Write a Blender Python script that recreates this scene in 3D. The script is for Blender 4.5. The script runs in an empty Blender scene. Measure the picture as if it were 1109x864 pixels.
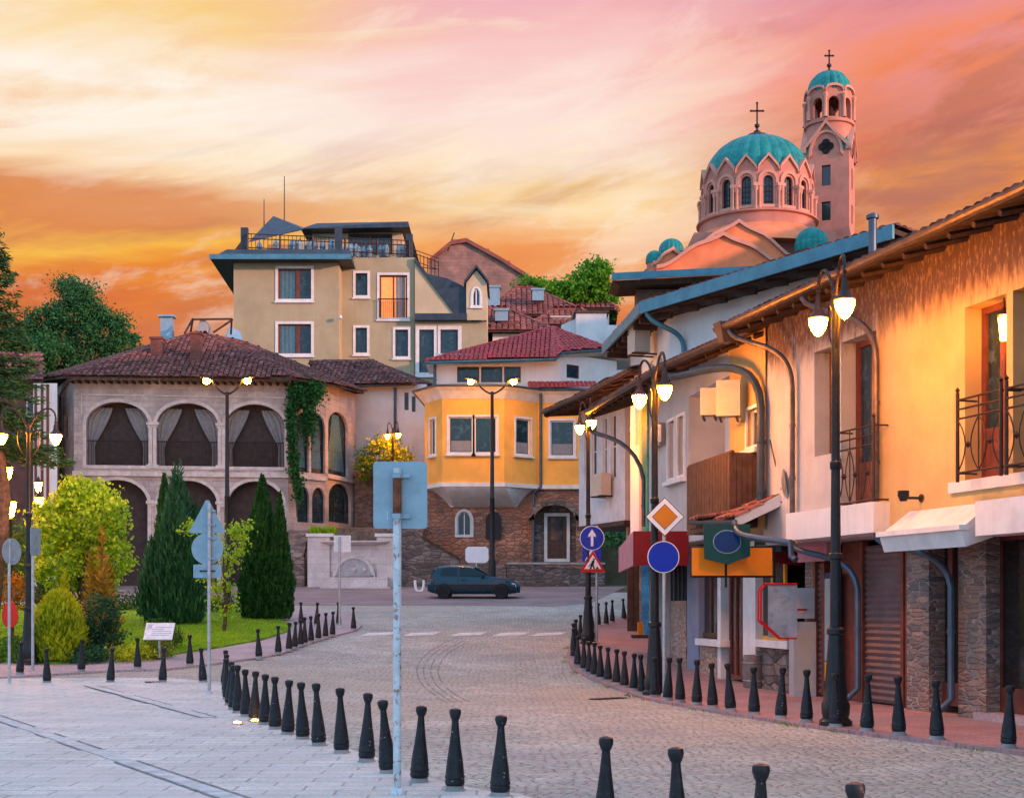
import bpy, bmesh, math, random
import numpy as np
from mathutils import Vector, Matrix
R = math.radians
SC = bpy.context.scene
COL = SC.collection
random.seed(7)

# ------------------------------------------------------------------ camera, sky, sun, exposure
FPX, CX, HY, CAMZ = 1500.0, 554.5, 655.0, 1.65       # focal length and horizon of the photograph, in its pixels
cd = bpy.data.cameras.new('camera'); cam = bpy.data.objects.new('camera', cd); COL.objects.link(cam)
cam.location = (0, 0, CAMZ); cam.rotation_euler = (R(90), 0, 0)
cd.sensor_width = 36.0; cd.lens = 36.0*FPX/1109.0; cd.shift_y = (HY-432.0)/1109.0
cd.clip_start = 0.1; cd.clip_end = 3000
SC.camera = cam
SC.render.engine = 'CYCLES'
SC.cycles.use_denoising = True
SC.cycles.max_bounces = 6; SC.cycles.diffuse_bounces = 3; SC.cycles.glossy_bounces = 3
SC.cycles.sample_clamp_indirect = 6
vs = SC.view_settings
vs.view_transform = 'Standard'; vs.look = 'None'; vs.gamma = 1; vs.exposure = 0.0; vs.use_curve_mapping = False

SUN_AZ, SUN_EL = R(119), R(10)                        # azimuth from +Y towards +X
sd = bpy.data.lights.new('sun', 'SUN'); so = bpy.data.objects.new('sun', sd); COL.objects.link(so)
sd.energy = 5.0; sd.angle = R(0.6); sd.color = (1.0, 0.46, 0.33)
sv = Vector((math.sin(SUN_AZ)*math.cos(SUN_EL), math.cos(SUN_AZ)*math.cos(SUN_EL), math.sin(SUN_EL)))
so.rotation_euler = sv.to_track_quat('Z', 'Y').to_euler(); so.location = (60, -30, 60)

def lin(c):
    return tuple((x/255/12.92 if x/255 <= .04045 else ((x/255+.055)/1.055)**2.4) for x in c)

W = bpy.data.worlds.new('World'); SC.world = W; W.use_nodes = True
class NT:
    def __init__(s, tree): s.t = tree; s.n = tree.nodes; s.l = tree.links
    def node(s, typ, **kw):
        n = s.n.new(typ)
        for k, v in kw.items(): setattr(n, k, v)
        return n
    def put(s, sock, v):
        if isinstance(v, bpy.types.NodeSocket): s.l.new(v, sock)
        elif v is not None:
            if sock.type == 'RGBA' and len(v) == 3: v = (*v, 1)
            sock.default_value = v
    def math(s, op, a, b=None, c=None, clamp=False):
        n = s.node('ShaderNodeMath', operation=op, use_clamp=clamp)
        for i, x in enumerate((a, b, c)):
            if x is not None: s.put(n.inputs[i], x)
        return n.outputs[0]
    def mix(s, f, a, b, blend='MIX'):
        n = s.node('ShaderNodeMix', data_type='RGBA', blend_type=blend)
        s.put(n.inputs[0], f); s.put(n.inputs[6], a); s.put(n.inputs[7], b)
        return n.outputs[2]
    def rng(s, v, a, b, c=0., d=1., smooth=True):
        n = s.node('ShaderNodeMapRange', interpolation_type='SMOOTHSTEP' if smooth else 'LINEAR')
        s.put(n.inputs[0], v); n.inputs[1].default_value = a; n.inputs[2].default_value = b
        n.inputs[3].default_value = c; n.inputs[4].default_value = d
        return n.outputs[0]
    def ramp(s, v, stops):
        n = s.node('ShaderNodeValToRGB'); s.put(n.inputs[0], v)
        e = n.color_ramp.elements
        while len(e) < len(stops): e.new(.5)
        for i, (p, c) in enumerate(stops):
            e[i].position = p; e[i].color = (*c, 1) if len(c) == 3 else c
        return n.outputs[0]
    def noise(s, vec, scale, detail=4, rough=.55, dist=0., dim='3D'):
        n = s.node('ShaderNodeTexNoise', noise_dimensions=dim)
        s.put(n.inputs['Vector'], vec); n.inputs['Scale'].default_value = scale
        n.inputs['Detail'].default_value = detail; n.inputs['Roughness'].default_value = rough
        n.inputs['Distortion'].default_value = dist
        return n.outputs[0], n.outputs[1]
    def comb(s, x, y, z=0.):
        n = s.node('ShaderNodeCombineXYZ')
        for i, v in enumerate((x, y, z)): s.put(n.inputs[i], v)
        return n.outputs[0]
    def sep(s, v):
        n = s.node('ShaderNodeSeparateXYZ'); s.put(n.inputs[0], v); return n.outputs
    def mapping(s, v, loc=(0,0,0), rot=(0,0,0), sc=(1,1,1)):
        n = s.node('ShaderNodeMapping'); s.put(n.inputs[0], v)
        n.inputs[1].default_value = loc; n.inputs[2].default_value = rot; n.inputs[3].default_value = sc
        return n.outputs[0]

def make_sky():
    for n in list(W.node_tree.nodes): W.node_tree.nodes.remove(n)
    t = NT(W.node_tree)
    d = t.node('ShaderNodeTexCoord').outputs['Generated']
    x, y, z = t.sep(d)
    az = t.math('ARCTAN2', x, y)
    el = t.math('ARCSINE', z)
    # cloud bands rise to the right, stretched along their length
    uv = t.comb(az, el, 0)
    rot = t.mapping(uv, rot=(0, 0, R(-14)), sc=(1, 1, 1))
    n1, _ = t.noise(t.mapping(rot, loc=(.3, .1, 0), sc=(2.6, 13, 1)), 1.0, 5, .55, .6, '2D')
    n2, _ = t.noise(t.mapping(uv, loc=(4.3, 1.1, 0), rot=(0, 0, R(-6)), sc=(4, 30, 1)), 1.0, 6, .6, .4, '2D')
    n3, _ = t.noise(t.mapping(rot, loc=(9.3, 2.1, 0), sc=(3.2, 17, 1)), 1.0, 6, .62, .35, '2D')
    warp = t.math('ADD', t.math('MULTIPLY', t.math('SUBTRACT', n1, .5), .10), t.math('MULTIPLY', t.math('SUBTRACT', n2, .5), .055))
    v = t.math('ADD', el, warp)
    v = t.math('ADD', v, t.math('MULTIPLY', az, 0.0))
    pv = t.rng(v, 0.16, 0.46, smooth=False)            # 0 at .16 rad, 1 at .46 rad
    def P(e): return (e-.16)/.30
    left = t.ramp(pv, [(0, lin((196,102,62))), (P(.20), lin((220,118,62))), (P(.222), lin((234,140,58))), (P(.243), lin((252,190,76))),
                       (P(.262), lin((222,140,82))), (P(.285), lin((224,148,98))), (P(.312), lin((250,216,174))), (P(.345), lin((253,243,230))),
                       (P(.378), lin((251,228,196))), (P(.405), lin((248,206,130))), (1, lin((244,196,150)))])
    mid = t.ramp(pv, [(0, lin((212,112,62))), (P(.20), lin((228,130,72))), (P(.235), lin((240,156,92))), (P(.262), lin((250,202,148))), (P(.285), lin((250,214,158))),
                      (P(.305), lin((253,230,202))), (P(.34), lin((251,224,214))), (P(.365), lin((248,204,200))), (P(.395), lin((246,192,190))), (1, lin((232,166,184)))])
    right = t.ramp(pv, [(0, lin((200,116,78))), (P(.22), lin((206,122,78))), (P(.255), lin((214,128,78))), (P(.285), lin((232,146,84))), (P(.31), lin((214,116,84))),
                        (P(.335), lin((238,134,92))), (P(.36), lin((242,142,112))), (P(.38), lin((234,146,142))), (P(.405), lin((220,140,152))), (1, lin((200,132,158)))])
    a2 = t.math('ADD', az, t.math('MULTIPLY', t.math('SUBTRACT', n3, .5), .12))
    c = t.mix(t.rng(a2, -.26, .0), left, mid)
    c = t.mix(t.rng(a2, .04, .27), c, right)
    # grey-mauve and bright wisps
    dark = t.math('MULTIPLY', t.rng(n3, .46, .66), t.rng(el, .345, .29))
    c = t.mix(t.math('MULTIPLY', dark, .38), c, lin((186,112,88)))
    wisp = t.math('MULTIPLY', t.rng(n2, .55, .8), t.rng(az, .3, .0))
    c = t.mix(t.math('MULTIPLY', wisp, .55), c, lin((255,236,200)))
    coral = t.math('MULTIPLY', t.rng(n1, .48, .66), t.rng(az, .08, .28))
    c = t.mix(t.math('MULTIPLY', coral, .85), c, lin((238,112,84)))
    mauve = t.math('MULTIPLY', t.rng(n3, .50, .68), t.rng(az, .12, .28))
    c = t.mix(t.math('MULTIPLY', mauve, .5), c, lin((168,112,108)))
    # broken puffs of cloud over the streaks
    n4, _ = t.noise(t.mapping(rot, loc=(2.3, 5.1, 0), sc=(6.5, 20, 1)), 1.0, 9, .66, .25, '2D')
    n5, _ = t.noise(t.mapping(uv, loc=(1.3, 7.1, 0), rot=(0, 0, R(-10)), sc=(2.2, 6, 1)), 1.0, 3, .5, 0., '2D')
    puff = t.math('MULTIPLY', t.rng(n4, .46, .66), t.rng(n5, .40, .62))
    c = t.mix(t.math('MULTIPLY', puff, .62), c, t.mix(t.rng(el, .27, .37), lin((236,146,84)), t.mix(t.rng(az, -.3, .1), lin((248,206,160)), lin((236,150,152)))))
    gap = t.math('MULTIPLY', t.rng(n4, .50, .34), t.rng(n5, .58, .40))
    c = t.mix(t.math('MULTIPLY', gap, .35), c, t.mix(t.rng(az, .1, .3), lin((255,240,222)), lin((240,168,120))))
    # the rest of the dome: dusk blue overhead and behind, from the sky model
    sky = t.node('ShaderNodeTexSky', sky_type='NISHITA', sun_disc=False)
    sky.sun_elevation = SUN_EL; sky.sun_rotation = SUN_AZ; sky.altitude = 200
    dome = t.mix(1.0, t.mix(1.0, sky.outputs[0], (DOME_SKY,)*3, 'MULTIPLY'), DOME_ADD, 'ADD')
    front = t.math('MULTIPLY', t.rng(el, .80, .43), t.rng(y, .25, .75))
    c10 = t.mix(1.0, c, (10*SKY_GAIN,)*3, 'MULTIPLY')
    out = t.mix(front, dome, c10)
    bg = t.node('ShaderNodeBackground'); t.put(bg.inputs[0], out); bg.inputs[1].default_value = 0.1
    o = t.node('ShaderNodeOutputWorld'); t.l.new(bg.outputs[0], o.inputs[0])
DOME_SKY, DOME_ADD, SKY_GAIN = 1.0, (5.4, 8.2, 12.6), 1.02
make_sky()

# ------------------------------------------------------------------ materials
MATS = {}
def mat(name, col, rough=.75, metal=0., var=.18, vs=2.5, col2=None, c2amt=.5, bump=0., bs=60., spec=.22, emit=None, streak=0., streakcol=None, island=0., lo=.52):
    if name in MATS: return MATS[name]
    m = bpy.data.materials.new(name); m.use_nodes = True; MATS[name] = m
    t = NT(m.node_tree); b = t.n['Principled BSDF']
    co = t.node('ShaderNodeTexCoord').outputs['Object']
    n, _ = t.noise(co, vs, 5, .6)
    f = t.rng(n, .3, .7, 1-var, 1+var)
    c = t.mix(1.0, (*col, 1), t.comb(f, f, f), 'MULTIPLY')
    if col2:
        n2, _ = t.noise(t.mapping(co, loc=(7, 3, 1)), vs*2.3, 6, .65, .5)
        c = t.mix(t.math('MULTIPLY', t.rng(n2, lo, lo+.12 if lo < .6 else lo+.03), c2amt), c, (*col2, 1))
    if streak:
        n3, _ = t.noise(t.mapping(co, sc=(9, 9, .5)), 1.0, 5, .6, .4)
        c = t.mix(t.math('MULTIPLY', t.rng(n3, .5, .72), streak), c, (*(streakcol or (.08, .07, .06)), 1))
    if island:
        g = t.node('ShaderNodeNewGeometry').outputs['Random Per Island']
        k = t.rng(g, 0, 1, 1-island, 1+island, False)
        c = t.mix(1.0, c, t.comb(k, k, k), 'MULTIPLY')
    t.put(b.inputs['Base Color'], c)
    b.inputs['Roughness'].default_value = rough; b.inputs['Metallic'].default_value = metal
    b.inputs['Specular IOR Level'].default_value = spec
    if rough < .9 and metal < .5:
        nr, _ = t.noise(co, vs*6, 3); t.put(b.inputs['Roughness'], t.rng(nr, .3, .7, max(rough-.1, .02), min(rough+.1, 1)))
    if bump:
        nb, _ = t.noise(co, bs, 4, .6)
        bn = t.node('ShaderNodeBump'); bn.inputs['Strength'].default_value = 1; bn.inputs['Distance'].default_value = bump
        t.put(bn.inputs['Height'], nb); t.l.new(bn.outputs[0], b.inputs['Normal'])
    if emit:
        b.inputs['Emission Color'].default_value = (*emit[0], 1); b.inputs['Emission Strength'].default_value = emit[1]
    return m

def mat_brick(name, c1, c2, mortar, w=.25, h=.08, ms=.012, bump=.01, rough=.9, big=.25, tint=None, off=.5):
    if name in MATS: return MATS[name]
    m = bpy.data.materials.new(name); m.use_nodes = True; MATS[name] = m
    t = NT(m.node_tree); b = t.n['Principled BSDF']; tc = t.node('ShaderNodeTexCoord')
    uv = tc.outputs['UV']; co = tc.outputs['Object']
    _, wc = t.noise(co, 5, 3)
    uvw = t.mix(.012, uv, wc, 'LINEAR_LIGHT')
    br = t.node('ShaderNodeTexBrick', offset=off); t.put(br.inputs['Vector'], uvw)
    br.inputs['Color1'].default_value = (*c1, 1); br.inputs['Color2'].default_value = (*c2, 1); br.inputs['Mortar'].default_value = (*mortar, 1)
    br.inputs['Scale'].default_value = 1; br.inputs['Mortar Size'].default_value = ms; br.inputs['Mortar Smooth'].default_value = .3
    br.inputs['Bias'].default_value = 0; br.inputs['Brick Width'].default_value = w; br.inputs['Row Height'].default_value = h
    n, _ = t.noise(co, .9, 6, .65); k = t.rng(n, .3, .7, 1-big, 1+big)
    c = t.mix(1., br.outputs[0], t.comb(k, k, k), 'MULTIPLY')
    n2, _ = t.noise(co, 22, 4, .7); k2 = t.rng(n2, .25, .75, .75, 1.25)
    c = t.mix(1., c, t.comb(k2, k2, k2), 'MULTIPLY')
    if tint:
        n3, _ = t.noise(t.mapping(co, loc=(3, 9, 2)), .55, 5, .6); c = t.mix(t.math('MULTIPLY', t.rng(n3, .45, .65), .7), c, (*tint, 1))
    t.put(b.inputs['Base Color'], c); b.inputs['Roughness'].default_value = rough
    hgt = t.math('ADD', t.math('MULTIPLY', br.outputs[1], -1), t.math('MULTIPLY', n2, .5))
    bn = t.node('ShaderNodeBump'); bn.inputs['Distance'].default_value = bump; t.put(bn.inputs['Height'], hgt)
    t.l.new(bn.outputs[0], b.inputs['Normal'])
    return m

def mat_cells(name, ca, cb, joint, scale, jw=.06, bump=.015, flat=True, rough=.8, stretch=(1, 1, 1), tint=None, tscale=.25, tint2=None, big=.15, rnd=.8, rot=0.):
    """irregular stones: cobbles on the ground (flat) or rubble in a wall"""
    if name in MATS: return MATS[name]
    m = bpy.data.materials.new(name); m.use_nodes = True; MATS[name] = m
    t = NT(m.node_tree); b = t.n['Principled BSDF']; co = t.node('ShaderNodeTexCoord').outputs['Object']
    p = t.mapping(co, rot=(0, 0, rot), sc=stretch)
    _, wc = t.noise(co, 1.3, 3); p = t.mix(.10, p, wc, 'LINEAR_LIGHT')
    dim = '2D' if flat else '3D'
    v1 = t.node('ShaderNodeTexVoronoi', voronoi_dimensions=dim, feature='F1'); t.put(v1.inputs['Vector'], p); v1.inputs['Scale'].default_value = scale; v1.inputs['Randomness'].default_value = rnd
    v2 = t.node('ShaderNodeTexVoronoi', voronoi_dimensions=dim, feature='DISTANCE_TO_EDGE'); t.put(v2.inputs['Vector'], p); v2.inputs['Scale'].default_value = scale; v2.inputs['Randomness'].default_value = rnd
    r = t.sep(v1.outputs['Color'])
    c = t.mix(r[0], (*ca, 1), (*cb, 1))
    n, _ = t.noise(co, tscale*3, 6, .65); k = t.rng(n, .3, .7, 1-big, 1+big); c = t.mix(1., c, t.comb(k, k, k), 'MULTIPLY')
    if tint: 
        n3, _ = t.noise(t.mapping(co, loc=(3, 9, 2)), tscale, 5, .6); c = t.mix(t.math('MULTIPLY', t.rng(n3, .45, .66), .75), c, (*tint, 1))
    if tint2:
        n4, _ = t.noise(t.mapping(co, loc=(13, 2, 5)), tscale*2.1, 5, .6); c = t.mix(t.math('MULTIPLY', t.rng(n4, .5, .68), .6), c, (*tint2, 1))
    nf, _ = t.noise(co, scale*5, 3, .7); kf = t.rng(nf, .25, .75, .8, 1.2); c = t.mix(1., c, t.comb(kf, kf, kf), 'MULTIPLY')
    e = t.rng(v2.outputs['Distance'], 0, jw)
    nj, _ = t.noise(co, scale*.35, 4, .7); e = t.math('MAXIMUM', e, t.rng(nj, .62, .40, 0, .8))
    c = t.mix(e, (*joint, 1), c)
    t.put(b.inputs['Base Color'], c); t.put(b.inputs['Roughness'], t.rng(r[1], 0, 1, rough-.12, rough+.08, False))
    hgt = t.math('ADD', t.rng(v2.outputs['Distance'], 0, jw*2.5), t.math('MULTIPLY', nf, .3))
    hgt = t.math('ADD', hgt, t.math('MULTIPLY', r[2], .35))
    bn = t.node('ShaderNodeBump'); bn.inputs['Distance'].default_value = bump; t.put(bn.inputs['Height'], hgt)
    t.l.new(bn.outputs[0], b.inputs['Normal'])
    return m

def mat_leaf(name, ca, cb, cc=None, trans=.35, rough=.6):
    if name in MATS: return MATS[name]
    m = bpy.data.materials.new(name); m.use_nodes = True; MATS[name] = m
    t = NT(m.node_tree); b = t.n['Principled BSDF']
    g = t.node('ShaderNodeNewGeometry').outputs['Random Per Island']
    co = t.node('ShaderNodeTexCoord').outputs['Object']
    n, _ = t.noise(co, 1.6, 3, .6)
    f = t.math('ADD', t.math('MULTIPLY', g, .6), t.math('MULTIPLY', t.rng(n, .3, .7), .4))
    c = t.ramp(f, [(0., ca), (.6, cb), (1., cc or cb)])
    t.put(b.inputs['Base Color'], c); b.inputs['Roughness'].default_value = rough; b.inputs['Specular IOR Level'].default_value = .25
    tr = t.node('ShaderNodeBsdfTranslucent'); t.put(tr.inputs[0], c)
    ms = t.node('ShaderNodeMixShader'); ms.inputs[0].default_value = trans
    t.l.new(b.outputs[0], ms.inputs[1]); t.l.new(tr.outputs[0], ms.inputs[2])
    t.l.new(ms.outputs[0], t.n['Material Output'].inputs[0])
    return m

# ------------------------------------------------------------------ mesh builder
WL = {}                                                # world position of every empty / part origin
class Frame:
    """a wall plane: u runs along it, w stands out from it, z is up"""
    def __init__(s, ox, oy, dx, dy):
        l = math.hypot(dx, dy); s.o = Vector((ox, oy)); s.d = Vector((dx/l, dy/l)); s.n = Vector((dy/l, -dx/l))
    def __call__(s, u, w, z):
        p = s.o + s.d*u + s.n*w; return Vector((p.x, p.y, z))
    def hit(s, px, py, w=0.):
        dx, dz = (px-CX)/FPX, (HY-py)/FPX
        den = dx*s.n.x + s.n.y; t = (w + s.o.dot(s.n))/den
        p = Vector((dx*t, t)) - s.o
        return p.dot(s.d), CAMZ + dz*t
    def u(s, px, w=0.): return s.hit(px, HY, w)[0]
def frame_px(pxa, da, pxb, db):
    ax, bx = X(pxa, da), X(pxb, db); return Frame(ax, da, bx-ax, db-da)
def X(px, d): return (px-CX)/FPX*d
def Z(py, d): return CAMZ + (HY-py)/FPX*d
def PT(px, py, d): return Vector((X(px, d), d, Z(py, d)))

class MB:
    def __init__(s): s.v = []; s.f = []; s.sm = False
    def face(s, pts):
        i = len(s.v); s.v += [tuple(p) for p in pts]; s.f.append(tuple(range(i, i+len(pts)))); return s
    def hexa(s, p):
        i = len(s.v); s.v += [tuple(q) for q in p]
        for a in ((0,3,2,1),(4,5,6,7),(0,1,5,4),(1,2,6,5),(2,3,7,6),(3,0,4,7)): s.f.append(tuple(i+k for k in a))
        return s
    def box(s, c, sz, ang=0., tilt=None):
        hx, hy, hz = sz[0]/2, sz[1]/2, sz[2]/2
        M = Matrix.Rotation(ang, 3, 'Z')
        if tilt: M = M @ tilt
        c = Vector(c)
        return s.hexa([c + M @ Vector(q) for q in ((-hx,-hy,-hz),(hx,-hy,-hz),(hx,hy,-hz),(-hx,hy,-hz),(-hx,-hy,hz),(hx,-hy,hz),(hx,hy,hz),(-hx,hy,hz))])
    def fbox(s, F, u0, u1, w0, w1, z0, z1):
        return s.hexa([F(u0,w1,z0),F(u1,w1,z0),F(u1,w0,z0),F(u0,w0,z0),F(u0,w1,z1),F(u1,w1,z1),F(u1,w0,z1),F(u0,w0,z1)])
    def prism(s, pts, vec):
        pts = [Vector(p) for p in pts]; vec = Vector(vec); n = len(pts); i = len(s.v)
        s.v += [tuple(p) for p in pts] + [tuple(p+vec) for p in pts]
        s.f.append(tuple(range(i+n-1, i-1, -1))); s.f.append(tuple(range(i+n, i+2*n)))
        for k in range(n): s.f.append((i+k, i+(k+1) % n, i+n+(k+1) % n, i+n+k))
        return s
    def tube(s, pts, r, seg=8, caps=True):
        s.sm = True; pts = [Vector(p) for p in pts]; n = len(pts)
        rs = r if isinstance(r, (list, tuple)) else [r]*n
        i = len(s.v); ref = None
        for k, p in enumerate(pts):
            t = (pts[min(k+1, n-1)]-pts[max(k-1, 0)]).normalized()
            if ref is None: ref = Vector((0, 0, 1)) if abs(t.z) < .9 else Vector((1, 0, 0))
            a = t.cross(ref).normalized(); b = t.cross(a).normalized(); ref = a.cross(t)
            for j in range(seg):
                q = 2*math.pi*j/seg; s.v.append(tuple(p + (a*math.cos(q)+b*math.sin(q))*rs[k]))
        for k in range(n-1):
            for j in range(seg):
                s.f.append((i+k*seg+j, i+k*seg+(j+1) % seg, i+(k+1)*seg+(j+1) % seg, i+(k+1)*seg+j))
        if caps:
            s.f.append(tuple(i+j for j in range(seg-1, -1, -1))); s.f.append(tuple(i+(n-1)*seg+j for j in range(seg)))
        return s
    def lathe(s, prof, c=(0, 0, 0), seg=16, M=None, a0=0., a1=2*math.pi):
        s.sm = True; c = Vector(c); full = a1-a0 > 6.28; m = seg if full else seg+1; i = len(s.v)
        for r, z in prof:
            for j in range(m):
                q = a0+(a1-a0)*j/seg; p = Vector((r*math.cos(q), r*math.sin(q), z))
                if M: p = M @ p
                s.v.append(tuple(c+p))
        for k in range(len(prof)-1):
            for j in range(seg):
                j2 = (j+1) % m
                s.f.append((i+k*m+j, i+k*m+j2, i+(k+1)*m+j2, i+(k+1)*m+j))
        if full:
            if prof[0][0] > 1e-4: s.f.append(tuple(i+j for j in range(m-1, -1, -1)))
            if prof[-1][0] > 1e-4: s.f.append(tuple(i+(len(prof)-1)*m+j for j in range(m)))
        return s
    def wall(s, F, u0, u1, z0, z1, ops=(), depth=.2, w=0., slope=None):
        """wall face with openings (a, b, za, zb, arch_rise); slope(u) gives the top if it is not level"""
        top = slope or (lambda u: z1)
        br = {u0, u1}
        for o in ops:
            br |= {o[0], o[1]}
            if len(o) > 4 and o[4]:
                for k in range(1, 14): br.add((o[0]+o[1])/2 - (o[1]-o[0])/2*math.cos(math.pi*k/14))
        br = sorted(b for b in br if u0-1e-6 <= b <= u1+1e-6)
        def otop(o, u):
            if len(o) > 4 and o[4]:
                h = (o[1]-o[0])/2; q = max(0, 1-((u-(o[0]+o[1])/2)/h)**2); return o[3]+o[4]*math.sqrt(q)
            return o[3]
        for a, b in zip(br, br[1:]):
            if b-a < 1e-5: continue
            mid = (a+b)/2
            cov = sorted([o for o in ops if o[0] < mid < o[1]], key=lambda o: o[2])
            za, zb = z0, z0
            for o in cov:
                if o[2] > max(za, zb)+1e-4: s.face([F(a,w,za),F(b,w,zb),F(b,w,o[2]),F(a,w,o[2])])
                za, zb = otop(o, a), otop(o, b)
                if depth: s.face([F(a,w,za),F(b,w,zb),F(b,w-depth,zb),F(a,w-depth,za)])
            if top(a) > za+1e-4 or top(b) > zb+1e-4: s.face([F(a,w,za),F(b,w,zb),F(b,w,top(b)),F(a,w,top(a))])
        if depth:
            for o in ops:
                s.face([F(o[0],w,o[2]),F(o[0],w,o[3]),F(o[0],w-depth,o[3]),F(o[0],w-depth,o[2])])
                s.face([F(o[1],w,o[3]),F(o[1],w,o[2]),F(o[1],w-depth,o[2]),F(o[1],w-depth,o[3])])
                s.face([F(o[0],w,o[2]),F(o[0],w-depth,o[2]),F(o[1],w-depth,o[2]),F(o[1],w,o[2])])
        return s
    def build(s, name, m, parent=None, origin=None, sharp=38, uv=True):
        o3 = Vector(WL[parent.name]) if parent else Vector(origin or (0, 0, 0))
        me = bpy.data.meshes.new(name)
        me.from_pydata([(a-o3.x, b-o3.y, c-o3.z) for a, b, c in s.v], [], s.f)
        bm = bmesh.new(); bm.from_mesh(me)
        bmesh.ops.remove_doubles(bm, verts=bm.verts, dist=2e-5)
        bmesh.ops.recalc_face_normals(bm, faces=bm.faces)
        if uv:
            lay = bm.loops.layers.uv.new('UVMap')
            for f in bm.faces:
                n = f.normal
                if abs(n.z) > .985:
                    for l in f.loops: l[lay].uv = (l.vert.co.x+o3.x, l.vert.co.y+o3.y)
                else:
                    h = Vector((-n.y, n.x, 0)).normalized(); sl = max(1e-3, math.sqrt(1-n.z*n.z))
                    for l in f.loops: l[lay].uv = ((l.vert.co+o3).dot(h), (l.vert.co.z+o3.z)/sl)
        bm.to_mesh(me); bm.free()
        if s.sm:
            me.polygons.foreach_set('use_smooth', [True]*len(me.polygons))
            if hasattr(me, 'set_sharp_from_angle'): me.set_sharp_from_angle(angle=R(sharp))
        me.materials.append(m)
        ob = bpy.data.objects.new(name, me); COL.objects.link(ob)
        if parent: ob.parent = parent
        else: ob.location = o3
        WL[ob.name] = o3
        return ob

def tag(o, label=None, cat=None, group=None, kind=None):
    if label: o['label'] = label
    if cat: o['category'] = cat
    if group: o['group'] = group
    if kind: o['kind'] = kind
    return o
def thing(name, label, cat, loc=(0, 0, 0), group=None):
    o = bpy.data.objects.new(name, None); COL.objects.link(o); o.location = loc; o.empty_display_size = .2
    WL[o.name] = Vector(loc)
    return tag(o, label, cat, group)
def copy_tree(o, parent=None):
    c = o.copy(); COL.objects.link(c)
    if parent: c.parent = parent
    for ch in list(o.children): copy_tree(ch, c)
    return c

def leaf_mesh(name, m, pos, dirs, size, aspect, parent=None, origin=(0, 0, 0), rng=None, fold=False):
    """many small leaf faces: pos Nx3, dirs Nx3 (long axis)"""
    rng = rng or np.random.default_rng(1)
    n = len(pos); o3 = np.array(WL[parent.name] if parent else origin)
    d = dirs/np.maximum(np.linalg.norm(dirs, axis=1, keepdims=True), 1e-6)
    r = rng.normal(size=(n, 3)); s_ = np.cross(d, r); s_ /= np.maximum(np.linalg.norm(s_, axis=1, keepdims=True), 1e-6)
    L = (size*rng.uniform(.6, 1.35, (n, 1))); Wd = L/aspect
    p = pos-o3
    vs_ = np.empty((n, 4, 3)); vs_[:, 0] = p-d*L*.5; vs_[:, 1] = p+s_*Wd*.5-d*L*.05; vs_[:, 2] = p+d*L*.5; vs_[:, 3] = p-s_*Wd*.5-d*L*.05
    me = bpy.data.meshes.new(name)
    me.vertices.add(n*4); me.vertices.foreach_set('co', vs_.reshape(-1))
    me.loops.add(n*4); me.loops.foreach_set('vertex_index', np.arange(n*4, dtype=np.int32))
    me.polygons.add(n); me.polygons.foreach_set('loop_start', np.arange(0, n*4, 4, dtype=np.int32)); me.polygons.foreach_set('loop_total', np.full(n, 4, dtype=np.int32))
    me.update(calc_edges=True); me.validate()
    me.materials.append(m)
    ob = bpy.data.objects.new(name, me); COL.objects.link(ob)
    if parent: ob.parent = parent
    else: ob.location = origin
    WL[ob.name] = Vector(o3)
    return ob

# ------------------------------------------------------------------ terrain
def sstep(a, b, x):
    t = min(1, max(0, (x-a)/(b-a))); return t*t*(3-2*t)
def ramp(y):                                           # the street is level at first and climbs beyond 30 m
    k = 4.0; y0 = 29.5
    if y < y0-k: return 0.
    if y < y0+k: return .068*(y-y0+k)**2/(4*k)
    return .068*(y-y0)
def terrain(x, y):
    z = ramp(min(y, 68.5))
    if y > 71.0:
        sl = .20 + .20*sstep(-6, 14, x)
        z = 4.8 + sl*(min(y, 132)-71.0)
    hill = 30*sstep(0, 26, x-(24+.25*max(y, -20)))*sstep(150, 105, y)*sstep(-5, 20, y)  # unseen hill added right of the view, keeping the low sun off far houses
    return z + hill
def GP(px, py, off=0.):
    """point of the ground seen at a pixel"""
    a, b = 2., 68.
    k = (py-HY)/FPX
    for _ in range(60):
        m_ = (a+b)/2
        if CAMZ-ramp(m_)-off > k*m_: a = m_
        else: b = m_
    return Vector((X(px, a), a, ramp(a)+off))

def sheet(name, poly, off, m, kerb=0., label=None):
    """a ground polygon laid on the terrain, cut every 0.8 m so that it follows the climb"""
    bm = bmesh.new()
    f = bm.faces.new([bm.verts.new((p[0], p[1], 0)) for p in poly])
    bmesh.ops.triangulate(bm, faces=[f])
    y0, y1 = min(p[1] for p in poly), max(p[1] for p in poly)
    y = math.floor(y0)
    while y < y1:
        if y > 24: bmesh.ops.bisect_plane(bm, geom=bm.verts[:]+bm.edges[:]+bm.faces[:], plane_co=(0, y, 0), plane_no=(0, 1, 0))
        y += .8
    for v in bm.verts: v.co.z = ramp(min(v.co.y, 68.5))+off
    lay = bm.loops.layers.uv.new('UVMap')
    for f in bm.faces:
        for l in f.loops: l[lay].uv = (l.vert.co.x, l.vert.co.y)
    bmesh.ops.recalc_face_normals(bm, faces=bm.faces)
    if bm.faces[:] and sum(f.normal.z for f in bm.faces) < 0: bmesh.ops.reverse_faces(bm, faces=bm.faces[:])
    if kerb:
        be = [e for e in bm.edges if len(e.link_faces) == 1]
        ex = bmesh.ops.extrude_edge_only(bm, edges=be)
        for g in ex['geom']:
            if isinstance(g, bmesh.types.BMVert): g.co.z -= kerb
    me = bpy.data.meshes.new(name); bm.to_mesh(me); bm.free(); me.materials.append(m)
    o = bpy.data.objects.new(name, me); COL.objects.link(o); tag(o, kind='structure')
    return o
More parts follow.
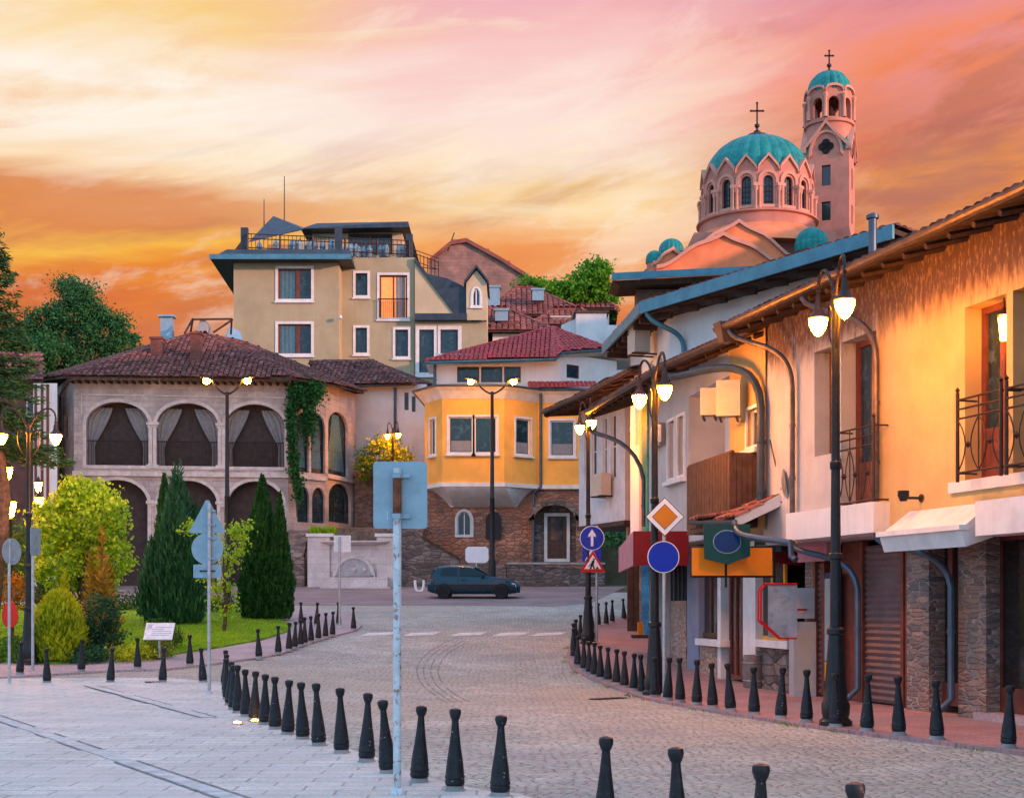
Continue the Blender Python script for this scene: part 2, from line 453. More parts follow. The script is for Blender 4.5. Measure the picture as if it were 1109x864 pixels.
# ------------------------------------------------------------------ palette
M = dict(
 ground=mat('earth', (.10, .085, .05), .95, var=.4, vs=.4, col2=(.05, .07, .02)),
 cobble=mat_cells('cobbles', (.38, .37, .325), (.57, .555, .48), (.09, .085, .08), 10.5, .13, .024, tint=(.47, .41, .32), tint2=(.36, .34, .33), tscale=.16, big=.20, rnd=.78, stretch=(.8, 1.1, 1)),
 plaza=mat_brick('plaza_setts', (.57, .555, .51), (.49, .48, .445), (.30, .285, .265), .62, .30, .012, .008, .75, .14, tint=(.55, .51, .49)),
 asphalt=mat('far_asphalt', (.22, .17, .17), .85, var=.2, vs=.5, col2=(.28, .20, .19), bump=.006, bs=40),
 pave=mat_brick('red_pavers', (.46, .215, .20), (.38, .20, .195), (.2, .15, .14), .24, .12, .008, .004, .8, .2, tint=(.27, .23, .24)),
 pinkpave=mat_brick('pink_pavers', (.40, .31, .31), (.35, .28, .29), (.25, .2, .2), .4, .2, .008, .004, .8, .15),
 kerb=mat('kerb_stone', (.36, .34, .33), .85, var=.25, bump=.004),
 paint=mat('worn_paint', (.66, .64, .60), .8, var=.15, vs=4, col2=(.42, .40, .38), c2amt=.9),
 white=mat('white_plaster', (.68, .68, .67), .9, var=.07, vs=1.2, bump=.004, bs=30, streak=.18, streakcol=(.35, .33, .31)),
 stucco=mat('stained_plaster', (.46, .45, .435), .9, var=.10, vs=1.5, bump=.006, bs=26, streak=.16, streakcol=(.38, .32, .26)),
 trim=mat('white_trim', (.66, .66, .65), .6, var=.10, streak=.15, streakcol=(.35, .34, .33)),
 upvc=mat('white_window_frame', (.76, .77, .78), .4, var=.04),
 orange=mat('orange_plaster', (.86, .43, .09), .85, var=.12, vs=.8, bump=.003, streak=.22, streakcol=(.62, .30, .08)),
 olive=mat('olive_plaster', (.37, .32, .20), .9, var=.10, vs=.7, streak=.25, streakcol=(.26, .22, .13), bump=.004),
 beige=mat('beige_plaster', (.50, .42, .27), .9, var=.1, vs=.7),
 salmon=mat('salmon_plaster', (.62, .34, .25), .9, var=.1),
 green=mat('green_board', (.10, .32, .20), .6, var=.25, vs=6),
 greywall=mat('grey_boarding', (.50, .51, .54), .8, var=.12, streak=.2, streakcol=(.3, .3, .32)),
 stone=mat_brick('limestone_arcade', (.47, .42, .395), (.40, .36, .345), (.28, .25, .235), .62, .30, .010, .008, .9, .28, tint=(.30, .27, .265)),
 stonetrim=mat('limestone_trim', (.54, .49, .465), .85, var=.18, vs=3, bump=.004, streak=.2, streakcol=(.3, .27, .25)),
 paleashlar=mat_brick('pale_ashlar', (.60, .54, .52), (.54, .50, .49), (.42, .38, .37), .75, .36, .008, .005, .85, .14, tint=(.46, .42, .42)),
 rubble=mat_cells('grey_masonry', (.085, .072, .068), (.25, .20, .175), (.055, .047, .043), 2.6, .06, .03, flat=False, stretch=(.9, .9, 2.0), tint=(.20, .13, .10), tscale=.5, rough=.95, big=.3),
 redstone=mat_cells('reddish_masonry', (.20, .11, .085), (.46, .23, .145), (.11, .075, .06), 2.9, .06, .03, flat=False, stretch=(.9, .9, 1.9), tint=(.36, .15, .085), tint2=(.17, .12, .10), tscale=.35, rough=.95, big=.3),
 pier=mat_cells('thin_stone_courses', (.11, .10, .10), (.30, .215, .17), (.40, .36, .33), 3.4, .07, .02, flat=False, stretch=(1, 1, 4.2), tint=(.30, .15, .09), tscale=.6, rough=.9, rnd=.85),
 cream=mat('lamp_tinted_plaster', (.58, .36, .13), .9, var=.10, vs=1.5, bump=.006, bs=26, streak=.16, streakcol=(.42, .28, .16)),  # plaster with the orange lamp glow put into its base colour
 cobwall=mat_cells('river_stone_wall', (.40, .25, .19), (.52, .37, .29), (.13, .10, .09), 9, .07, .03, flat=False),
 brick=mat_brick('old_brick', (.20, .055, .04), (.14, .045, .035), (.11, .08, .07), .24, .08, .012, .008, .9, .3),
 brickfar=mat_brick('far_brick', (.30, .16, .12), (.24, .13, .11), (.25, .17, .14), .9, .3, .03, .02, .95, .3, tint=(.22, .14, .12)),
 tile=mat('old_roof_tiles', (.17, .068, .058), .85, var=.35, vs=1.2, col2=(.07, .055, .055), c2amt=.8, island=.6, bump=.004),
 tilered=mat('red_roof_tiles', (.40, .045, .045), .5, var=.12, vs=.8, island=.18),
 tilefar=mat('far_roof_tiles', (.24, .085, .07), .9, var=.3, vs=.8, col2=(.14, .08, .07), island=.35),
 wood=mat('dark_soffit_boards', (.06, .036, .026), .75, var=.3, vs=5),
 brown=mat('red_brown_joinery', (.16, .045, .03), .45, var=.2, vs=5),
 oak=mat('brown_boards', (.085, .05, .036), .6, var=.25, vs=6),
 bluefascia=mat('blue_sheet_metal', (.07, .21, .28), .45, .2, var=.15),
 slate=mat('dark_blue_roof_sheet', (.035, .055, .075), .5, .1, var=.2),
 gutter=mat('weathered_gutter', (.13, .10, .095), .45, .6, var=.25, vs=6),
 bluegutter=mat('blue_downpipe', (.085, .115, .15), .4, .5, var=.15),
 black=mat('black_paint', (.013, .014, .016), .4, var=.2, vs=9, spec=.3, col2=(.045, .045, .05), c2amt=.3),
 bollard=mat('bollard_paint', (.014, .016, .020), .38, var=.3, vs=12, col2=(.05, .05, .055), c2amt=.35, bump=.002, bs=90),
 iron=mat('wrought_iron', (.05, .03, .025), .5, .3, var=.2),
 darksteps=mat('old_step_stone', (.17, .125, .10), .95, var=.35, vs=3, bump=.01, bs=14, col2=(.08, .065, .05)),
 concrete=mat('concrete', (.30, .29, .28), .9, var=.2, bump=.004),
 glass=mat('window_glass', (.010, .034, .048), .06, var=.3, vs=1.5, spec=.45, col2=(.05, .10, .12), c2amt=.7),
 darkglass=mat('dark_shop_glass', (.02, .016, .015), .09, var=.1, spec=.7),
 curtain=mat('blue_curtain', (.07, .16, .20), .8, var=.2, vs=8),
 veil=mat('white_drape', (.22, .235, .25), .9, var=.12, vs=6),
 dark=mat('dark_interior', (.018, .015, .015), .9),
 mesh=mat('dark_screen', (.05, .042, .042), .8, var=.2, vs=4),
 shutter=mat('brown_roller_shutter', (.19, .125, .12), .5, .2, var=.12),
 signback=mat('sign_back_sheet', (.25, .37, .435), .45, .35, var=.10, vs=6, col2=(.30, .45, .52), c2amt=.3),
 galv=mat('galvanised_post', (.44, .47, .49), .45, .5, var=.12, vs=8, col2=(.25, .12, .06), c2amt=.35),
 rustpost=mat('rusty_painted_post', (.52, .60, .64), .5, .2, var=.15, vs=6, col2=(.24, .085, .035), c2amt=.85),
 rust=mat('rust', (.17, .06, .03), .9, var=.4, vs=14),
 signblue=mat('sign_blue', (.002, .03, .40), .4, var=.05),
 signwhite=mat('sign_white', (.80, .80, .80), .4, var=.04),
 signred=mat('sign_red', (.60, .008, .012), .4, var=.05),
 signorange=mat('sign_amber', (.60, .20, .01), .4, var=.08),
 shoporange=mat('orange_sign_panel', (.86, .25, .008), .45, var=.08, vs=1.5),
 shopgreen=mat('dark_green_panel', (.002, .06, .055), .45, var=.15),
 shopblue=mat('blue_oval', (.002, .035, .14), .4, var=.1),
 maroon=mat('maroon_panel', (.15, .003, .010), .5, var=.12),
 pink=mat('pink_panel', (.48, .20, .24), .6, var=.15),
 metalbox=mat('grey_cabinet', (.42, .43, .44), .5, .2, var=.08),
 steel=mat('dull_steel', (.34, .35, .37), .4, .6, var=.2, col2=(.2, .2, .22)),
 acunit=mat('pale_appliance', (.46, .42, .36), .5, var=.06),
 copper=mat('green_copper', (.012, .20, .19), .5, .15, var=.25, vs=1.2, col2=(.05, .29, .26), c2amt=.5, streak=.3, streakcol=(.015, .16, .16)),
 church=mat('church_plaster', (.50, .205, .15), .9, var=.14, vs=.6, streak=.15, streakcol=(.36, .2, .17)),
 churchgable=mat('church_gable_plaster', (.76, .23, .10), .9, var=.12, vs=.6),
 churchtrim=mat('church_trim', (.60, .275, .20), .85, var=.08, vs=1),
 bark=mat('bark', (.09, .06, .04), .95, var=.4, vs=10, bump=.01, bs=30),
 lampglow=mat('lit_lamp_glass', (1, .8, .5), .3, var=0, emit=((1, .285, .006), 520)),
 lampbig=mat('lit_street_lamp_glass', (1, .8, .5), .3, var=0, emit=((1, .32, .012), 480)),
 lampsmall=mat('lit_lantern_glass', (1, .8, .5), .3, var=0, emit=((1, .36, .03), 70)),
 litroom=mat('lit_curtain', (.6, .25, .1), .8, var=.2, vs=3, emit=((1, .27, .05), .9)),
 car=mat('dark_blue_car_paint', (.007, .044, .068), .28, .2, var=.03, spec=.4),
 carglass=mat('car_glass', (.006, .022, .026), .05, var=.05, spec=.28),
 rubber=mat('tyre_rubber', (.018, .018, .018), .8),
 plastic=mat('black_trim_plastic', (.025, .025, .027), .6),
 headlamp=mat('clear_lamp_lens', (.6, .62, .64), .15, .3, var=.05),
 taillamp=mat('red_lamp_lens', (.3, .01, .01), .25, var=.05),
 lawn=mat('lawn_soil', (.14, .27, .012), .95, var=.4, vs=1.1, col2=(.13, .15, .03), c2amt=.6),
 redsign=mat('red_disc', (.55, .03, .02), .5, var=.1),
 paper=mat('pale_panel', (.70, .70, .72), .5, var=.12, vs=9),
 barrel=mat('grey_barrel', (.16, .145, .145), .6, .2, var=.2, vs=5),
 bluedoor=mat('blue_painted_panel', (.02, .17, .34), .5, var=.4, vs=3, col2=(.01, .08, .2), c2amt=.7),
 bluecol=mat('blue_grey_pillar', (.19, .24, .34), .7, var=.1),
 yellow=mat('yellow_frame', (.72, .34, .02), .5, var=.1),
)

# ------------------------------------------------------------------ ground
def make_terrain():
    xs = sorted(set([-400, -260, -180, -130] + list(range(-100, -16, 7)) + list(range(-16, 17, 2)) + list(range(18, 110, 6)) + [130, 180, 260, 400]))
    ys = sorted(set([-300, -150, -80, -40, -20, -10] + list(range(-4, 25, 4)) + [25+.8*k for k in range(55)] + [71.0, 71.1] + list(range(73, 160, 5)) + [180, 230, 300, 450, 800, 1500]))
    b = MB(); n = len(xs)
    for y in ys:
        for x in xs: b.v.append((x, y, terrain(x, y)-.012))
    for j in range(len(ys)-1):
        for i in range(n-1): b.f.append((j*n+i, j*n+i+1, (j+1)*n+i+1, (j+1)*n+i))
    tag(b.build('ground', M['ground'], sharp=80), kind='structure')
make_terrain()

KERB_PX = [(676,670.8),(663,673.8),(656.5,676.4),(648,677.5),(641,682),(634,688),(628,694),(623.5,700),(621,705.5),(621.5,712),(625.5,721),(632.6,725.5),(638.7,729),(643.8,732),(650.4,735),
           (658.5,737.6),(667.4,740.8),(676.4,744.1),(686.5,747.3),(696,750.7),(709,754.3),(723,757.6),(736.7,760),(754.7,763),(771.8,766),(791.4,769.4),(816.8,773.3),
           (845.6,777.6),(873.6,781.7),(905,786.4),(938.8,791),(973.6,795.4),(1014.7,800),(1092,809)]
PLAZA_PX = [(541.5,862),(492.5,856),(454,847),(420.5,837),(397,825),(370,815.5),(345.5,807.5),(328,800.5),(311.6,795),(298,789.5),(286.6,784.5),(275.5,780),(266.5,776),(258,772),(253,768.5),(249,763.5),(246.5,757),(245,750),(243.5,741)]
P_R = [GP(x, y, .05) for x, y in KERB_PX]
P_L = [GP(x, y) for x, y in PLAZA_PX]
P_F = [Vector((X(p, d), d, 0)) for p, d in ((655, 9.9), (735, 9.0), (823, 8.1), (935, 7.25))]

road = [(-40, 3), (-9, 3), (12, -6), (14, 3), (12, 12)] + [(9, 20), (8, 30), (7, 40), (7, 62), (-24, 62), (-24, 40), (-40, 36)]
sheet('road', road, 0.0, M['cobble'])
kl = [(p.x-.16, p.y) for p in reversed(P_R)]           # near to far, 0.16 m outside the bollards
kl[-1] = (kl[-1][0], kl[-1][1]+.6)
pv = [(10.6, -2), (9.7, 2), (6.7, 12)] + kl + [(X(700, 54), 54), (9, 54), (10, 40), (9, 28), (12, 14), (15, 0)]
sheet('right_pavement', pv, .05, M['pave'], kerb=.06)
plz = [(5.5, -6), (3.6, 3.0)] + [(p.x+.2, p.y+.1) for p in reversed(P_F)] + [(p.x+.18, p.y+.12) for p in P_L] + [(-7.4, 29.9), (-12, 29.6), (-40, 29.2), (-40, -6)]
sheet('plaza', plz, .006, M['plaza'])
far = [GP(300, 656), GP(400, 655.5), GP(520, 655.5), GP(600, 656.5), GP(640, 653), (5.5, 66.8), (-20, 67.2), (-30, 66), (-30, 58)]
sheet('far_road', [(p[0], p[1]) for p in far], .008, M['asphalt'])
strip = [GP(-40, 738), GP(0, 735), GP(60, 731.5), GP(118, 728), GP(180, 726), GP(232, 720), GP(282, 713.5), GP(305, 709), GP(330, 699.5), GP(358, 690.8), GP(386, 683.5), GP(392, 678), GP(380, 668), GP(345, 662), GP(300, 660), GP(255, 672), GP(200, 690), GP(100, 705), GP(-40, 715)]
sheet('garden_path', [(p.x, p.y) for p in strip], .05, M['pinkpave'], kerb=.06)
lawn = [GP(-60, 725), GP(0, 719), GP(60, 721), GP(112, 717.5), GP(180, 712.5), GP(232, 704.5), GP(282, 695.5), GP(312, 686), GP(316, 679), GP(296, 671), GP(270, 664), GP(230, 658), GP(120, 655), (-30, 50), (-30, 34)]
lawn = [(p[0], p[1]) for p in lawn]
sheet('lawn_bed', lawn, .10, M['lawn'], kerb=.06)
def channels():
    for k, (a, c) in enumerate((((-30, 768), (262, 868)), ((98, 742.5), (226, 777)))):
        p, q = GP(*a), GP(*c); d = (q-p).normalized(); n = Vector((-d.y, d.x, 0))
        for o, w, m in ((0, .09, 'kerb'), (-.115, .02, 'joint'), (.115, .02, 'joint')):
            b = MB(); z = Vector((0, 0, .011 if m == 'kerb' else .013))
            L = (q-p).length; i = 0.
            rn = random.Random(k+int(o*100))
            while i < L:
                l = rn.uniform(.5, 1.4) if m == 'joint' else .6
                if m == 'kerb' or rn.random() < .75:
                    e = min(L, i+l-.015); b.face([p+d*i+n*(o-w)+z, p+d*e+n*(o-w)+z, p+d*e+n*(o+w)+z, p+d*i+n*(o+w)+z])
                i += l
            tag(b.build('paving_strip', M['channel'] if m == 'kerb' else mat('dark_joint', (.24, .23, .22), .9, var=.4, vs=9)), kind='structure')
M['channel'] = mat('pale_channel_stone', (.50, .51, .505), .75, var=.2, vs=4)
channels()
def stripes():
    b = MB()
    for px in (405, 452, 503, 549, 590):
        a = [GP(px-16, 689.5-.01*px*.3), GP(px+20, 688.5-.01*px*.3), GP(px+27, 684.2-.01*px*.3), GP(px-7, 685-.01*px*.3)]
        a = [GP(px-17, 688.6), GP(px+17, 687.4), GP(px+25, 684.2), GP(px-6, 685.2)]
        b.face([p+Vector((0, 0, .006)) for p in a])
    tag(b.build('crosswalk_stripes', M['paint']), kind='structure')
stripes()
def sett_arcs():
    b = MB()
    for k, off in enumerate((0, 7, 15, 23)):
        pts = [GP(497+off*.9, 690+k*.5), GP(480+off, 697), GP(462+off, 708), GP(452+off, 722), GP(455+off, 738), GP(470+off, 752), GP(487+off, 763-off*.1)]
        q = []; N = len(pts)
        for i in range(N-1):
            p0, p1, p2, p3 = pts[max(i-1, 0)], pts[i], pts[i+1], pts[min(i+2, N-1)]
            for s_ in range(9):
                u = s_/9; q.append(.5*((2*p1)+(p2-p0)*u+(2*p0-5*p1+4*p2-p3)*u*u+(3*p1-p0-3*p2+p3)*u**3))
        rn = random.Random(k)
        for i in range(len(q)-1):
            if rn.random() < .22: continue
            t = (q[i+1]-q[i]).normalized(); n = Vector((-t.y, t.x, 0))*.016
            b.face([q[i]-n+Vector((0, 0, .005)), q[i+1]-n+Vector((0, 0, .005)), q[i+1]+n+Vector((0, 0, .005)), q[i]+n+Vector((0, 0, .005))])
    tag(b.build('paving_joints', mat('dark_joint', (.24, .23, .22), .9, var=.4, vs=9)), kind='structure')
sett_arcs()

# ------------------------------------------------------------------ building helpers
def footprint(mb, pts, z0, z1, ops=None, depth=.2, skip=()):
    """plain walls round a footprint (counter-clockwise); ops maps an edge to its openings"""
    fr = []
    for i, p in enumerate(pts):
        q = pts[(i+1) % len(pts)]; F = Frame(p[0], p[1], q[0]-p[0], q[1]-p[1]); fr.append(F)
        if i in skip: continue
        mb.wall(F, 0, math.hypot(q[0]-p[0], q[1]-p[1]), z0, z1, (ops or {}).get(i, ()), depth)
    return fr
def arch_pts(F, w, a, b, za, zb, rise, n=14):
    p = [F(a, w, za), F(b, w, za)]
    if rise:
        for k in range(n+1):
            q = math.pi*k/n; p.append(F((a+b)/2+(b-a)/2*math.cos(q), w, zb+rise*math.sin(q)))
    else: p += [F(b, w, zb), F(a, w, zb)]
    return p
def ring(mb, F, a, b, za, zb, rise, w0, w1, t, inner=True, bottom=True):
    """a frame round an opening, arched if rise"""
    o = arch_pts(F, w1, a, b, za, zb, rise); i = arch_pts(F, w1, a+t, b-t, za+t, zb if rise else zb-t, (rise-t) if rise else 0)
    ob = arch_pts(F, w0, a, b, za, zb, rise); ib = arch_pts(F, w0, a+t, b-t, za+t, zb if rise else zb-t, (rise-t) if rise else 0)
    n = len(o)
    for k in range(n):
        if k == 0 and not bottom: continue
        j = (k+1) % n
        mb.face([o[k], o[j], i[j], i[k]]); mb.face([i[k], i[j], ib[j], ib[k]]); mb.face([ob[k], ob[j], o[j], o[k]])
def window(par, F, a, b, za, zb, w=-.12, fm='upvc', gm='glass', nv=1, nh=0, t=.06, rise=0., trim=None, tw=.12, sill=True, name='window', label=None, proud=.04, drape=False):
    fr = MB(); ring(fr, F, a, b, za, zb, rise, w, w+.05, t)
    for k in range(1, nv+1):
        u = a+(b-a)*k/(nv+1); fr.fbox(F, u-t*.5, u+t*.5, w+.004, w+.046, za+t, (zb-t) if not rise else zb+rise*math.sqrt(max(0, 1-((u-(a+b)/2)/((b-a)/2))**2))-t)
    for k in range(1, nh+1):
        z = za+(zb-za)*k/(nh+1); fr.fbox(F, a+t, b-t, w+.006, w+.044, z-t*.4, z+t*.4)
    wo = fr.build(name, M[fm] if isinstance(fm, str) else fm, par)
    if label: wo['label'] = label
    p = MB(); p.face(arch_pts(F, w+.012, a+.01, b-.01, za+.01, zb, rise)); p.build('pane', M[gm], wo)
    if trim:
        tr = MB(); ring(tr, F, a-tw, b+tw, za-tw*.6, zb if rise else zb+tw, (rise+tw) if rise else 0, -.02, proud, tw)
        tr.build('surround', M[trim], wo)
    if sill and trim:
        s = MB(); s.fbox(F, a-tw-.05, b+tw+.05, -.01, proud+.09, za-tw*.6-.09, za-tw*.6-.003); s.build('sill', M[trim], wo)
    return wo
def tiles(mb, poly, tw=.24, tl=.36, h=.06, seed=1, jit=.015, lift=.02, seg=4):
    """barrel tiles laid over a planar slope; every tile a curved piece of its own"""
    rnd = random.Random(seed)
    P = [Vector(p) for p in poly]; n = (P[1]-P[0]).cross(P[2]-P[0]).normalized()
    if n.z < 0: n = -n
    hz = Vector((-n.y, n.x, 0)).normalized(); up = n.cross(hz)
    if up.z < 0: up = -up
    o = P[0]; q = [((p-o).dot(hz), (p-o).dot(up)) for p in P]
    def inside(x, y):
        c = False
        for i in range(len(q)):
            (x1, y1), (x2, y2) = q[i], q[i-1]
            if (y1 > y) != (y2 > y) and x < (x2-x1)*(y-y1)/(y2-y1)+x1: c = not c
        return c
    u0, u1 = min(a for a, _ in q), max(a for a, _ in q); v0, v1 = min(b for _, b in q), max(b for _, b in q)
    v = v0+tl*.5
    while v < v1+tl*.3:
        u = u0+tw*.5
        while u < u1:
            if inside(u, min(v, v1-.01)) or inside(u, v-tl*.3):
                cu, cv = u+rnd.uniform(-jit, jit), v+rnd.uniform(-jit, jit); i = len(mb.v); tlt = rnd.uniform(-.015, .015)
                for e, (dv, dz, ww) in enumerate(((-tl*.56, h*.55, .5), (tl*.56, 0, .44))):
                    for k in range(seg+1):
                        a = math.pi*k/seg
                        p = o + hz*(cu-math.cos(a)*tw*ww+tlt*dv) + up*(cv+dv) + n*(lift+dz+math.sin(a)*h)
                        mb.v.append(tuple(p))
                for k in range(seg): mb.f.append((i+k, i+k+1, i+seg+2+k, i+seg+1+k))
                mb.f.append(tuple(i+k for k in range(seg, -1, -1)))
            u += tw
        v += tl
    return mb
def ridge(mb, a, b, r=.13, l=.38, seed=3):
    a, b = Vector(a), Vector(b); rnd = random.Random(seed); n = max(1, int((b-a).length/l))
    for k in range(n):
        p, q = a.lerp(b, k/n), a.lerp(b, (k+1.12)/n); j = Vector((0, 0, rnd.uniform(-.01, .015)))
        mb.tube([p+j, q+j*1.0], [r*1.05, r*.92], 8)
def roof(par, slopes, m, tw=.24, tl=.36, ridges=(), name='roof', seed=1, deck='wood', h=.06, thick=.10):
    d = MB()
    for s in slopes: d.prism([Vector(p)-Vector((0, 0, thick+.02)) for p in s], (0, 0, thick))
    o = d.build(name, M[deck], par)
    t = MB()
    for k, s in enumerate(slopes): tiles(t, s, tw, tl, h, seed+k)
    for k, (a, b) in enumerate(ridges): ridge(t, a, b, seed=seed+9+k, r=tw*.5)
    t.build('tile_covering', M[m], o)
    return o
def pipe(par, pts, r=.05, m='gutter', name='downpipe', seg=9, bands=True):
    q = [Vector(p) for p in pts]; b = MB(); b.tube(q, r, seg)
    if bands:
        for a, c in zip(q, q[1:]):
            L = (c-a).length
            for k in range(int(L/.9)):
                m_ = a.lerp(c, (k+.7)*.9/L) if (k+.7)*.9 < L else None
                if m_: d = (c-a).normalized()*.03; b.tube([m_-d, m_+d], r*1.22, seg)
    return b.build(name, M[m], par)
def bez(pts, n=8):
    out = []
    P = [Vector(p) for p in pts]
    for k in range(n+1):
        t = k/n; q = P
        while len(q) > 1: q = [a.lerp(b, t) for a, b in zip(q, q[1:])]
        out.append(q[0])
    return out
def half_gutter(mb, a, b, r=.075, seg=7):
    a, b = Vector(a), Vector(b); t = (b-a).normalized(); s_ = Vector((-t.y, t.x, 0)).normalized(); i = len(mb.v)
    for rr in (r, r*.82):
        for p in (a, b):
            for k in range(seg+1):
                q = math.pi*k/seg; mb.v.append(tuple(p + s_*math.cos(q)*rr - Vector((0, 0, 1))*math.sin(q)*rr))
    m_ = seg+1
    for base in (0, 2*m_):
        for k in range(seg): mb.f.append((i+base+k, i+base+k+1, i+base+m_+k+1, i+base+m_+k))
    for k in (0, seg): mb.f.append((i+k, i+m_+k, i+3*m_+k, i+2*m_+k))
    for e in (0, m_):
        mb.f.append(tuple(i+e+k for k in range(m_)))
# ------------------------------------------------------------------ right-hand row
UP = Vector((0, 0, 1))
def eave_roof(par, pts, back, rise, z, m='tile', tw=.2, tl=.34, seed=1, soffit_w=.7, gutter='gutter', raft=.6):
    """mono-pitch roof over an eave polyline; back = horizontal vector to the ridge; with soffit boards, rafters and gutter"""
    P = [Vector((p[0], p[1], z if len(p) < 3 else p[2])) for p in pts]; bk = Vector((back[0], back[1], rise))
    sl = [[a, b, b+bk, a+bk] for a, b in zip(P, P[1:])]
    ro = roof(par, sl, m, tw, tl, seed=seed, deck='wood', thick=.07, h=.05)
    rf = MB()
    for a, b in zip(P, P[1:]):
        L = (b-a).length; n = int(L/raft); d = (b-a)/L; k_ = bk/bk.length
        for k in range(n+1):
            p = a + d*(L*k/max(n, 1)) - UP*.16
            rf.tube([p+k_*.05, p+k_*1.6], .05, 4)
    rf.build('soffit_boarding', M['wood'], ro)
    g = MB()
    for a, b in zip(P, P[1:]):
        n_ = Vector((-(b-a).y, (b-a).x, 0)).normalized()
        if n_.dot(bk) > 0: n_ = -n_
        half_gutter(g, a+n_*.06-UP*.0, b+n_*.06-UP*.0, .085)
    g.build('gutter', M[gutter], ro)
    return ro

# --- near house
FA = Frame(5.95, 19.9, .27, -.963)                     # upper facade, u runs towards the camera
GW = -.60                                              # the ground floor stands back under it
A0, A1 = FA.u(827), FA.u(1109)+16
A_EAVE = 6.65
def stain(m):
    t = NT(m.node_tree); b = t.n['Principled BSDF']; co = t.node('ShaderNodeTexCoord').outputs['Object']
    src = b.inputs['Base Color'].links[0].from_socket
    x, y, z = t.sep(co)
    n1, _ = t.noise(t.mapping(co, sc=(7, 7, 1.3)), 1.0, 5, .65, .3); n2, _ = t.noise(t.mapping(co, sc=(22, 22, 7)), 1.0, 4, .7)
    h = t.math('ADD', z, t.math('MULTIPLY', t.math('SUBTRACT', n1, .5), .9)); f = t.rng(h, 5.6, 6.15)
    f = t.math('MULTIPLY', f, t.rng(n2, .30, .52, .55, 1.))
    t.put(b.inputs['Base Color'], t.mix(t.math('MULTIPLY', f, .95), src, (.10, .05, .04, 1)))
    return m
M['stained'] = stain(mat('drip_stained_plaster', (.46, .45, .435), .9, var=.10, vs=1.5, bump=.006, bs=26, streak=.16, streakcol=(.38, .32, .26)))
M['stained_lamp_tint'] = stain(mat('drip_stained_lamp_tinted_plaster', (.60, .39, .16), .9, var=.10, vs=1.5, bump=.006, bs=26, streak=.16, streakcol=(.42, .30, .18)))  # same drips, but the base colour is warmed to carry the lamp glow
def near_house():
    ro = thing('corner_house', 'long cream house with jutting upper floor and stone piers, nearest on the right', 'house', (7.5, 18, 0))
    F = FA
    u = lambda px, w=0.: F.u(px, w)
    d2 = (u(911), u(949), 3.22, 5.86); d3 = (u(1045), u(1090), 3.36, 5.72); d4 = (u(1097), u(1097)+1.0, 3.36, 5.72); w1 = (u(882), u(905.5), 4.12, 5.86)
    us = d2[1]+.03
    b = MB(); b.wall(F, us, A1, 2.72, A_EAVE+.35, [d3, d4], .34); b.build('lamp_tinted_wall', M['stained_lamp_tint'], ro)  # stretch beyond the downpipe, lamp glow painted into its plaster
    b = MB(); b.wall(F, A0, us, 2.72, A_EAVE+.35, [w1, d2], .34)
    b.face([F(A0,0,2.72), F(A1,0,2.72), F(A1,-1.2,2.72), F(A0,-1.2,2.72)])            # underside of the jetty
    b.wall(Frame(F(A0,-5,0).x, F(A0,-5,0).y, F.n.x, F.n.y), 0, 5, 2.72, A_EAVE+.35)    # far gable
    e = F(A1, 0, 0); b.wall(Frame(e.x, e.y, -F.n.x, -F.n.y), 0, 5, 0, A_EAVE+.35)
    b.build('upper_wall', M['stained'], ro)
    for (a, c, za, zb) in (d2, d3, d4):
        door = MB(); ring(door, F, a, c, za, zb, 0, -.33, -.26, .09); door.fbox(F, (a+c)/2-.05, (a+c)/2+.05, -.325, -.265, za+.09, zb-.09); door.fbox(F, a+.09, c-.09, -.322, -.268, za+.09, za+.7)
        dd = door.build('balcony_door', M['brown'], ro)
        p = MB(); p.face(arch_pts(F, -.31, a+.02, c-.02, za+.02, zb-.02, 0)); p.build('pane', M['glass'], dd)
    window(ro, F, *w1, w=-.33, fm='brown', nv=1, nh=1, t=.07)
    # band of the floor slab and the balcony railings
    s = MB(); s.fbox(F, u(851, .28), u(946, .28), .002, .28, 2.74, 3.20); s.build('balcony_slab', M['white'], ro)
    s = MB(); s.fbox(F, u(1030), A1, .002, .05, 3.20, 3.35); s.build('sill_band', M['white'], ro)
    def rail(a, c, za, zb, w, ends=True):
        r = MB()
        for uu in (a, c): r.tube([F(uu, w, za-.12), F(uu, w, zb+.10)], .026, 6); r.lathe([(.0, -.04), (.035, 0), (0, .05)], F(uu, w, zb+.13), 8)
        for z in (za, za+(zb-za)*.74, za+(zb-za)*.87, zb): r.tube([F(a, w, z), F(c, w, z)], .016, 5)
        if ends:
            for uu in (a, c):
                for z in (za, zb): r.tube([F(uu, 0, z), F(uu, w, z)], .015, 5)
        n = max(2, int(round((c-a)/.42)))
        for k in range(n):
            p, q = a+(c-a)*k/n, a+(c-a)*(k+1)/n; m_ = (p+q)/2; zt = za+(zb-za)*.74; zm = (za+zt)/2
            if k: r.tube([F(p, w, za), F(p, w, zb)], .011, 5)
            r.tube(bez([F(p, w, za), F(m_, w, zm-.1), F(m_, w, zm+.1), F(p, w, zt)], 6), .010, 5); r.tube(bez([F(q, w, za), F(m_, w, zm-.1), F(m_, w, zm+.1), F(q, w, zt)], 6), .010, 5)
            r.lathe([(0, -.05), (.05, 0), (0, .05)], F(m_, w, zm), 8)
        return r.build('balcony_railing', M['iron'], ro)
    rail(u(908, .25), u(946, .25), 3.24, 4.36, .25)
    rail(u(1037, .3), u(1084, .3), 3.42, 4.40, .30); rail(u(1090, .3), u(1090, .3)+1.25, 3.42, 4.40, .30)
    # sloping shop hood under the upper floor
    h = MB(); a, c = u(985), u(1076)
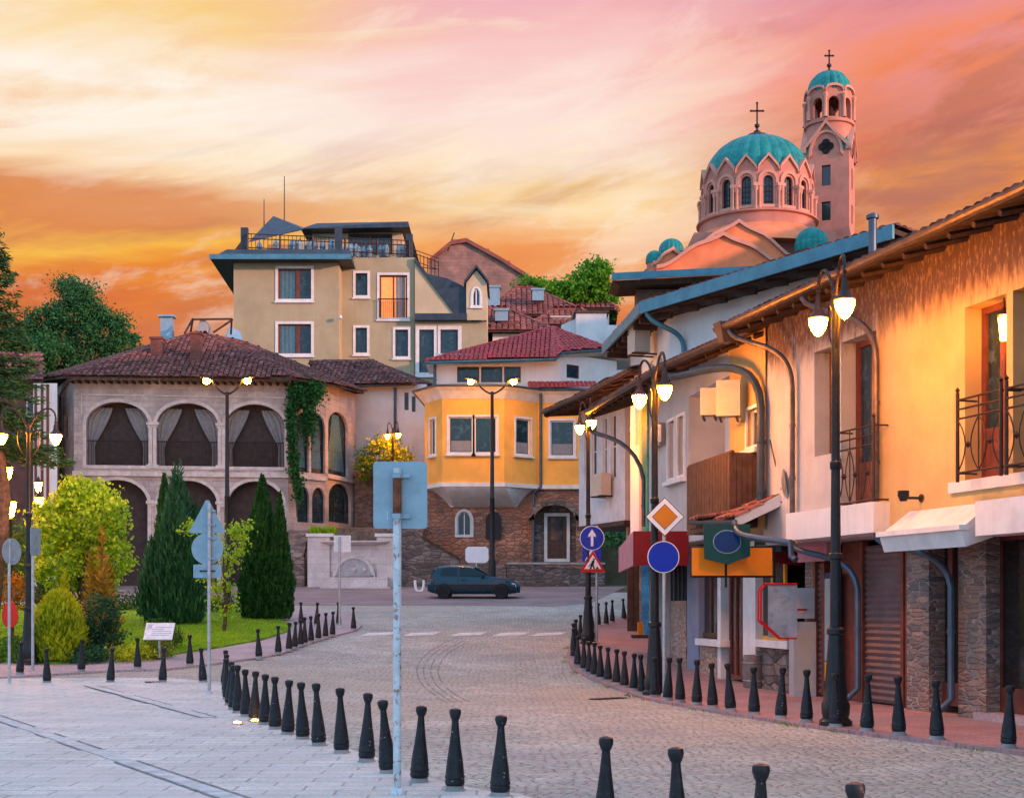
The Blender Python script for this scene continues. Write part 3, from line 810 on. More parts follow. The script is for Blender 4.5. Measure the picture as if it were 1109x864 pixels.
    h.hexa([F(a,.42,2.42), F(c,.42,2.42), F(c,.002,2.55), F(a,.002,2.55), F(a,.50,2.66), F(c,.50,2.66), F(c,.002,3.02), F(a,.002,3.02)])
    h.fbox(F, a-.03, c+.03, .40, .54, 2.64, 2.71); h.build('shop_hood', M['trim'], ro)
    h = MB(); a, c = u(1085), u(1085)+3; h.fbox(F, a, c, .002, .40, 2.55, 3.0); h.build('shop_hood', M['trim'], ro)
    # roof
    pts = [F(A0-.35, .70, A_EAVE), F(A1+.4, .70, A_EAVE)]
    eave_roof(ro, [tuple(p) for p in pts], (-F.n.x*4.6, -F.n.y*4.6), 1.15, A_EAVE, seed=4, raft=.55)
    # ground floor: piers, shutters, shop doors
    g = lambda px, w=GW: F.u(px, w)
    def pier(pa, pb, wm, w1=GW+.12):
        p = MB(); p.fbox(F, g(pa, w1), g(pb, w1), GW-.4, w1, .03, 2.72); p.build('stone_pier', M[wm], ro)
    pier(982, 1006, 'pier'); pier(1038, 1068, 'pier'); pier(872, 883, 'pier', GW)
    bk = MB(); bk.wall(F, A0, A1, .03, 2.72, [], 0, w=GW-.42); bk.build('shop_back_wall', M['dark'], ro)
    def shutter(pa, pb, z1=2.62):
        a, c = g(pa), g(pb); s_ = MB(); n = 24
        for k in range(n):
            za, zb = .08+(z1-.08)*k/n, .08+(z1-.08)*(k+1)/n; m_ = za+(zb-za)*.55
            s_.face([F(a,GW-.06,za),F(c,GW-.06,za),F(c,GW-.025,m_),F(a,GW-.025,m_)]); s_.face([F(a,GW-.025,m_),F(c,GW-.025,m_),F(c,GW-.06,zb),F(a,GW-.06,zb)])
        so_ = s_.build('roller_shutter', M['shutter'], ro)
        fr = MB(); fr.fbox(F, a-.09, a-.005, GW-.1, GW+.02, .04, 2.71); fr.fbox(F, c+.005, c+.09, GW-.1, GW+.02, .04, 2.71); fr.build('guide', M['brown'], so_)
    shutter(935, 976); shutter(884, 891)
    p = MB(); p.fbox(F, g(911), g(931.5), GW-.08, GW-.02, .04, 2.7); p.build('side_door', M['brown'], ro)
    def shop(pa, pb, zb=2.66, nv=1, name='shop_door', step=True):
        a, c = g(pa), g(pb) if pb < 1109 else g(1109)+1.2
        d = MB(); ring(d, F, a, c, .16, zb, 0, GW-.2, GW-.1, .11)
        for k in range(1, nv+1):
            m_ = a+(c-a)*k/(nv+1); d.fbox(F, m_-.06, m_+.06, GW-.19, GW-.11, .27, zb-.11)
        d.fbox(F, a+.11, c-.11, GW-.185, GW-.115, .27, .5)
        dd = d.build(name, M['brown'], ro); q = MB(); q.face(arch_pts(F, GW-.15, a+.02, c-.02, .18, zb-.02, 0)); q.build('pane', M['darkglass'], dd)
        if step: s_ = MB(); s_.fbox(F, a-.05, c+.05, GW-.3, GW+.22, .02, .155); s_.build('door_step', M['pinkpave'], ro)
    shop(1008, 1036, step=False); shop(1071, 1120, nv=1)
    fr = MB(); fr.fbox(F, g(976.6)+.095, g(982, GW+.1)-.01, GW-.12, GW, .04, 2.7); fr.build('timber_post', M['brown'], ro)
    # downpipes: swan neck at the eave, straight fall, then out along the jetty to the ground
    def swan(px, wtop, pgx):
        uu = u(px, .09); ue = uu-1.15
        pipe(ro, bez([F(ue, .74, A_EAVE-.12), F(ue+.1, .70, A_EAVE-.42), F(uu-.25, .22, A_EAVE-.42), F(uu, .10, A_EAVE-.75), F(uu, .09, A_EAVE-1.3)], 12) + [F(uu, .09, 2.66)], .046, 'gutter')
        if pgx:
            ug = g(pgx, GW+.25)
            pipe(ro, bez([F(uu, .09, 2.70), F(uu+.05, .06, 2.52), F(uu+.6, -.1, 2.5), F(ug-.1, GW+.25, 2.45), F(ug, GW+.25, 1.9)], 12)+[F(ug, GW+.25, .3), F(ug-.05, GW+.45, .10)], .05, 'bluegutter')
    swan(949, .7, 1030); swan(858, .7, 929)
    hop = MB(); hop.hexa([F(A0-.2,.62,A_EAVE-.3),F(A0,.62,A_EAVE-.3),F(A0,.78,A_EAVE-.3),F(A0-.2,.78,A_EAVE-.3),F(A0-.25,.56,A_EAVE+.06),F(A0+.05,.56,A_EAVE+.06),F(A0+.05,.88,A_EAVE+.06),F(A0-.25,.88,A_EAVE+.06)]); hop.build('hopper', M['gutter'], ro)
    v = MB(); q = F(u(940), -1.5, A_EAVE+.5); q = PT(945, 262, 24); v.tube([q-UP*.5, q+UP*.42], .07, 10); v.lathe([(.11, .40), (.11, .46), (0, .52)], q, 10); v.build('flue_pipe', M['bluegutter'], ro)
    return ro
near_house()

# --- middle house with the lamplit wall
FB = Frame(4.35, 26.0, 1.05, -6.7)
B0, B1 = FB.u(703), A0 and FB.u(829)
B_BACK = Vector((.988, .155, 0))
def middle_house():
    ro = thing('shop_house', 'lamplit plastered house with brown balcony and river stone pillar beyond the corner house', 'house', (6, 29, 0))
    F = FB; u = F.u
    lg = (u(746), u(790), 3.4, 6.1); wl = [(u(724.5), u(731.5), 4.45, 5.75), (u(735), u(741.5), 4.45, 5.75)]; sl = (u(810), u(822), 4.55, 5.25)
    b = MB(); b.wall(F, lg[1], B1, 3.0, 6.9, [sl], .3); b.build('lamp_tinted_wall', M['cream'], ro)  # wall beside the loggia, its colour tinted with lamp glow
    b = MB(); b.wall(F, B0, lg[1]-.001, 3.0, 6.9, [lg]+wl, .8)
    b.face([F(B0,0,3.0), F(B1,0,3.0), F(B1,-1,3.0), F(B0,-1,3.0)])
    e = F(B0, -4, 0); b.wall(Frame(e.x, e.y, F.n.x, F.n.y), 0, 4, 0, 6.9); b.build('upper_wall', M['stucco'], ro)
    for w_ in wl: window(ro, F, *w_, w=-.15, fm='trim', gm='darkglass', nv=0, t=.03, trim='trim', tw=.07)
    window(ro, F, *sl, w=-.12, fm='trim', gm='litroom' if False else 'darkglass', nv=1, t=.05, trim='trim', tw=.06)
    k = MB(); k.face([F(lg[0],-.8,3.0),F(lg[1],-.8,3.0),F(lg[1],-.8,6.5),F(lg[0],-.8,6.5)]); k.build('loggia_wall', M['white'], ro)
    c = MB(); n = 8; a0, a1 = lg[1]-.75, lg[1]-.02
    for i in range(n):
        p, q = a0+(a1-a0)*i/n, a0+(a1-a0)*(i+1)/n; w0, w1 = -.5+.05*(i % 2), -.5+.05*((i+1) % 2)
        c.face([F(p,w0,3.5),F(q,w1,3.5),F(q,w1,5.6),F(p,w0,5.6)])
    c.build('curtain', M['maroon'], ro)
    bl = MB(); n = 16; p0, p1 = u(745, .5), u(792, .5)
    for i in range(n):
        p = p0+(p1-p0)*(i+.5)/n; hw = (p1-p0)/n*.40; bl.fbox(F, p-hw, p+hw, .50, .53, 3.16, 4.42)
    bl.fbox(F, p0, p1, .44, .50, 4.34, 4.46); bl.fbox(F, p0, p1, .005, .52, 3.06, 3.15)
    for i in range(5):
        w_ = .05+.1*i; bl.fbox(F, p0, p0+.03, w_-.045, w_+.045, 3.16, 4.42); bl.fbox(F, p1-.03, p1, w_-.045, w_+.045, 3.16, 4.42)
    bl.build('balcony_panel', M['oak'], ro)
    pts = [(4.30, 24.9, 6.62), (3.12, 28.8, 6.60), (2.55, 32.3, 6.62), (2.02, 36.1, 6.70)]
    eave_roof(ro, pts, (3.4, .6), 1.15, 6.62, seed=14, raft=.6)
    # arched downpipe across the lit wall
    pu = u(824, .1)
    pipe(ro, bez([Vector((3.16, 28.6, 6.45)), Vector((3.2, 28.4, 6.1)), F(u(775, .6), .5, 6.25), F(pu-.1, .12, 6.15), F(pu, .1, 5.2)], 14)+[F(pu, .1, 3.3)], .075, 'slate')
    pipe(ro, bez([PT(638, 462, 35.7), PT(640, 474, 35.9), PT(660, 468, 35.5), PT(692, 480, 34.6), PT(697, 520, 34.2)], 10)+[PT(697, 570, 34.2)], .055, 'gutter')
    # ground floor
    gw = -.55; g = lambda px, w=gw: F.u(px, w)
    GZ = .1
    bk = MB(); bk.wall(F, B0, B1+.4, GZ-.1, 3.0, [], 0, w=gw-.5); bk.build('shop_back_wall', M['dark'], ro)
    def blk(name, m, pa, pb, z0, z1, wf=gw+.05, wb=gw-.45):
        p = MB(); p.fbox(F, g(pa, wf), g(pb, wf), wb, wf, z0, z1); return p.build(name, M[m], ro)
    blk('river_stone_pillar', 'cobwall', 721, 743, .1, 1.75); 
    o = blk('barred_window', 'darkglass', 716, 743, 1.75, 2.72, gw-.05)
    br = MB()
    for i in range(6): uu = g(717)+(g(742)-g(717))*(i+.5)/6; br.tube([F(uu, gw, 1.76), F(uu, gw, 2.7)], .035, 6)
    br.build('bar', M['black'], o)
    blk('pillar', 'bluecol', 744, 756.5, .1, 2.9); blk('window_jamb', 'trim', 777, 780.5, .1, 2.9); blk('pillar', 'trim', 804.5, 818, .1, 2.9)
    blk('parapet', 'cobwall', 757, 776.5, .05, .78, gw+.02)
    blk('window_sill', 'trim', 752.5, 780, .78, .92, gw+.16)
    window(ro, F, g(757), g(776.5), .95, 2.6, w=gw-.1, fm='oak', gm='darkglass', nv=1, t=.1)
    window(ro, F, g(787), g(801), .14, 2.6, w=gw-.1, fm='brown', gm='darkglass', nv=1, nh=0, t=.08, name='shop_door')
    window(ro, F, g(818), g(846), .98, 2.6, w=gw-.12, fm='yellow', gm='darkglass', nv=1, t=.08)
    blk('parapet', 'rubble', 815, 862, .05, .86, gw+.03); blk('window_sill', 'trim', 814, 852, .86, 1.0, gw+.18)
    return ro
middle_house()

# --- tall white house behind
def tall_house():
    ro = thing('tall_white_house', 'tall white house under a blue sheet metal eave rising behind the right-hand row', 'house', (5.5, 34, .5))
    P = [(3.9, 34.2), (7.6, 28.2), (10.5, 31), (8, 41), (3.3, 38.6)]
    F = Frame(3.9, 34.2, P[1][0]-3.9, P[1][1]-34.2); F5 = Frame(3.3, 38.6, .6, -4.4)
    ops = {4: [(F5.u(688), F5.u(694), 6.0, 8.0), (F5.u(703), F5.u(708), 5.6, 8.0), (F5.u(712), F5.u(717), 5.6, 8.0)]}
    b = MB(); fr = footprint(b, P, 3.5, 8.75, ops); b.build('wall', M['white'], ro)
    for o in ops[4]: window(ro, fr[4], *o, w=-.12, fm='trim', gm='glass', nv=0, nh=1, t=.05)
    e = .62
    Q = [(3.15, 33.7), (7.4, 26.8), (11.3, 30.7), (8.3, 41.8), (2.6, 39.2)]
    pk = [(6.2, 35.5, 9.15), (7.6, 32.0, 9.15)]
    q = [Vector((x, y, 8.95)) for x, y in Q]; k0, k1 = Vector(pk[0]), Vector(pk[1])
    r_ = roof(ro, [[q[0], q[1], k1, k0], [q[1], q[2], k1], [q[2], q[3], k0, k1], [q[3], q[4], k0], [q[4], q[0], k0]], 'tile', .24, .36, [(k0, k1)], seed=31)
    f = MB()
    for a, c in ((0, 1), (4, 0)):
        d = (q[c]-q[a]); n = Vector((d.y, -d.x, 0)).normalized()
        f.hexa([q[a]-UP*.22, q[c]-UP*.22, q[c]-UP*.22+n*.06, q[a]-UP*.22+n*.06, q[a]+UP*.06, q[c]+UP*.06, q[c]+UP*.06+n*.06, q[a]+UP*.06+n*.06])
    f.build('fascia', M['bluefascia'], ro)
    rf = MB()
    for k in range(8):
        p = q[0].lerp(q[1], (k+.3)/8)-UP*.28; rf.box(p+Vector((.35, .25, 0)), (.5, .12, .14), R(-32))
    for k in range(7):
        p = q[4].lerp(q[0], (k+.3)/7)-UP*.28; rf.box(p+Vector((.35, .0, 0)), (.6, .12, .14), R(8))
    for a, c in ((q[0], q[1]), (q[4], q[0])): rf.prism([a+Vector((.12, .08, -.22)), c+Vector((.12, .08, -.22)), c+Vector((.62, .45, -.22)), a+Vector((.62, .45, -.22))], (0, 0, .04))
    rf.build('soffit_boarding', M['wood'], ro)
    c = q[0]; F0 = fr[0]
    pipe(ro, bez([c+Vector((.1, -.1, -.15)), c+Vector((.15, -.1, -.5)), F0(.55, .5, 8.35), F0(.62, .08, 8.3), F0(.62, .07, 7.9)], 10)+[F0(.62, .07, 6.2)], .06, 'bluefascia')
    return ro
tall_house()

# --- house with the grey boarded bay beyond
FD = Frame(2.22, 46.0, 1.22, -3.5)
def bay_house():
    ro = thing('bay_house', 'house with grey boarded overhanging bay and deep dark eave, past the maroon shop awning', 'house', (4.5, 44, 1))
    F = FD; u = F.u; a, c = u(627), u(677); zb = 4.25
    b = MB(); b.wall(F, a, c, zb, 8.05, [(u(x0), u(x1), 5.6, 7.6) for x0, x1 in ((633, 637), (641, 646), (653, 657), (662, 667))], .1)
    for uu, s_ in ((a, 1), (c, -1)):
        p, q = F(uu, 0, 0), F(uu, -2.2, 0)
        b.face([(p.x, p.y, zb), (q.x, q.y, zb), (q.x, q.y, 8.05), (p.x, p.y, 8.05)])
    b.build('bay_wall', M['greywall'], ro)
    for x0, x1 in ((633, 637), (641, 646), (653, 657), (662, 667)): window(ro, F, u(x0), u(x1), 5.6, 7.6, w=-.09, fm='trim', gm='glass', nv=0, nh=1, t=.04)
    s = MB(); s.fbox(F, a-.05, c+.05, -2.2, .05, zb-.14, zb-.003); s.build('bay_floor', M['wood'], ro)
    # lower wall and the salmon strip next to the bay
    l = MB(); P = [(4.1, 41.4), (4.05, 38.5), (3.60, 36.2), (3.36, 33.2), (7, 33.2), (8, 48), (4.0, 48)]
    footprint(l, [P[6], P[0], P[1], P[2], P[3], P[4], P[5]], .4, 3.6, skip=(4, 5)); l.build('lower_wall', M['rubble'], ro)
    FS = Frame(3.55, 41.2, -.23, -8.0); z0, z1 = 3.3, 7.0
    s = MB(); s.wall(FS, FS.u(678), FS.u(697), z0, z1, [(FS.u(679.5), FS.u(682.5), 3.8, 6.9)], .2); s.build('salmon_wall', M['salmon'], ro)
    d = MB(); d.fbox(FS, FS.u(679.5), FS.u(682.5), -.19, -.1, 3.8, 6.9); d.build('tall_shutter', M['brown'], ro)
    s = MB(); s.fbox(FS, FS.u(697.2), FS.u(703.5), -.3, .06, 3.2, 7.0); s.build('green_board', M['green'], ro)
    # eave roof: dark deep soffit
    E = [Vector((X(589, 46.5), 46.5, Z(446, 46.5))), Vector((X(640, 40.5), 40.5, Z(423, 40.5))), Vector((X(684, 37.2), 37.2, Z(399, 37.2)))]
    eave_roof(ro, [tuple(p) for p in E], (3.4, .9), 1.0, 8.0, seed=41, raft=.7)
    g = MB(); e = E[0]; g.prism([e+UP*.06, e+Vector((3.4, .9, 1.0)), e+Vector((3.4, .9, .1)), e+Vector((0, 0, -.15))], (.05, .1, 0)); g.build('barge_board', M['wood'], ro)
    for k, px in enumerate((682.5, 689)):
        p = MB(); q = GP(px, 683, .05); p.box(q+UP*1.35, (.17, .17, 2.75)); p.build('porch_post', M['wood'], ro)
    p = MB(); F2 = Frame(X(695, 40.5), 40.5, 1, -.6); p.fbox(F2, 0, .62, -.05, .0, .75, 2.9); p.build('painted_door', M['bluedoor'], ro)
    return ro
bay_house()

# --- brown flat-roofed block behind
def flat_block():
    ro = thing('brown_flat_roofed_house', 'brown boarded house with wide flat teal edged roof between white house and church', 'house', (8, 54, 2))
    x0, x1 = X(690, 52), X(905, 52); b = MB(); P = [(x0, 52), (x1, 52), (x1, 53.1), (x0, 53.1)]; F = Frame(x0, 52, 1, 0)
    fr = footprint(b, P, 1.5, 13.5, {0: [(F.u(699), F.u(725), 11.2, 12.6)]}); b.build('wall', M['oak'], ro)
    window(ro, F, F.u(699), F.u(725), 11.2, 12.6, fm='bluefascia', nv=1)
    r_ = MB(); a, c = X(663, 51.3), X(893, 51.3)
    r_.hexa([(a+.3,51.5,13.5),(c,51.5,13.8),(c,53.3,13.8),(a+.3,53.3,13.5),(a,51.3,13.65),(c,51.3,14.05),(c,53.3,14.05),(a,53.3,13.65)]); r_.build('flat_roof', M['wood'], ro)
    f = MB(); f.hexa([(a-.02,51.22,13.66),(c,51.22,14.06),(c,51.29,14.06),(a-.02,51.29,13.66),(a-.02,51.22,13.92),(c,51.22,14.32),(c,51.29,14.32),(a-.02,51.29,13.92)]); f.build('fascia', M['bluefascia'], ro)
    return ro
flat_block()
# ------------------------------------------------------------------ orange corner house
def orange_house():
    ro = thing('orange_house', 'orange plastered house with white corbelled bay over reddish stone base and red tiled penthouse', 'house', (X(540, 69), 70, 2.7))
    zt, zb = Z(433, 68.6), Z(525, 68.4)
    P = [(X(460, 69.8), 69.8), (X(479, 68.2), 68.2), (X(546, 68.2), 68.2), (X(583, 69.6), 69.6)]
    R1 = (X(642, 69.6), 69.6); B = [(R1[0]+1.5, 78), (P[0][0]+.5, 78)]
    zw = (Z(491, 68.4), Z(452, 68.4))
    F = [Frame(P[i][0], P[i][1], P[i+1][0]-P[i][0], P[i+1][1]-P[i][1]) for i in range(3)] + [Frame(P[3][0], P[3][1], 1, 0)]
    L = [math.dist(P[i], P[i+1]) for i in range(3)] + [R1[0]-P[3][0]]
    wins = [(F[0].u(466), F[0].u(471.5), *zw), (F[1].u(486), F[1].u(512), *zw), (F[1].u(514), F[1].u(538), *zw), (F[2].u(558.5), F[2].u(574.5), *zw), (F[3].u(596), F[3].u(622), *zw)]
    fi = [0, 1, 1, 2, 3]
    b = MB()
    for i in range(4): b.wall(F[i], 0, L[i], zb, zt, [w for w, k in zip(wins, fi) if k == i], .16)
    Fr = Frame(R1[0], R1[1], B[0][0]-R1[0], B[0][1]-R1[1]); b.wall(Fr, 0, 8.5, zb, zt, [], 0)
    Fl = Frame(B[1][0], B[1][1], P[0][0]-B[1][0], P[0][1]-B[1][1]); b.wall(Fl, 0, 8.2, zb, zt, [], 0)
    b.build('upper_wall', M['orange'], ro)
    for w, k in zip(wins, fi): window(ro, F[k], *w, w=-.14, fm='upvc', gm='glass', nv=0, nh=0, t=.06, trim='trim', tw=.10)
    for k in (1, 3, 4):                                  # half drawn blinds
        w = wins[k]; bb = MB(); bb.fbox(F[fi[k]], w[0]+.1, w[1]-.1, -.128, -.12, w[2]+.1, w[2]+.62); bb.build('blind', M['veil'], ro)
    # cornice: a cove flaring out under the eave
    c = MB(); offs = [(.01, zt), (.10, zt+.12), (.28, zt+.36), (.50, zt+.50), (.50, zt+.62)]
    ln = [B[1]] + P + [R1]
    def off(pts, w):
        out = []
        for i, p in enumerate(pts):
            ns = []
            for a, q in ((i-1, i), (i, i+1)):
                if a >= 0 and q < len(pts): d = Vector((pts[q][0]-pts[a][0], pts[q][1]-pts[a][1])).normalized(); ns.append(Vector((d.y, -d.x)))
            n = sum(ns, Vector((0, 0))); n = n/len(ns); n = n/max(.3, n.length_squared)
            out.append((p[0]+n.x*w, p[1]+n.y*w))
        return out
    prev = None
    for w, z in offs:
        cur = [Vector((x, y, z)) for x, y in off(ln, w)]
        if prev:
            for i in range(len(cur)-1): c.face([prev[i], prev[i+1], cur[i+1], cur[i]])
        prev = cur
    c.build('cornice', M['trim'], ro)
    s = MB(); q = [Vector((x, y, zt+.62)) for x, y in off(ln, .56)]; q2 = [Vector((x, y, zt+1.0)) for x, y in off(ln, -1.6)]
    for i in range(len(q)-1): s.face([q[i], q[i+1], q2[i+1], q2[i]])
    so_ = s.build('skirt_roof', M['bluefascia'], ro)
    g = MB()
    for i in range(len(q)-1): half_gutter(g, q[i]-UP*.02, q[i+1]-UP*.02, .09)
    g.build('gutter', M['bluegutter'], so_)
    sr = MB(); a, c_ = Vector((X(572, 69.4), 69.4, zt+.72)), Vector((X(650, 69.4), 69.4, zt+.72)); tiles(sr, [a, c_, c_+Vector((0, 2, .6)), a+Vector((0, 2, .6))], .22, .36, .05); sr.build('tile_strip', M['tilered'], so_)
    # band and corbel under the bay
    bd = MB(); o1, o0 = off(ln, .07), off(ln, -.02)
    for i in range(1, len(ln)-1):
        bd.hexa([(*o0[i], zb-.10), (*o0[i+1], zb-.10), (*o1[i+1], zb-.10), (*o1[i], zb-.10), (*o0[i], zb+.10), (*o0[i+1], zb+.10), (*o1[i+1], zb+.10), (*o1[i], zb+.10)])
    bd.build('string_course', M['trim'], ro)
    cb = MB(); yb = 69.75; prev = None; zl = Z(549, 69.7)
    top = P[:4]; bot = [(X(488, yb), yb-.02), (X(492, yb), yb-.06), (X(556, yb), yb-.06), (X(560, yb), yb-.02)]
    for k in range(9):
        t = k/8; f = 1-(1-t)**2.0 if t < 1 else 1
        cur = [Vector((a[0]+(c2[0]-a[0])*(t**.6 if j in (0, 3) else t**.75), a[1]+(c2[1]-a[1])*t**1.6, zb-.10+(zl-zb+.10)*t**1.1)) for j, (a, c2) in enumerate(zip(top, bot))]
        if prev:
            for i in range(3): cb.face([prev[i], prev[i+1], cur[i+1], cur[i]])
        prev = cur
    cb.face(prev); cb.build('corbel', M['trim'], ro)
    # stone base with the door recess
    Fs = Frame(X(455, yb), yb, 1, 0); u = Fs.u
    dz0, dz1 = Z(608, 69.8), Z(556, 69.8)
    ops = [(u(577), u(624), Z(612, 69.8), Z(563, 69.8), .75), (u(495.5), u(510), Z(580, 69.8), Z(563, 69.8), .42)]
    b = MB(); b.wall(Fs, 0, u(648), 2.4, zb, ops, .5)
    e = Fs(u(648), 0, 0); b.wall(Frame(e.x, e.y, .12, 1), 0, 8, 2.4, zb, [], 0); e = Fs(0, -8, 0); b.wall(Frame(e.x, e.y, 0, -1), 0, 8, 2.4, zb, [], 0)
    b.build('stone_base', M['redstone'], ro)
    k = MB(); k.fbox(Fs, u(575), u(626), -.62, -.5, Z(612, 69.8), Z(540, 69.8)); k.build('porch_back_wall', M['rubble'], ro)
    a = MB(); ring(a, Fs, u(572), u(629), Z(563, 69.8), Z(563, 69.8)+.01, 1.02, .0, .45, .30, bottom=False); a.build('porch_hood', M['rubble'], ro)
    d = MB(); ring(d, Fs, u(589.5), u(617.5), dz0, dz1+.05, 0, -.49, -.36, .16); do = d.build('door_frame', M['trim'], ro)
    p = MB(); p.fbox(Fs, u(592)+.05, u(615)-.05, -.48, -.42, dz0+.05, dz1-.05)
    p.fbox(Fs, u(595), u(602), -.42, -.40, dz0+.3, dz0+.9); p.fbox(Fs, u(605), u(612), -.42, -.40, dz0+.3, dz0+.9); p.build('door', M['oak'], do)
    p = MB(); p.fbox(Fs, u(597), u(610), -.42, -.405, dz0+1.05, dz1-.2); p.build('pane', M['glass'], do)
    window(ro, Fs, *ops[1][:4], w=-.2, nv=1, t=.05, rise=.42, trim='trim', tw=.13, sill=False)
    w = MB(); w.prism(arch_pts(Fs, .005, u(526), u(543), Z(583, 69.6), Z(563, 69.6), .42), Fs.n.to_3d()*.10); w.build('arched_shutter', M['black'], ro)
    pl = MB(); pl.lathe([(.0, 0), (.09, .02), (.07, .06), (0, .08)], F[3](.0, .06, Z(498, 69)), 10, Matrix.Rotation(R(90), 3, 'X')); 
    x0 = X(585.5, 69.4); pipe(ro, [(x0, 69.25, zt+.5), (x0, 69.3, zt+.1), (x0, 69.45, zt-.25), (x0, 69.5, zb), (X(578, 69.4), 69.5, zb-.3), (X(577.5, 69.4), 69.6, 3.3)], .07, 'bluegutter')
    # penthouse and red hipped roof
    Q = [(X(472, 71.2), 71.2), (X(607, 71.2), 71.2), (X(668, 73.5), 73.5), (X(668, 73.5), 79), (X(472, 71.2), 79)]
    z0, z1 = zt+.8, Z(389, 71.2)
    ops = {0: [(7.0/135*0+X(495, 71.2)-Q[0][0], X(519, 71.2)-Q[0][0], Z(414, 71.2), Z(397, 71.2)), (X(521, 71.2)-Q[0][0], X(544, 71.2)-Q[0][0], Z(414, 71.2), Z(397, 71.2)), (X(546, 71.2)-Q[0][0], X(564, 71.2)-Q[0][0], Z(414, 71.2), Z(397, 71.2))],
           1: [(.4, 1.25, Z(410, 71.8), Z(395.5, 71.8))]}
    b = MB(); fr = footprint(b, Q, z0, z1+.3, ops, .12); b.build('penthouse_wall', M['white'], ro)
    for e, os_ in ops.items():
        for o in os_: window(ro, fr[e], *o, w=-.1, fm='oak', gm='glass', nv=0, t=.07)
    A, Bb, C, D = PT(461, 391, 70.4), PT(601, 387.5, 70.4), PT(609, 380.5, 70.9), PT(658, 377, 72.6); pk = PT(598, 355, 75.5); BL = Vector((A.x+.6, 80.5, A.z)); BR = Vector((D.x, 80.5, D.z))
    roof(ro, [[A, Bb, pk], [Bb, C, pk], [C, D, pk], [D, BR, pk], [BR, BL, pk], [BL, A, pk]], 'tilered', .24, .34, [(A, pk), (Bb, pk), (D, pk)], seed=51)
    f = MB()
    E2 = PT(690, 386, 73.6)
    for a, c in ((A, Bb), (Bb, C), (C, D), (D, E2)):
        half_gutter(f, a+Vector((0, -.08, -.05)), c+Vector((0, -.08, -.05)), .13)
    f.build('gutter', M['bluefascia'], ro)
    sf = MB(); sf.prism([A-UP*.16, Bb-UP*.16, C-UP*.2, D-UP*.2, E2-UP*.2, E2+Vector((0, 3, -.2)), A+Vector((0, 3, -.16))], (0, 0, .05)); sf.build('soffit', M['trim'], ro)
    pipe(ro, [PT(471, 392, 70.6), PT(471, 398, 70.9), PT(471, 418, 70.9)], .08, 'bluegutter')
    return ro
orange_house()

def retaining_walls():
    zt = Z(604, 66.9)
    ro = thing('retaining_wall', 'dark grey stone retaining wall stepping down to the right behind the blue car', 'wall', (X(440, 66.9), 66.9, 2.5))
    F = Frame(X(300, 66.9), 66.9, 1, 0); u = F.u
    pts = [(u(418), Z(583, 66.9)), (u(457), Z(583, 66.9)), (u(497), Z(606, 66.9)), (u(497.2), Z(610, 66.9)), (u(548), Z(610, 66.9))]
    b = MB(); pol = [F(u(418), 0, 2.3)] + [F(a, 0, z) for a, z in pts] + [F(u(548), 0, 2.3)]; b.prism(pol, -F.n.to_3d()*.55); b.build('masonry', M['rubble'], ro)
    c = MB()
    for (a, za), (e, ze) in zip(pts[1:], pts[2:3]): c.prism([F(a, .06, za+.003), F(e, .06, ze+.003), F(e, .06, ze+.12), F(a, .06, za+.12)], -F.n.to_3d()*.67)
    c.build('coping', M['wood'], ro)
    r2 = thing('low_stone_wall', 'low stone wall running under the door of the orange house', 'wall', (X(600, 67.2), 67.2, 2.5))
    F2 = Frame(X(548.5, 66.95), 66.95, 1, .05); b = MB(); b.prism([F2(0, 0, 2.3), F2(0, 0, Z(611, 67)), F2(F2.u(655), 0, Z(611, 67)-.25), F2(F2.u(655), 0, 2.3)], -F2.n.to_3d()*.6); b.build('masonry', M['rubble'], r2)
    c = MB(); c.fbox(F2, .02, F2.u(655), -.64, .05, Z(611, 67)-.0+.004, Z(611, 67)+.10); c.build('coping', M['kerb'], r2)
    r3 = thing('dry_stone_wall', 'dry stone wall left of the pale fountain, under the vine covered corner', 'wall', (X(318, 66.5), 66.5, 2.5))
    F3 = Frame(X(290, 66.6), 66.6, 1, .0); b = MB(); b.prism([F3(0, 0, 2.3), F3(0, 0, zt), F3(F3.u(329.5), 0, zt), F3(F3.u(329.5), 0, 2.3)], -F3.n.to_3d()*.6); b.build('masonry', M['rubble'], r3)
    # stairs and terrace behind the fountain
    s = MB(); n = 6; x0, x1 = X(331, 68), X(420, 68)
    for k in range(n):
        z = 3.8+.30*k; y = 67.5+.36*k; s.box(((x0+x1)/2, y+.9, z-.5), (x1-x0, 1.8, 1.0+.30))
    tag(s.build('terrace_steps', M['darksteps']), kind='structure')
    t = MB(); t.face([(X(300, 69), 67.3, zt-.02), (x0-.02, 67.3, zt-.02), (x0-.02, 69.3, 5.4), (X(300, 69), 69.3, 5.4)]); t.face([(X(300, 69), 69.3, 5.4), (x0-.02, 69.3, 5.4), (x0+.5, 76, 5.7), (X(300, 69), 76, 5.7)]); t.face([(x0, 69.3, 5.46), (X(455, 70), 69.3, 5.46), (X(455, 76), 76, 5.95), (x0, 76, 5.95)]); tag(t.build('terrace', M['rubble']), kind='structure')
    t2 = MB(); t2.box((X(440, 68.5), 68.6, 3.9), (X(460, 68.5)-X(421, 68.5), 2.2, 3.3)); tag(t2.build('terrace_bank', M['rubble']), kind='structure')
    w = thing('garden_wall', 'stone garden wall capped with red tiles beside the white house', 'wall', (X(420, 74), 74, 5.5))
    F4 = Frame(X(384, 74), 74, 1, 0); b = MB(); b.fbox(F4, 0, F4.u(462), -.5, 0, 4.5, Z(516, 74)); b.build('masonry', M['rubble'], w)
    c = MB(); zc = Z(516, 74); c.prism([F4(-.05, .15, zc), F4(-.05, -.65, zc), F4(-.05, -.25, zc+.3)], (F4.u(462)+.1, 0, 0)); c.build('coping', M['tilered'], w)
retaining_walls()

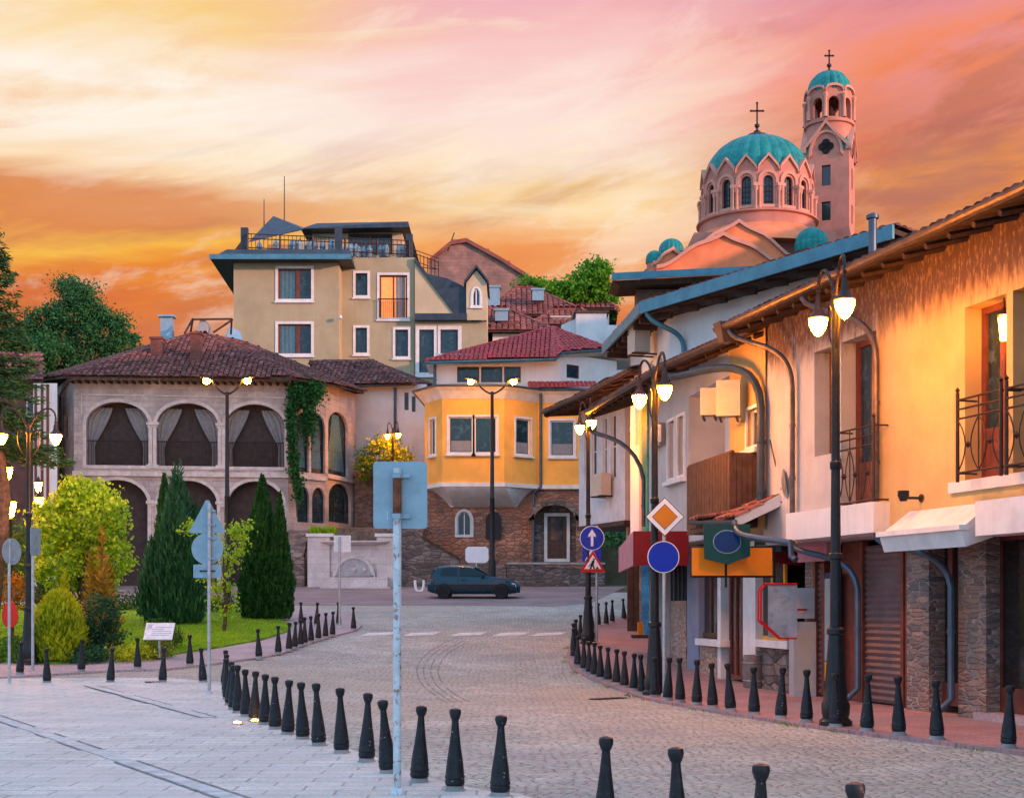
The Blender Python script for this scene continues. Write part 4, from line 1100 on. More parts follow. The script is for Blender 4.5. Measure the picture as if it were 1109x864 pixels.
def fountain():
    d = 66.2; F = Frame(X(330, d), d, 1, 0); u = F.u; z = lambda py: Z(py, d)
    ro = thing('wall_fountain', 'pale stone wall fountain with round niche and two spouts below the terrace steps', 'fountain', (X(382, d), d, 2.45))
    for a, c in ((333, 357), (408, 428)): b = MB(); b.fbox(F, u(a), u(c), -.45, 0, 2.3, z(581)); b.build('pillar', M['paleashlar'], ro)
    for a, c in ((331.5, 361), (406, 430)): b = MB(); b.fbox(F, u(a), u(c), -.5, .08, z(581)+.003, z(577.5)); b.build('pillar_cap', M['trim'], ro)
    b = MB(); b.fbox(F, u(357)+.01, u(408)-.01, -.45, -.12, 2.3, z(590)); b.build('back_wall', M['paleashlar'], ro)
    b = MB(); b.hexa([F(u(354),.02,z(590)),F(u(411),.02,z(590)),F(u(411),-.45,z(590)),F(u(354),-.45,z(590)),F(u(349),.25,z(587)),F(u(420),.25,z(587)),F(u(420),-.45,z(587)),F(u(349),-.45,z(587))])
    b.fbox(F, u(348), u(421), -.45, .28, z(587)+.002, z(585.5)); b.build('cornice', M['stonetrim'], ro)
    zc = z(624); r_ = (u(404)-u(363))/2; uc = (u(404)+u(363))/2
    b = MB(); b.prism([F(uc+r_*math.cos(q), -.11, zc+r_*math.sin(q)) for q in [math.pi*k/20 for k in range(21)]], F.n.to_3d()*.16); b.build('niche_slab', M['steel'], ro)
    b = MB(); ring(b, F, uc-r_-.1, uc+r_+.1, zc-.1, zc, r_+.1, -.11, .12, .16, bottom=False); b.build('niche_arch', M['stonetrim'], ro)
    for px in (384, 395):
        s = MB(); s.lathe([(.02, 0), (.10, .02), (.09, .07), (.03, .09), (.03, .22), (0, .23)], F(u(px), .05, z(617)), 10, Matrix.Rotation(R(90), 3, 'X')); s.build('spout', M['stonetrim'], ro)
    b = MB(); b.fbox(F, u(352), u(421), .005, .75, 2.35, 2.42+.55); b.fbox(F, u(349), u(424), .0, .95, 2.3, 2.5); b.build('basin', M['paleashlar'], ro)
fountain()

# ------------------------------------------------------------------ arcaded stone house
X_, Z_, PT_, frame_px_ = X, Z, PT, frame_px
def arcade_house(DD=6.0):
    gX, gZ, gP, gf = X_, Z_, PT_, frame_px_
    X = lambda px, d: gX(px, d+DD)
    Z = lambda py, d: gZ(py, d+DD)
    PT = lambda px, py, d: gP(px, py, d+DD)
    XY = lambda px, d: (gX(px, d+DD), d+DD)
    frame_px = lambda a, da, b, db: gf(a, da+DD, b, db+DD)
    ro = thing('arcaded_stone_house', 'old pale stone house with two storeys of curtained arches and a dark tiled roof', 'house', (X(200, 63), 70, 2.2))
    F = frame_px(80, 62, 312, 63.2); u = F.u; zt = Z(406, 62.4); z = lambda py: Z(py, 62.5)
    L = u(312)
    cols = [(93.5, 161), (169.5, 236), (244, 308)]
    up = [(u(a), u(b), z(507), z(460), z(436)-z(460)) for a, b in cols]
    lo = [(u(a), u(b), 2.5, z(545), z(520)-z(545)) for a, b in ((93.5, 160), (172, 235), (247, 306))]
    b = MB(); b.wall(F, 0, L, 1.8, zt, up+lo, .38)
    S = [(80, 62), (60, 66.5)]
    FL = frame_px(58, 67.5, 80, 62); LL = math.dist(XY(58, 67.5), XY(80, 62)); b.wall(FL, 0, LL, 1.8, zt, [(1.3, 2.2, z(470), z(452), .5), (3.2, 4.4, z(470), z(452), .5)], .2)
    # round right-hand wing
    pts = [XY(312, 63.2), XY(353, 65.0), XY(384, 68.4), XY(386, 71)]
    w1 = Frame(pts[0][0], pts[0][1], pts[1][0]-pts[0][0], pts[1][1]-pts[0][1]); w2 = Frame(pts[1][0], pts[1][1], pts[2][0]-pts[1][0], pts[2][1]-pts[1][1]); w3 = Frame(pts[2][0], pts[2][1], pts[3][0]-pts[2][0], pts[3][1]-pts[2][1])
    ops1 = [(w1.u(a), w1.u(c), Z(512, 64.3), Z(464, 64.3), .75) for a, c in ((321, 334.5), (337, 352))]; ops1l = [(w1.u(a), w1.u(c), Z(566, 64.3), Z(540, 64.3), .6) for a, c in ((322, 335), (338, 352))]
    ops2 = [(w2.u(355.5), w2.u(377), Z(515, 66.5), Z(464, 66.5), .85)]; ops2l = [(w2.u(356), w2.u(380), Z(566, 66.5), Z(540, 66.5), .8)]
    l1, l2 = math.dist(pts[0], pts[1]), math.dist(pts[1], pts[2])
    b.wall(w1, 0, l1, 1.8, zt, ops1+ops1l, .25); b.wall(w2, 0, l2, 1.8, zt, ops2+ops2l, .25); b.wall(w3, 0, 2.4, 1.8, zt, [], 0)
    b.build('stone_wall', M['stone'], ro)
    for o in up+lo:                                   # arch rings, dark room behind with screens
        r_ = MB(); ring(r_, F, o[0]-.17, o[1]+.17, o[2]-.05, o[3], o[4]+.17, -.01, .05, .17); r_.build('arch_surround', M['stonetrim'], ro)
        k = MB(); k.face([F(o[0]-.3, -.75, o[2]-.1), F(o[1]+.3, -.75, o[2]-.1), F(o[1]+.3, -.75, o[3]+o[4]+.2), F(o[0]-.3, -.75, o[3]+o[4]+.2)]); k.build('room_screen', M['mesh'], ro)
    for F_, os_ in ((w1, ops1+ops1l), (w2, ops2+ops2l), (FL, [(1.3, 2.2, z(470), z(452), .5), (3.2, 4.4, z(470), z(452), .5)])):
        for o in os_:
            window(ro, F_, *o[:4], w=-.2, fm='iron', gm='glass', nv=0, nh=1, t=.05, rise=o[4])
    for o in ops1+ops2:
        F_ = w1 if o in ops1 else w2
        v = MB(); n = 10; a, c = o[0]+.1, o[1]-.1; zt_, zb_ = o[3]+o[4]-.15, o[2]+.25
        for i in range(n):
            p, q = i/n, (i+1)/n; f0, f1 = -.17+.02*(i % 2), -.17+.02*((i+1) % 2); m_ = (a+c)/2
            sp = lambda t: (m_+(t-.5)*(c-a)*.35, m_+(t-.5)*(c-a)*.95)
            v.face([F_(sp(p)[0], f0, zt_), F_(sp(q)[0], f1, zt_), F_(sp(q)[1], f1, zb_), F_(sp(p)[1], f0, zb_)])
        v.build('drape', M['curtain'], ro)
    for o in up:
        W_ = o[1]-o[0]; ztp = o[3]+o[4]
        for sgn in (0, 1):
            v = MB(); n, mrow = 12, 12
            def pt(i, j):
                t = j/mrow; s_ = i/n
                zz = ztp-.25 + (o[2]+.08-ztp+.25)*t
                tie = .62
                inn = (.40-.29*(t/tie)**1.25) if t < tie else .11+.02*(t-tie)
                out_ = .0
                half = (o[1]-o[0])/2; ed = max(0, 1-((zz-o[3])/(o[4]))**2) if zz > o[3] else 1
                edge = half*(1-math.sqrt(ed))/W_
                x = max(edge+.01, .01) + (max(inn, edge+.02)-max(edge, .0)-.01)*s_
                x = o[0]+W_*x if sgn == 0 else o[1]-W_*x
                return F(x, -.42+.045*math.cos(s_*math.pi*7), zz)
            for i in range(n):
                for j in range(mrow): v.face([pt(i, j), pt(i+1, j), pt(i+1, j+1), pt(i, j+1)])
            v.build('drape', M['veil'], ro)
        r_ = MB(); zr = o[2]+(o[3]-o[2])*.62
        r_.tube([F(o[0], -.12, zr), F(o[1], -.12, zr)], .03, 5); r_.tube([F(o[0], -.12, o[2]+.1), F(o[1], -.12, o[2]+.1)], .02, 5)
        for k in range(22): uu = o[0]+W_*(k+.5)/22; r_.tube([F(uu, -.12, o[2]), F(uu, -.12, zr)], .013, 4, False)
        r_.build('railing', M['iron'], ro)
    c = MB()                                           # string courses, capitals, cornice
    c.fbox(F, -.05, L+.05, .003, .14, z(516), z(511)); c.fbox(w1, .02, l1, .003, .12, Z(519, 64), Z(514.5, 64)); c.fbox(w2, .02, l2, .003, .12, Z(519, 65.8), Z(514.5, 65.8))
    c.build('string_course', M['stonetrim'], ro)
    c = MB(); c.fbox(F, u(88), L, .003, .06, z(429.5), z(428)); c.fbox(F, u(88), u(89.2), .003, .06, z(450), z(428)); c.build('moulding', M['stonetrim'], ro)
    c = MB(); c.fbox(F, -.1, u(176), .003, .28, z(412.5), z(408)); c.build('white_fascia', M['trim'], ro)
    for a, d_ in ((161, 169.5), (236, 244)):
        for zz in (z(460), z(545)):
            k = MB(); ua, ub = u(a)-.02, u(d_)+.02; k.fbox(F, ua-.1, ub+.1, -.3, .1, zz-.02, zz+.12); k.fbox(F, ua-.03, ub+.03, -.3, .06, zz-.14, zz-.023); k.build('capital', M['stonetrim'], ro)
        k = MB(); k.fbox(F, u(a)-.10, u(d_)+.10, -.3, .08, z(507), z(503)); k.build('column_base', M['stonetrim'], ro)
    # roof
    ze = zt+.05
    fl = PT(70, 407, 61.2); fr_ = PT(318, 409, 62.3); r2 = PT(361, 416, 64.2); r3 = PT(394, 424, 68.4); p1 = PT(213, 361, 68.5); p2 = PT(262, 371, 69); l0 = PT(38, 411, 67.8); r4 = PT(394, 424, 71.2); bl = Vector((l0.x+1, 82.5, l0.z))
    roof(ro, [[fl, fr_, p1], [fr_, p2, p1], [fr_, r2, p2], [r2, r3, p2], [r3, r4, p2], [r4, bl, p2], [bl, p1, p2], [l0, fl, p1], [bl, l0, p1]], 'tile', .26, .36, [(fl, p1), (p1, p2), (fr_, p2), (r3, p2)], seed=61, h=.085)
    rf = MB()
    for k in range(30):
        p = fl.lerp(fr_, (k+.5)/30); rf.box(p+Vector((0, .5, -.2)), (.1, 1.0, .1))
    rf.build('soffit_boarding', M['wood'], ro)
    pipe(ro, bez([PT(42, 414, 67.5), PT(46, 420, 67.5), PT(56, 425, 67), PT(57, 445, 66.5)], 8)+[PT(57, 520, 66.5)], .07, 'bluegutter')
    pipe(ro, bez([fl+Vector((.3, -.05, -.2)), PT(64, 425, 62.2), PT(65, 432, 64)], 8)+[PT(66, 520, 64.2)], .06, 'wood')
    def chim(px0, px1, y0, y1, d, m, cap=True):
        c_ = MB(); x0, x1 = X(px0, d), X(px1, d); c_.box(((x0+x1)/2, d+DD+.25, (Z(y0, d)+Z(y1, d))/2), (x1-x0, .55, Z(y0, d)-Z(y1, d)))
        if cap: c_.box(((x0+x1)/2, d+DD+.25, Z(y0, d)+.06), (x1-x0+.12, .68, .10))
        c_.build('chimney', M[m], ro)
    chim(163, 175.5, 367, 400, 64.6, 'brick'); chim(206, 217, 362, 405, 63.8, 'brick')
    c_ = MB(); d = 70.5; x0, x1 = X(175, d), X(187.5, d); xm = (x0+x1)/2
    c_.box((xm, d+DD, Z(358, d)), (x1-x0, .5, 1.3)); 
    for s_ in (-1, 1): c_.box((xm+s_*(x1-x0)*.42, d+DD, Z(347, d)), (.1, .45, .35))
    c_.box((xm, d+DD, Z(343, d)), (x1-x0+.25, .7, .12)); c_.build('chimney', M['signback'], ro)
    f = MB(); d = 69
    for a, c2 in (((200, 361), (209, 345)), ((209, 346), (251, 345.5)), ((231, 360), (252, 346)), ((209, 345), (206, 362)), ((251, 345), (250, 362))): f.tube([PT(*a, d), PT(*c2, d+.6)], .06, 5)
    f.build('roof_frame', M['wood'], ro)
    f = MB(); f.prism([PT(211, 362, 69), PT(225, 362, 69), PT(222, 346, 69.3), PT(217, 346, 69.3)], (0, 1.2, 0)); f.build('roof_vent', M['concrete'], ro)
    f = MB(); f.prism([PT(243, 368, 69.5), PT(262, 376, 69), PT(258, 362, 71), PT(247, 356, 71)], (.1, .1, .15)); f.build('skylight', M['signback'], ro)
    return ro
arcade_house()

# small half-timbered wing and brown house left of the arcades
def left_houses():
    ro = thing('half_timbered_house', 'narrow white half timbered house between dark spruce and arcaded house', 'house', (X(45, 66.5), 67.5, 2.5))
    F = Frame(X(36, 66.5), 66.5, 1, 0); b = MB(); b.wall(F, 0, F.u(62), 2.2, Z(415, 66.5), [], 0); e = F(0, -6, 0); b.wall(Frame(e.x, e.y, 0, -1), 0, 6, 2.2, Z(415, 66.5)); b.build('wall', M['white'], ro)
    t = MB()
    for px in (37.5, 44.5, 50.5): t.fbox(F, F.u(px), F.u(px)+.12, .003, .05, 4, Z(416, 66.5))
    t.build('timber', M['brown'], ro)
    b2 = thing('dark_brown_house', 'dark red brown house with a small white framed window behind the spruce', 'house', (X(5, 69), 70, 2.5))
    F = Frame(X(-60, 69), 69, 1, 0); o = (F.u(27.5), F.u(39), Z(452, 69), Z(428, 69)); b = MB(); b.wall(F, 0, F.u(42), 2.2, Z(412, 69), [o, (F.u(-20), F.u(0), Z(452, 69), Z(428, 69))], .15); e = F(F.u(42), 0, 0); b.wall(Frame(e.x, e.y, 0, 1), 0, 2, 2.2, Z(412, 69)); b.build('wall', mat('red_brown_plaster', (.15, .07, .055), .9, var=.2), b2)
    window(b2, F, *o, w=-.12, nv=0, t=.09); window(b2, F, F.u(-20), F.u(0), Z(452, 69), Z(428, 69), w=-.12, nv=1, t=.09)
    a, c = PT(-66, 412, 68.3), PT(47, 411, 68.3); roof(b2, [[a, c, c+Vector((-1.5, 4, 2.0)), a+Vector((0, 4, 2.0))]], 'tile', .26, .36, seed=71)
left_houses()

def white_house():
    ro = thing('white_garden_house', 'white walled house under a low brown tiled roof behind the lit bush', 'house', (X(410, 79), 79, 5.6))
    d = 78; F = Frame(X(372, d), d, 1, 0); u = F.u; L = u(462)
    ops = [(u(438), u(442.5), Z(444, d), Z(425, d)), (u(446), u(450), Z(446, d), Z(429, d))]
    b = MB(); b.wall(F, 0, L, 5, Z(416, d), ops, .15); e = F(L, 0, 0); b.wall(Frame(e.x, e.y, 0, 1), 0, 6, 5, Z(416, d)); b.build('wall', M['white'], ro)
    for o in ops: window(ro, F, *o, w=-.12, fm='oak', nv=0, t=.05)
    a, c, k0, k1 = PT(340, 419, d-.7), PT(449, 415, d-.7), PT(335, 392, 82), PT(402, 391.5, 82); c2 = PT(470, 418, 84)
    roof(ro, [[a, c, k1], [a, k1, k0], [c, c2, k1]], 'tile', .28, .40, [(k0, k1), (c, k1)], seed=81, h=.09)
    pipe(ro, [PT(428, 420, d-.2), PT(428, 500, d-.2)], .08, 'bluegutter')
white_house()
# ------------------------------------------------------------------ olive apartment house
def olive_house():
    ro = thing('olive_apartment_house', 'tall olive apartment house with roof terrace, dark metal roofs and one orange lit window', 'apartment house', (X(350, 92), 95, 9))
    d = 90; z = lambda py, dd=90: Z(py, dd)
    P = [(X(253, d), d), (X(367, d), d), (X(367, d), 91.6), (X(449, 91.6), 91.6), (X(449, 91.6), 104), (X(243, d)-.2, 104)]
    F = [Frame(P[i][0], P[i][1], P[(i+1) % 6][0]-P[i][0], P[(i+1) % 6][1]-P[i][1]) for i in range(6)]
    z2 = lambda py: Z(py, 91.6)
    o0 = [(F[0].u(301), F[0].u(337), z(325), z(291)), (F[0].u(301), F[0].u(337), z(384), z(351))]
    o2 = [(F[2].u(385), F[2].u(398), z2(321), z2(296)), (F[2].u(385), F[2].u(397.5), z2(383), z2(355)), (F[2].u(411), F[2].u(441), z2(345), z2(298)), (F[2].u(428), F[2].u(442), z2(387), z2(357))]
    b = MB(); z0, z1 = 7, z(283)
    for i in range(6):
        L = math.dist(P[i], P[(i+1) % 6]); b.wall(F[i], 0, L, z0, z1 if i < 1 or i == 5 else z2(279), {0: o0, 2: o2}.get(i, []), .25)
    b.build('wall', M['olive'], ro)
    for k, o in enumerate(o0): 
        wo = window(ro, F[0], *o, w=-.2, fm='brown', gm='glass', nv=0, t=.10, trim='trim', tw=.17)
        m_ = MB(); uu = o[0]+(o[1]-o[0])*.6; m_.fbox(F[0], uu-.12, uu+.12, -.16, -.1, o[2]+.1, o[3]-.1); m_.build('mullion', M['brown'], wo)
        v = MB(); n = 8
        for i in range(n):
            a, c = o[0]+.12+(uu-.15-o[0]-.12)*i/n, o[0]+.12+(uu-.15-o[0]-.12)*(i+1)/n; v.face([F[0](a,-.178+.02*(i%2),o[2]+.1),F[0](c,-.178+.02*((i+1)%2),o[2]+.1),F[0](c,-.178+.02*((i+1)%2),o[3]-.1),F[0](a,-.178+.02*(i%2),o[3]-.1)])
        v.build('curtain', M['curtain'], wo)
    for k, o in enumerate(o2):
        wo = window(ro, F[2], *o, w=-.2, fm='brown' if k == 2 else 'slate', gm='litroom' if k == 2 else 'glass', nv=1 if k == 2 else 0, t=.10, trim='trim', tw=.16, label='window lit orange from inside behind a low railing' if k == 2 else None)
        if k == 2:
            r_ = MB(); r_.tube([F[2](o[0]-.1, .2, o[2]+1.25), F[2](o[1]+.1, .2, o[2]+1.25)], .04, 5)
            for i in range(15): uu = o[0]+(o[1]-o[0])*i/14; r_.tube([F[2](uu, .2, o[2]), F[2](uu, .2, o[2]+1.25)], .02, 4)
            r_.build('railing', M['iron'], wo)
            v = MB(); n = 5
            for i in range(n):
                a = o[1]-.75+.6*i/n; v.face([F[2](a,-.178+.02*(i%2),o[2]+.1),F[2](a+.6/n,-.178+.02*((i+1)%2),o[2]+.1),F[2](a+.6/n,-.178+.02*((i+1)%2),o[3]-.1),F[2](a,-.178+.02*(i%2),o[3]-.1)])
            v.build('curtain', M['veil'], wo)
    # terrace slab with dark metal skirt
    s = MB(); e = 1.0; xl, xr = X(253, d)-e-.3, X(367, d)+.9; zs = z(283)
    top = [(xl+.9, d+.1), (xr-.6, d+.1)]
    s.hexa([(xl,d-1.1,zs-.1),(xr,d-1.1,zs-.1),(xr,104,zs-.1),(xl-.8,104,zs-.1),(xl+.9,d-.2,z(271)),(xr-.2,d-.2,z(271)),(xr-.2,104,z(271)),(xl+.1,104,z(271))]); s.build('skirt_roof', M['slate'], ro)
    f = MB(); f.hexa([(xl-.03,d-1.16,zs-.14),(xr+.03,d-1.16,zs-.14),(xr+.03,d-1.10,zs-.14),(xl-.03,d-1.10,zs-.14),(xl-.03,d-1.16,zs+.18),(xr+.03,d-1.16,zs+.18),(xr+.03,d-1.10,zs+.18),(xl-.03,d-1.10,zs+.18)]); f.build('fascia', M['bluefascia'], ro)
    # terrace railing, penthouse, roofs
    zr0, zr1 = z(271), z(253.5)
    r_ = MB(); y = d-.05
    pts = [(X(243, 98), 98), (X(268, d), y), (X(441, d), y+1.7), (X(443, 95), 97)]
    for (ax, ay), (bx, by) in zip(pts, pts[1:]):
        n = max(4, int(math.dist((ax, ay), (bx, by))/.26))
        for zz in (zr0+.15, zr0+.75, zr1): r_.tube([(ax, ay, zz), (bx, by, zz)], .035, 4)
        for i in range(n+1):
            t = i/n; x_, y_ = ax+(bx-ax)*t, ay+(by-ay)*t; r_.tube([(x_, y_, zr0), (x_, y_, zr1)], .022 if i % 8 else .07, 4)
    r_.build('terrace_railing', M['iron'], ro)
    pot = MB(); rnd = random.Random(3)
    for i in range(26):
        x_ = X(275+rnd.random()*160, d); pot.lathe([(.12, 0), (.2, .3), (.16, .34), (.22, .5), (.1, .8), (0, .9)], (x_, d+.6+rnd.random()*.8+(1.2 if x_ > X(367, d) else 0), zr0+.05), 7)
    pot.build('balustrade_tubs', M['signback'], ro)
    for px in (264, 366, 441):
        p = MB(); p.box((X(px, d), d+.3+(1.6 if px > 430 else 0), z(260)), (.45, .4, 1.7)); p.build('terrace_pier', M['slate'], ro)
    F1 = Frame(X(338, 93.5), 93.5, 1, 0); o = (F1.u(377), F1.u(425), Z(276, 93.5), Z(253, 93.5)); b = MB(); b.wall(F1, 0, F1.u(436), Z(285, 93.5), Z(247, 93.5), [o], .15)
    e_ = F1(F1.u(436), 0, 0); b.wall(Frame(e_.x, e_.y, 0, 1), 0, 8, Z(285, 93.5), Z(247, 93.5)); b.wall(Frame(F1(0,-8,0).x, F1(0,-8,0).y, 0, -1), 0, 8, Z(285, 93.5), Z(247, 93.5)); b.build('penthouse_wall', M['beige'], ro)
    window(ro, F1, *o, w=-.1, fm='oak', nv=1, t=.12)
    q = MB(); x0, x1 = X(326, 92.5), X(444, 92.5); zz = Z(249, 92.5)
    q.hexa([(x0,92.2,zz),(x1,92.2,zz+.1),(x1,103,zz+.1),(x0,103,zz),(x0+1,92.9,zz+.55),(x1-.1,92.3,zz+.5),(x1-.1,103,zz+.5),(x0+1,103,zz+.55)]); q.build('flat_roof', M['slate'], ro)
    q = MB(); a, c, pk = PT(269, 262, 91.5), PT(329, 248, 91.5), PT(296, 234, 95); c2, a2 = PT(333, 248, 99), PT(271, 262, 99)
    q.face([a, c, pk]); q.face([c, c2, pk]); q.face([c2, a2, pk]); q.face([a2, a, pk]); q.build('hipped_roof', M['slate'], ro)
    w_ = MB(); w_.box(((a.x+c.x)/2+.3, 96, a.z-.6), (c.x-a.x-1.2, 4.5, 2.0)); w_.build('stair_head', M['beige'], ro)
    for px, y0, y1 in ((286, 216, 248), (308, 191, 240)):
        t = MB(); t.tube([PT(px, y1+12, 95), PT(px, y0, 95)], [.05, .03], 6); t.build('aerial_mast', M['slate'], ro)
    # right-hand wing with raking dark roof
    Fw = Frame(X(449, 91.4), 91.4, 1, 0); u = Fw.u; z3 = lambda py: Z(py, 91.4)
    w_ = MB(); w_.prism([Fw(0.02, 0, z3(340)), Fw(u(492), 0, z3(340)), Fw(0.02, 0, z3(284))], (0, .4, 0)); w_.build('gable_wall', M['beige'], ro)
    w_ = MB(); w_.prism([Fw(0.03, .12, z3(285)), Fw(u(494), .12, z3(342)), Fw(u(505), .12, z3(342)), Fw(u(505), .12, z3(312)), Fw(u(485), .12, z3(302)), Fw(u(463), .12, z3(297)), Fw(0.03, .12, z3(279))], (0, 9, 0)); w_.build('raking_roof', M['slate'], ro)
    w_ = MB(); w_.fbox(Fw, 0.03, u(506), -8, .5, z3(348), z3(341)); w_.build('ledge', M['slate'], ro)
    ow = [(u(454), u(470), z3(405), z3(357)), (u(477), u(496), z3(405), z3(357))]
    b = MB(); b.wall(Fw, .02, u(527), 8, z3(348), ow, .2); e_ = Fw(u(527), 0, 0); b.wall(Frame(e_.x, e_.y, 0, 1), 0, 8, 8, z3(348)); b.build('wing_wall', M['olive'], ro)
    for o in ow: window(ro, Fw, *o, w=-.15, fm='slate', gm='glass', nv=0, t=.12, trim='trim', tw=.24)
    Fd = Frame(X(505, 91), 91, 1, 0); o = (Fd.u(511.5), Fd.u(520), z3(333), z3(322), .5)
    b = MB(); pk = Fd.u(516); L = Fd.u(527); b.wall(Fd, 0, L, z3(348), z3(293), [o], .15, slope=lambda uu: z3(308)+(z3(294)-z3(308))*(1-abs(uu-pk)/max(pk, L-pk)))
    for uu in (0, L): p, q_ = Fd(uu, 0, 0), Fd(uu, -5, 0); b.face([(p.x,p.y,z3(348)),(q_.x,q_.y,z3(348)),(q_.x,q_.y,z3(308)),(p.x,p.y,z3(308))])
    b.build('dormer_wall', M['beige'], ro); window(ro, Fd, *o[:4], w=-.1, nv=1, t=.07, rise=.5, trim='trim', tw=.12)
    r2 = MB()
    for s_ in (0, 1):
        a, c = Fd(-.15 if s_ == 0 else L+.15, .25, z3(309.5)), Fd(pk, .25, z3(292)); r2.prism([a, c, c+UP*.18, a+UP*.18], (0, 5, 0))
    r2.build('dormer_roof', M['slate'], ro)
    c_ = MB(); c_.lathe([(.0, -.1), (.12, -.05), (.12, .12), (0, .15)], PT(368.5, 344, 89.6), 8); c_.build('camera_dome', M['trim'], ro)
    fr = MB(); a = PT(449, 280, 93)
    for py in (272, 276, 284, 290, 298):
        fr.tube([PT(447, py-2, 95), PT(475, py+8 if py < 290 else py+2, 97)], .03, 4)
    for px in range(447, 478, 4): fr.tube([PT(px, 273+(px-447)*.35, 95), PT(px, 300, 96)], .025, 4)
    fr.build('fire_stair_rail', M['iron'], ro)
    return ro
olive_house()

# ------------------------------------------------------------------ hillside roofs beyond
def hill_houses():
    ro = thing('brick_gabled_house', 'mauve brick gabled house with small chimneys on the skyline, right of the olive apartment house', 'house', (X(515, 122), 124, 22))
    d = 122; pl = [PT(464, 330, d), PT(464, 286, d), PT(488, 266, d), PT(505, 263, d), PT(540, 282, d), PT(572, 302, d), PT(572, 330, d)]
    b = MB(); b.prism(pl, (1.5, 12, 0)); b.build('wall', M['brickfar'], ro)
    e = MB()
    for a, c in ((1, 2), (2, 3), (3, 4), (4, 5)): e.prism([pl[a]+Vector((0,-.3,0)), pl[c]+Vector((0,-.3,0)), pl[c]+Vector((0,-.3,.35)), pl[a]+Vector((0,-.3,.35))], (1.5, 13, 0))
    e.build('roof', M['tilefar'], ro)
    for px, y0, y1, w in ((496, 259, 268, 1.2), (525, 269, 279, .8), (548, 282, 292, .8)):
        c = MB(); c.box((X(px, d), d+.6, (Z(y0, d)+Z(y1, d))/2), (w, 1, Z(y0, d)-Z(y1, d))); c.build('chimney', M['brickfar'], ro)
    t = MB(); t.tube([PT(485, 272, d), PT(492, 252, d)], .05, 4); t.build('aerial_mast', M['iron'], ro)
    def hip(label, px0, px1, ye, yp, k0, k1, d, dep, wallm, y_w, seed, chims=(), win=()):
        r = thing('hillside_house', label, 'house', (X((px0+px1)/2, d), d+dep/2, Z(y_w, d)))
        a, b_ = PT(px0, ye, d), PT(px1, ye, d); c, e_ = b_+Vector((.5, dep, 0)), a+Vector((.5, dep, 0)); q0, q1 = PT(k0, yp, d+dep*.5), PT(k1, yp, d+dep*.5)
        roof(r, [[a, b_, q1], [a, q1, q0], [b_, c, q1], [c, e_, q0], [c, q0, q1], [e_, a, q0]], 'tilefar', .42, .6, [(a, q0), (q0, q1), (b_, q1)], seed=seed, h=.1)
        w = MB(); P = [(a.x+.6, d+.6), (b_.x-.6, d+.6), (b_.x-.6, d+dep-.6), (a.x+.6, d+dep-.6)]
        F = Frame(P[0][0], P[0][1], 1, 0); ops = [(F.u(x0), F.u(x1), Z(y1, d+.6), Z(y0, d+.6)) for x0, y0, x1, y1 in win]
        footprint(w, P, min(a.z-6, 14), a.z-.1, {0: ops}); w.build('wall', M[wallm], r)
        for o in ops: window(r, F, *o, w=-.12, fm='oak', nv=0, t=.08)
        for cx, y0, y1, cw, m in chims:
            ch = MB(); ch.box((X(cx, d), d+1.5, (Z(y0, d)+Z(y1, d))/2), (cw, .9, Z(y0, d)-Z(y1, d))); ch.box((X(cx, d), d+1.5, Z(y0, d)+.08), (cw+.2, 1.1, .14)); ch.build('chimney', M[m], r)
    hip('far house with broad red brown hipped roof and pale blue chimney, under the brick gable', 524, 640, 341, 312, 560, 575, 108, 12, 'beige', 360, 91, [(532, 308, 332, 1.3, 'signback'), (583, 311, 322, .9, 'signback')], [(575, 344, 584, 352)])
    hip('far house with red brown roof in front of the green hillside trees', 590, 668, 334, 318, 608, 640, 114, 10, 'white', 350, 92, [(605, 336, 350, 1.6, 'acunit')])
    hip('small far house with low brown roof just above the red tiled penthouse', 524, 600, 358, 335, 520, 548, 96, 9, 'white', 375, 93, [(543, 333, 344, .9, 'signback'), (552, 348, 360, 1.0, 'brick')])
    hip('far house with patched roof and white chimneys over the crest of the red tiles', 575, 650, 352, 336, 598, 630, 98, 8, 'oak', 370, 94, [(608, 341, 352, 1.3, 'acunit')])
    r = thing('white_block_house', 'plain white block shaped house side right of the red tiled penthouse peak', 'house', (X(640, 86), 88, 8))
    b = MB(); P = [(X(624, 85), 85), (X(657, 85), 85), (X(657, 85), 92), (X(624, 85), 92)]; footprint(b, P, 6, Z(339, 85)); b.face([(p[0], p[1], Z(339, 85)) for p in P]); b.prism([PT(608, 352, 86), PT(624, 345, 86), PT(624, 365, 86), PT(608, 365, 86)], (0, 4, 0)); b.build('wall', M['white'], r)
    c = MB(); c.box(((P[0][0]+P[1][0])/2, 88.5, Z(339, 85)+.06), (P[1][0]-P[0][0]+.3, 7.3, .12)); c.build('roof_edge', M['oak'], r)
    e = MB(); e.wall(Frame(X(657, 84), 84, 1, 0), .02, 3, 7, Z(352, 84)); e.build('lower_wall', M['white'], r)
hill_houses()

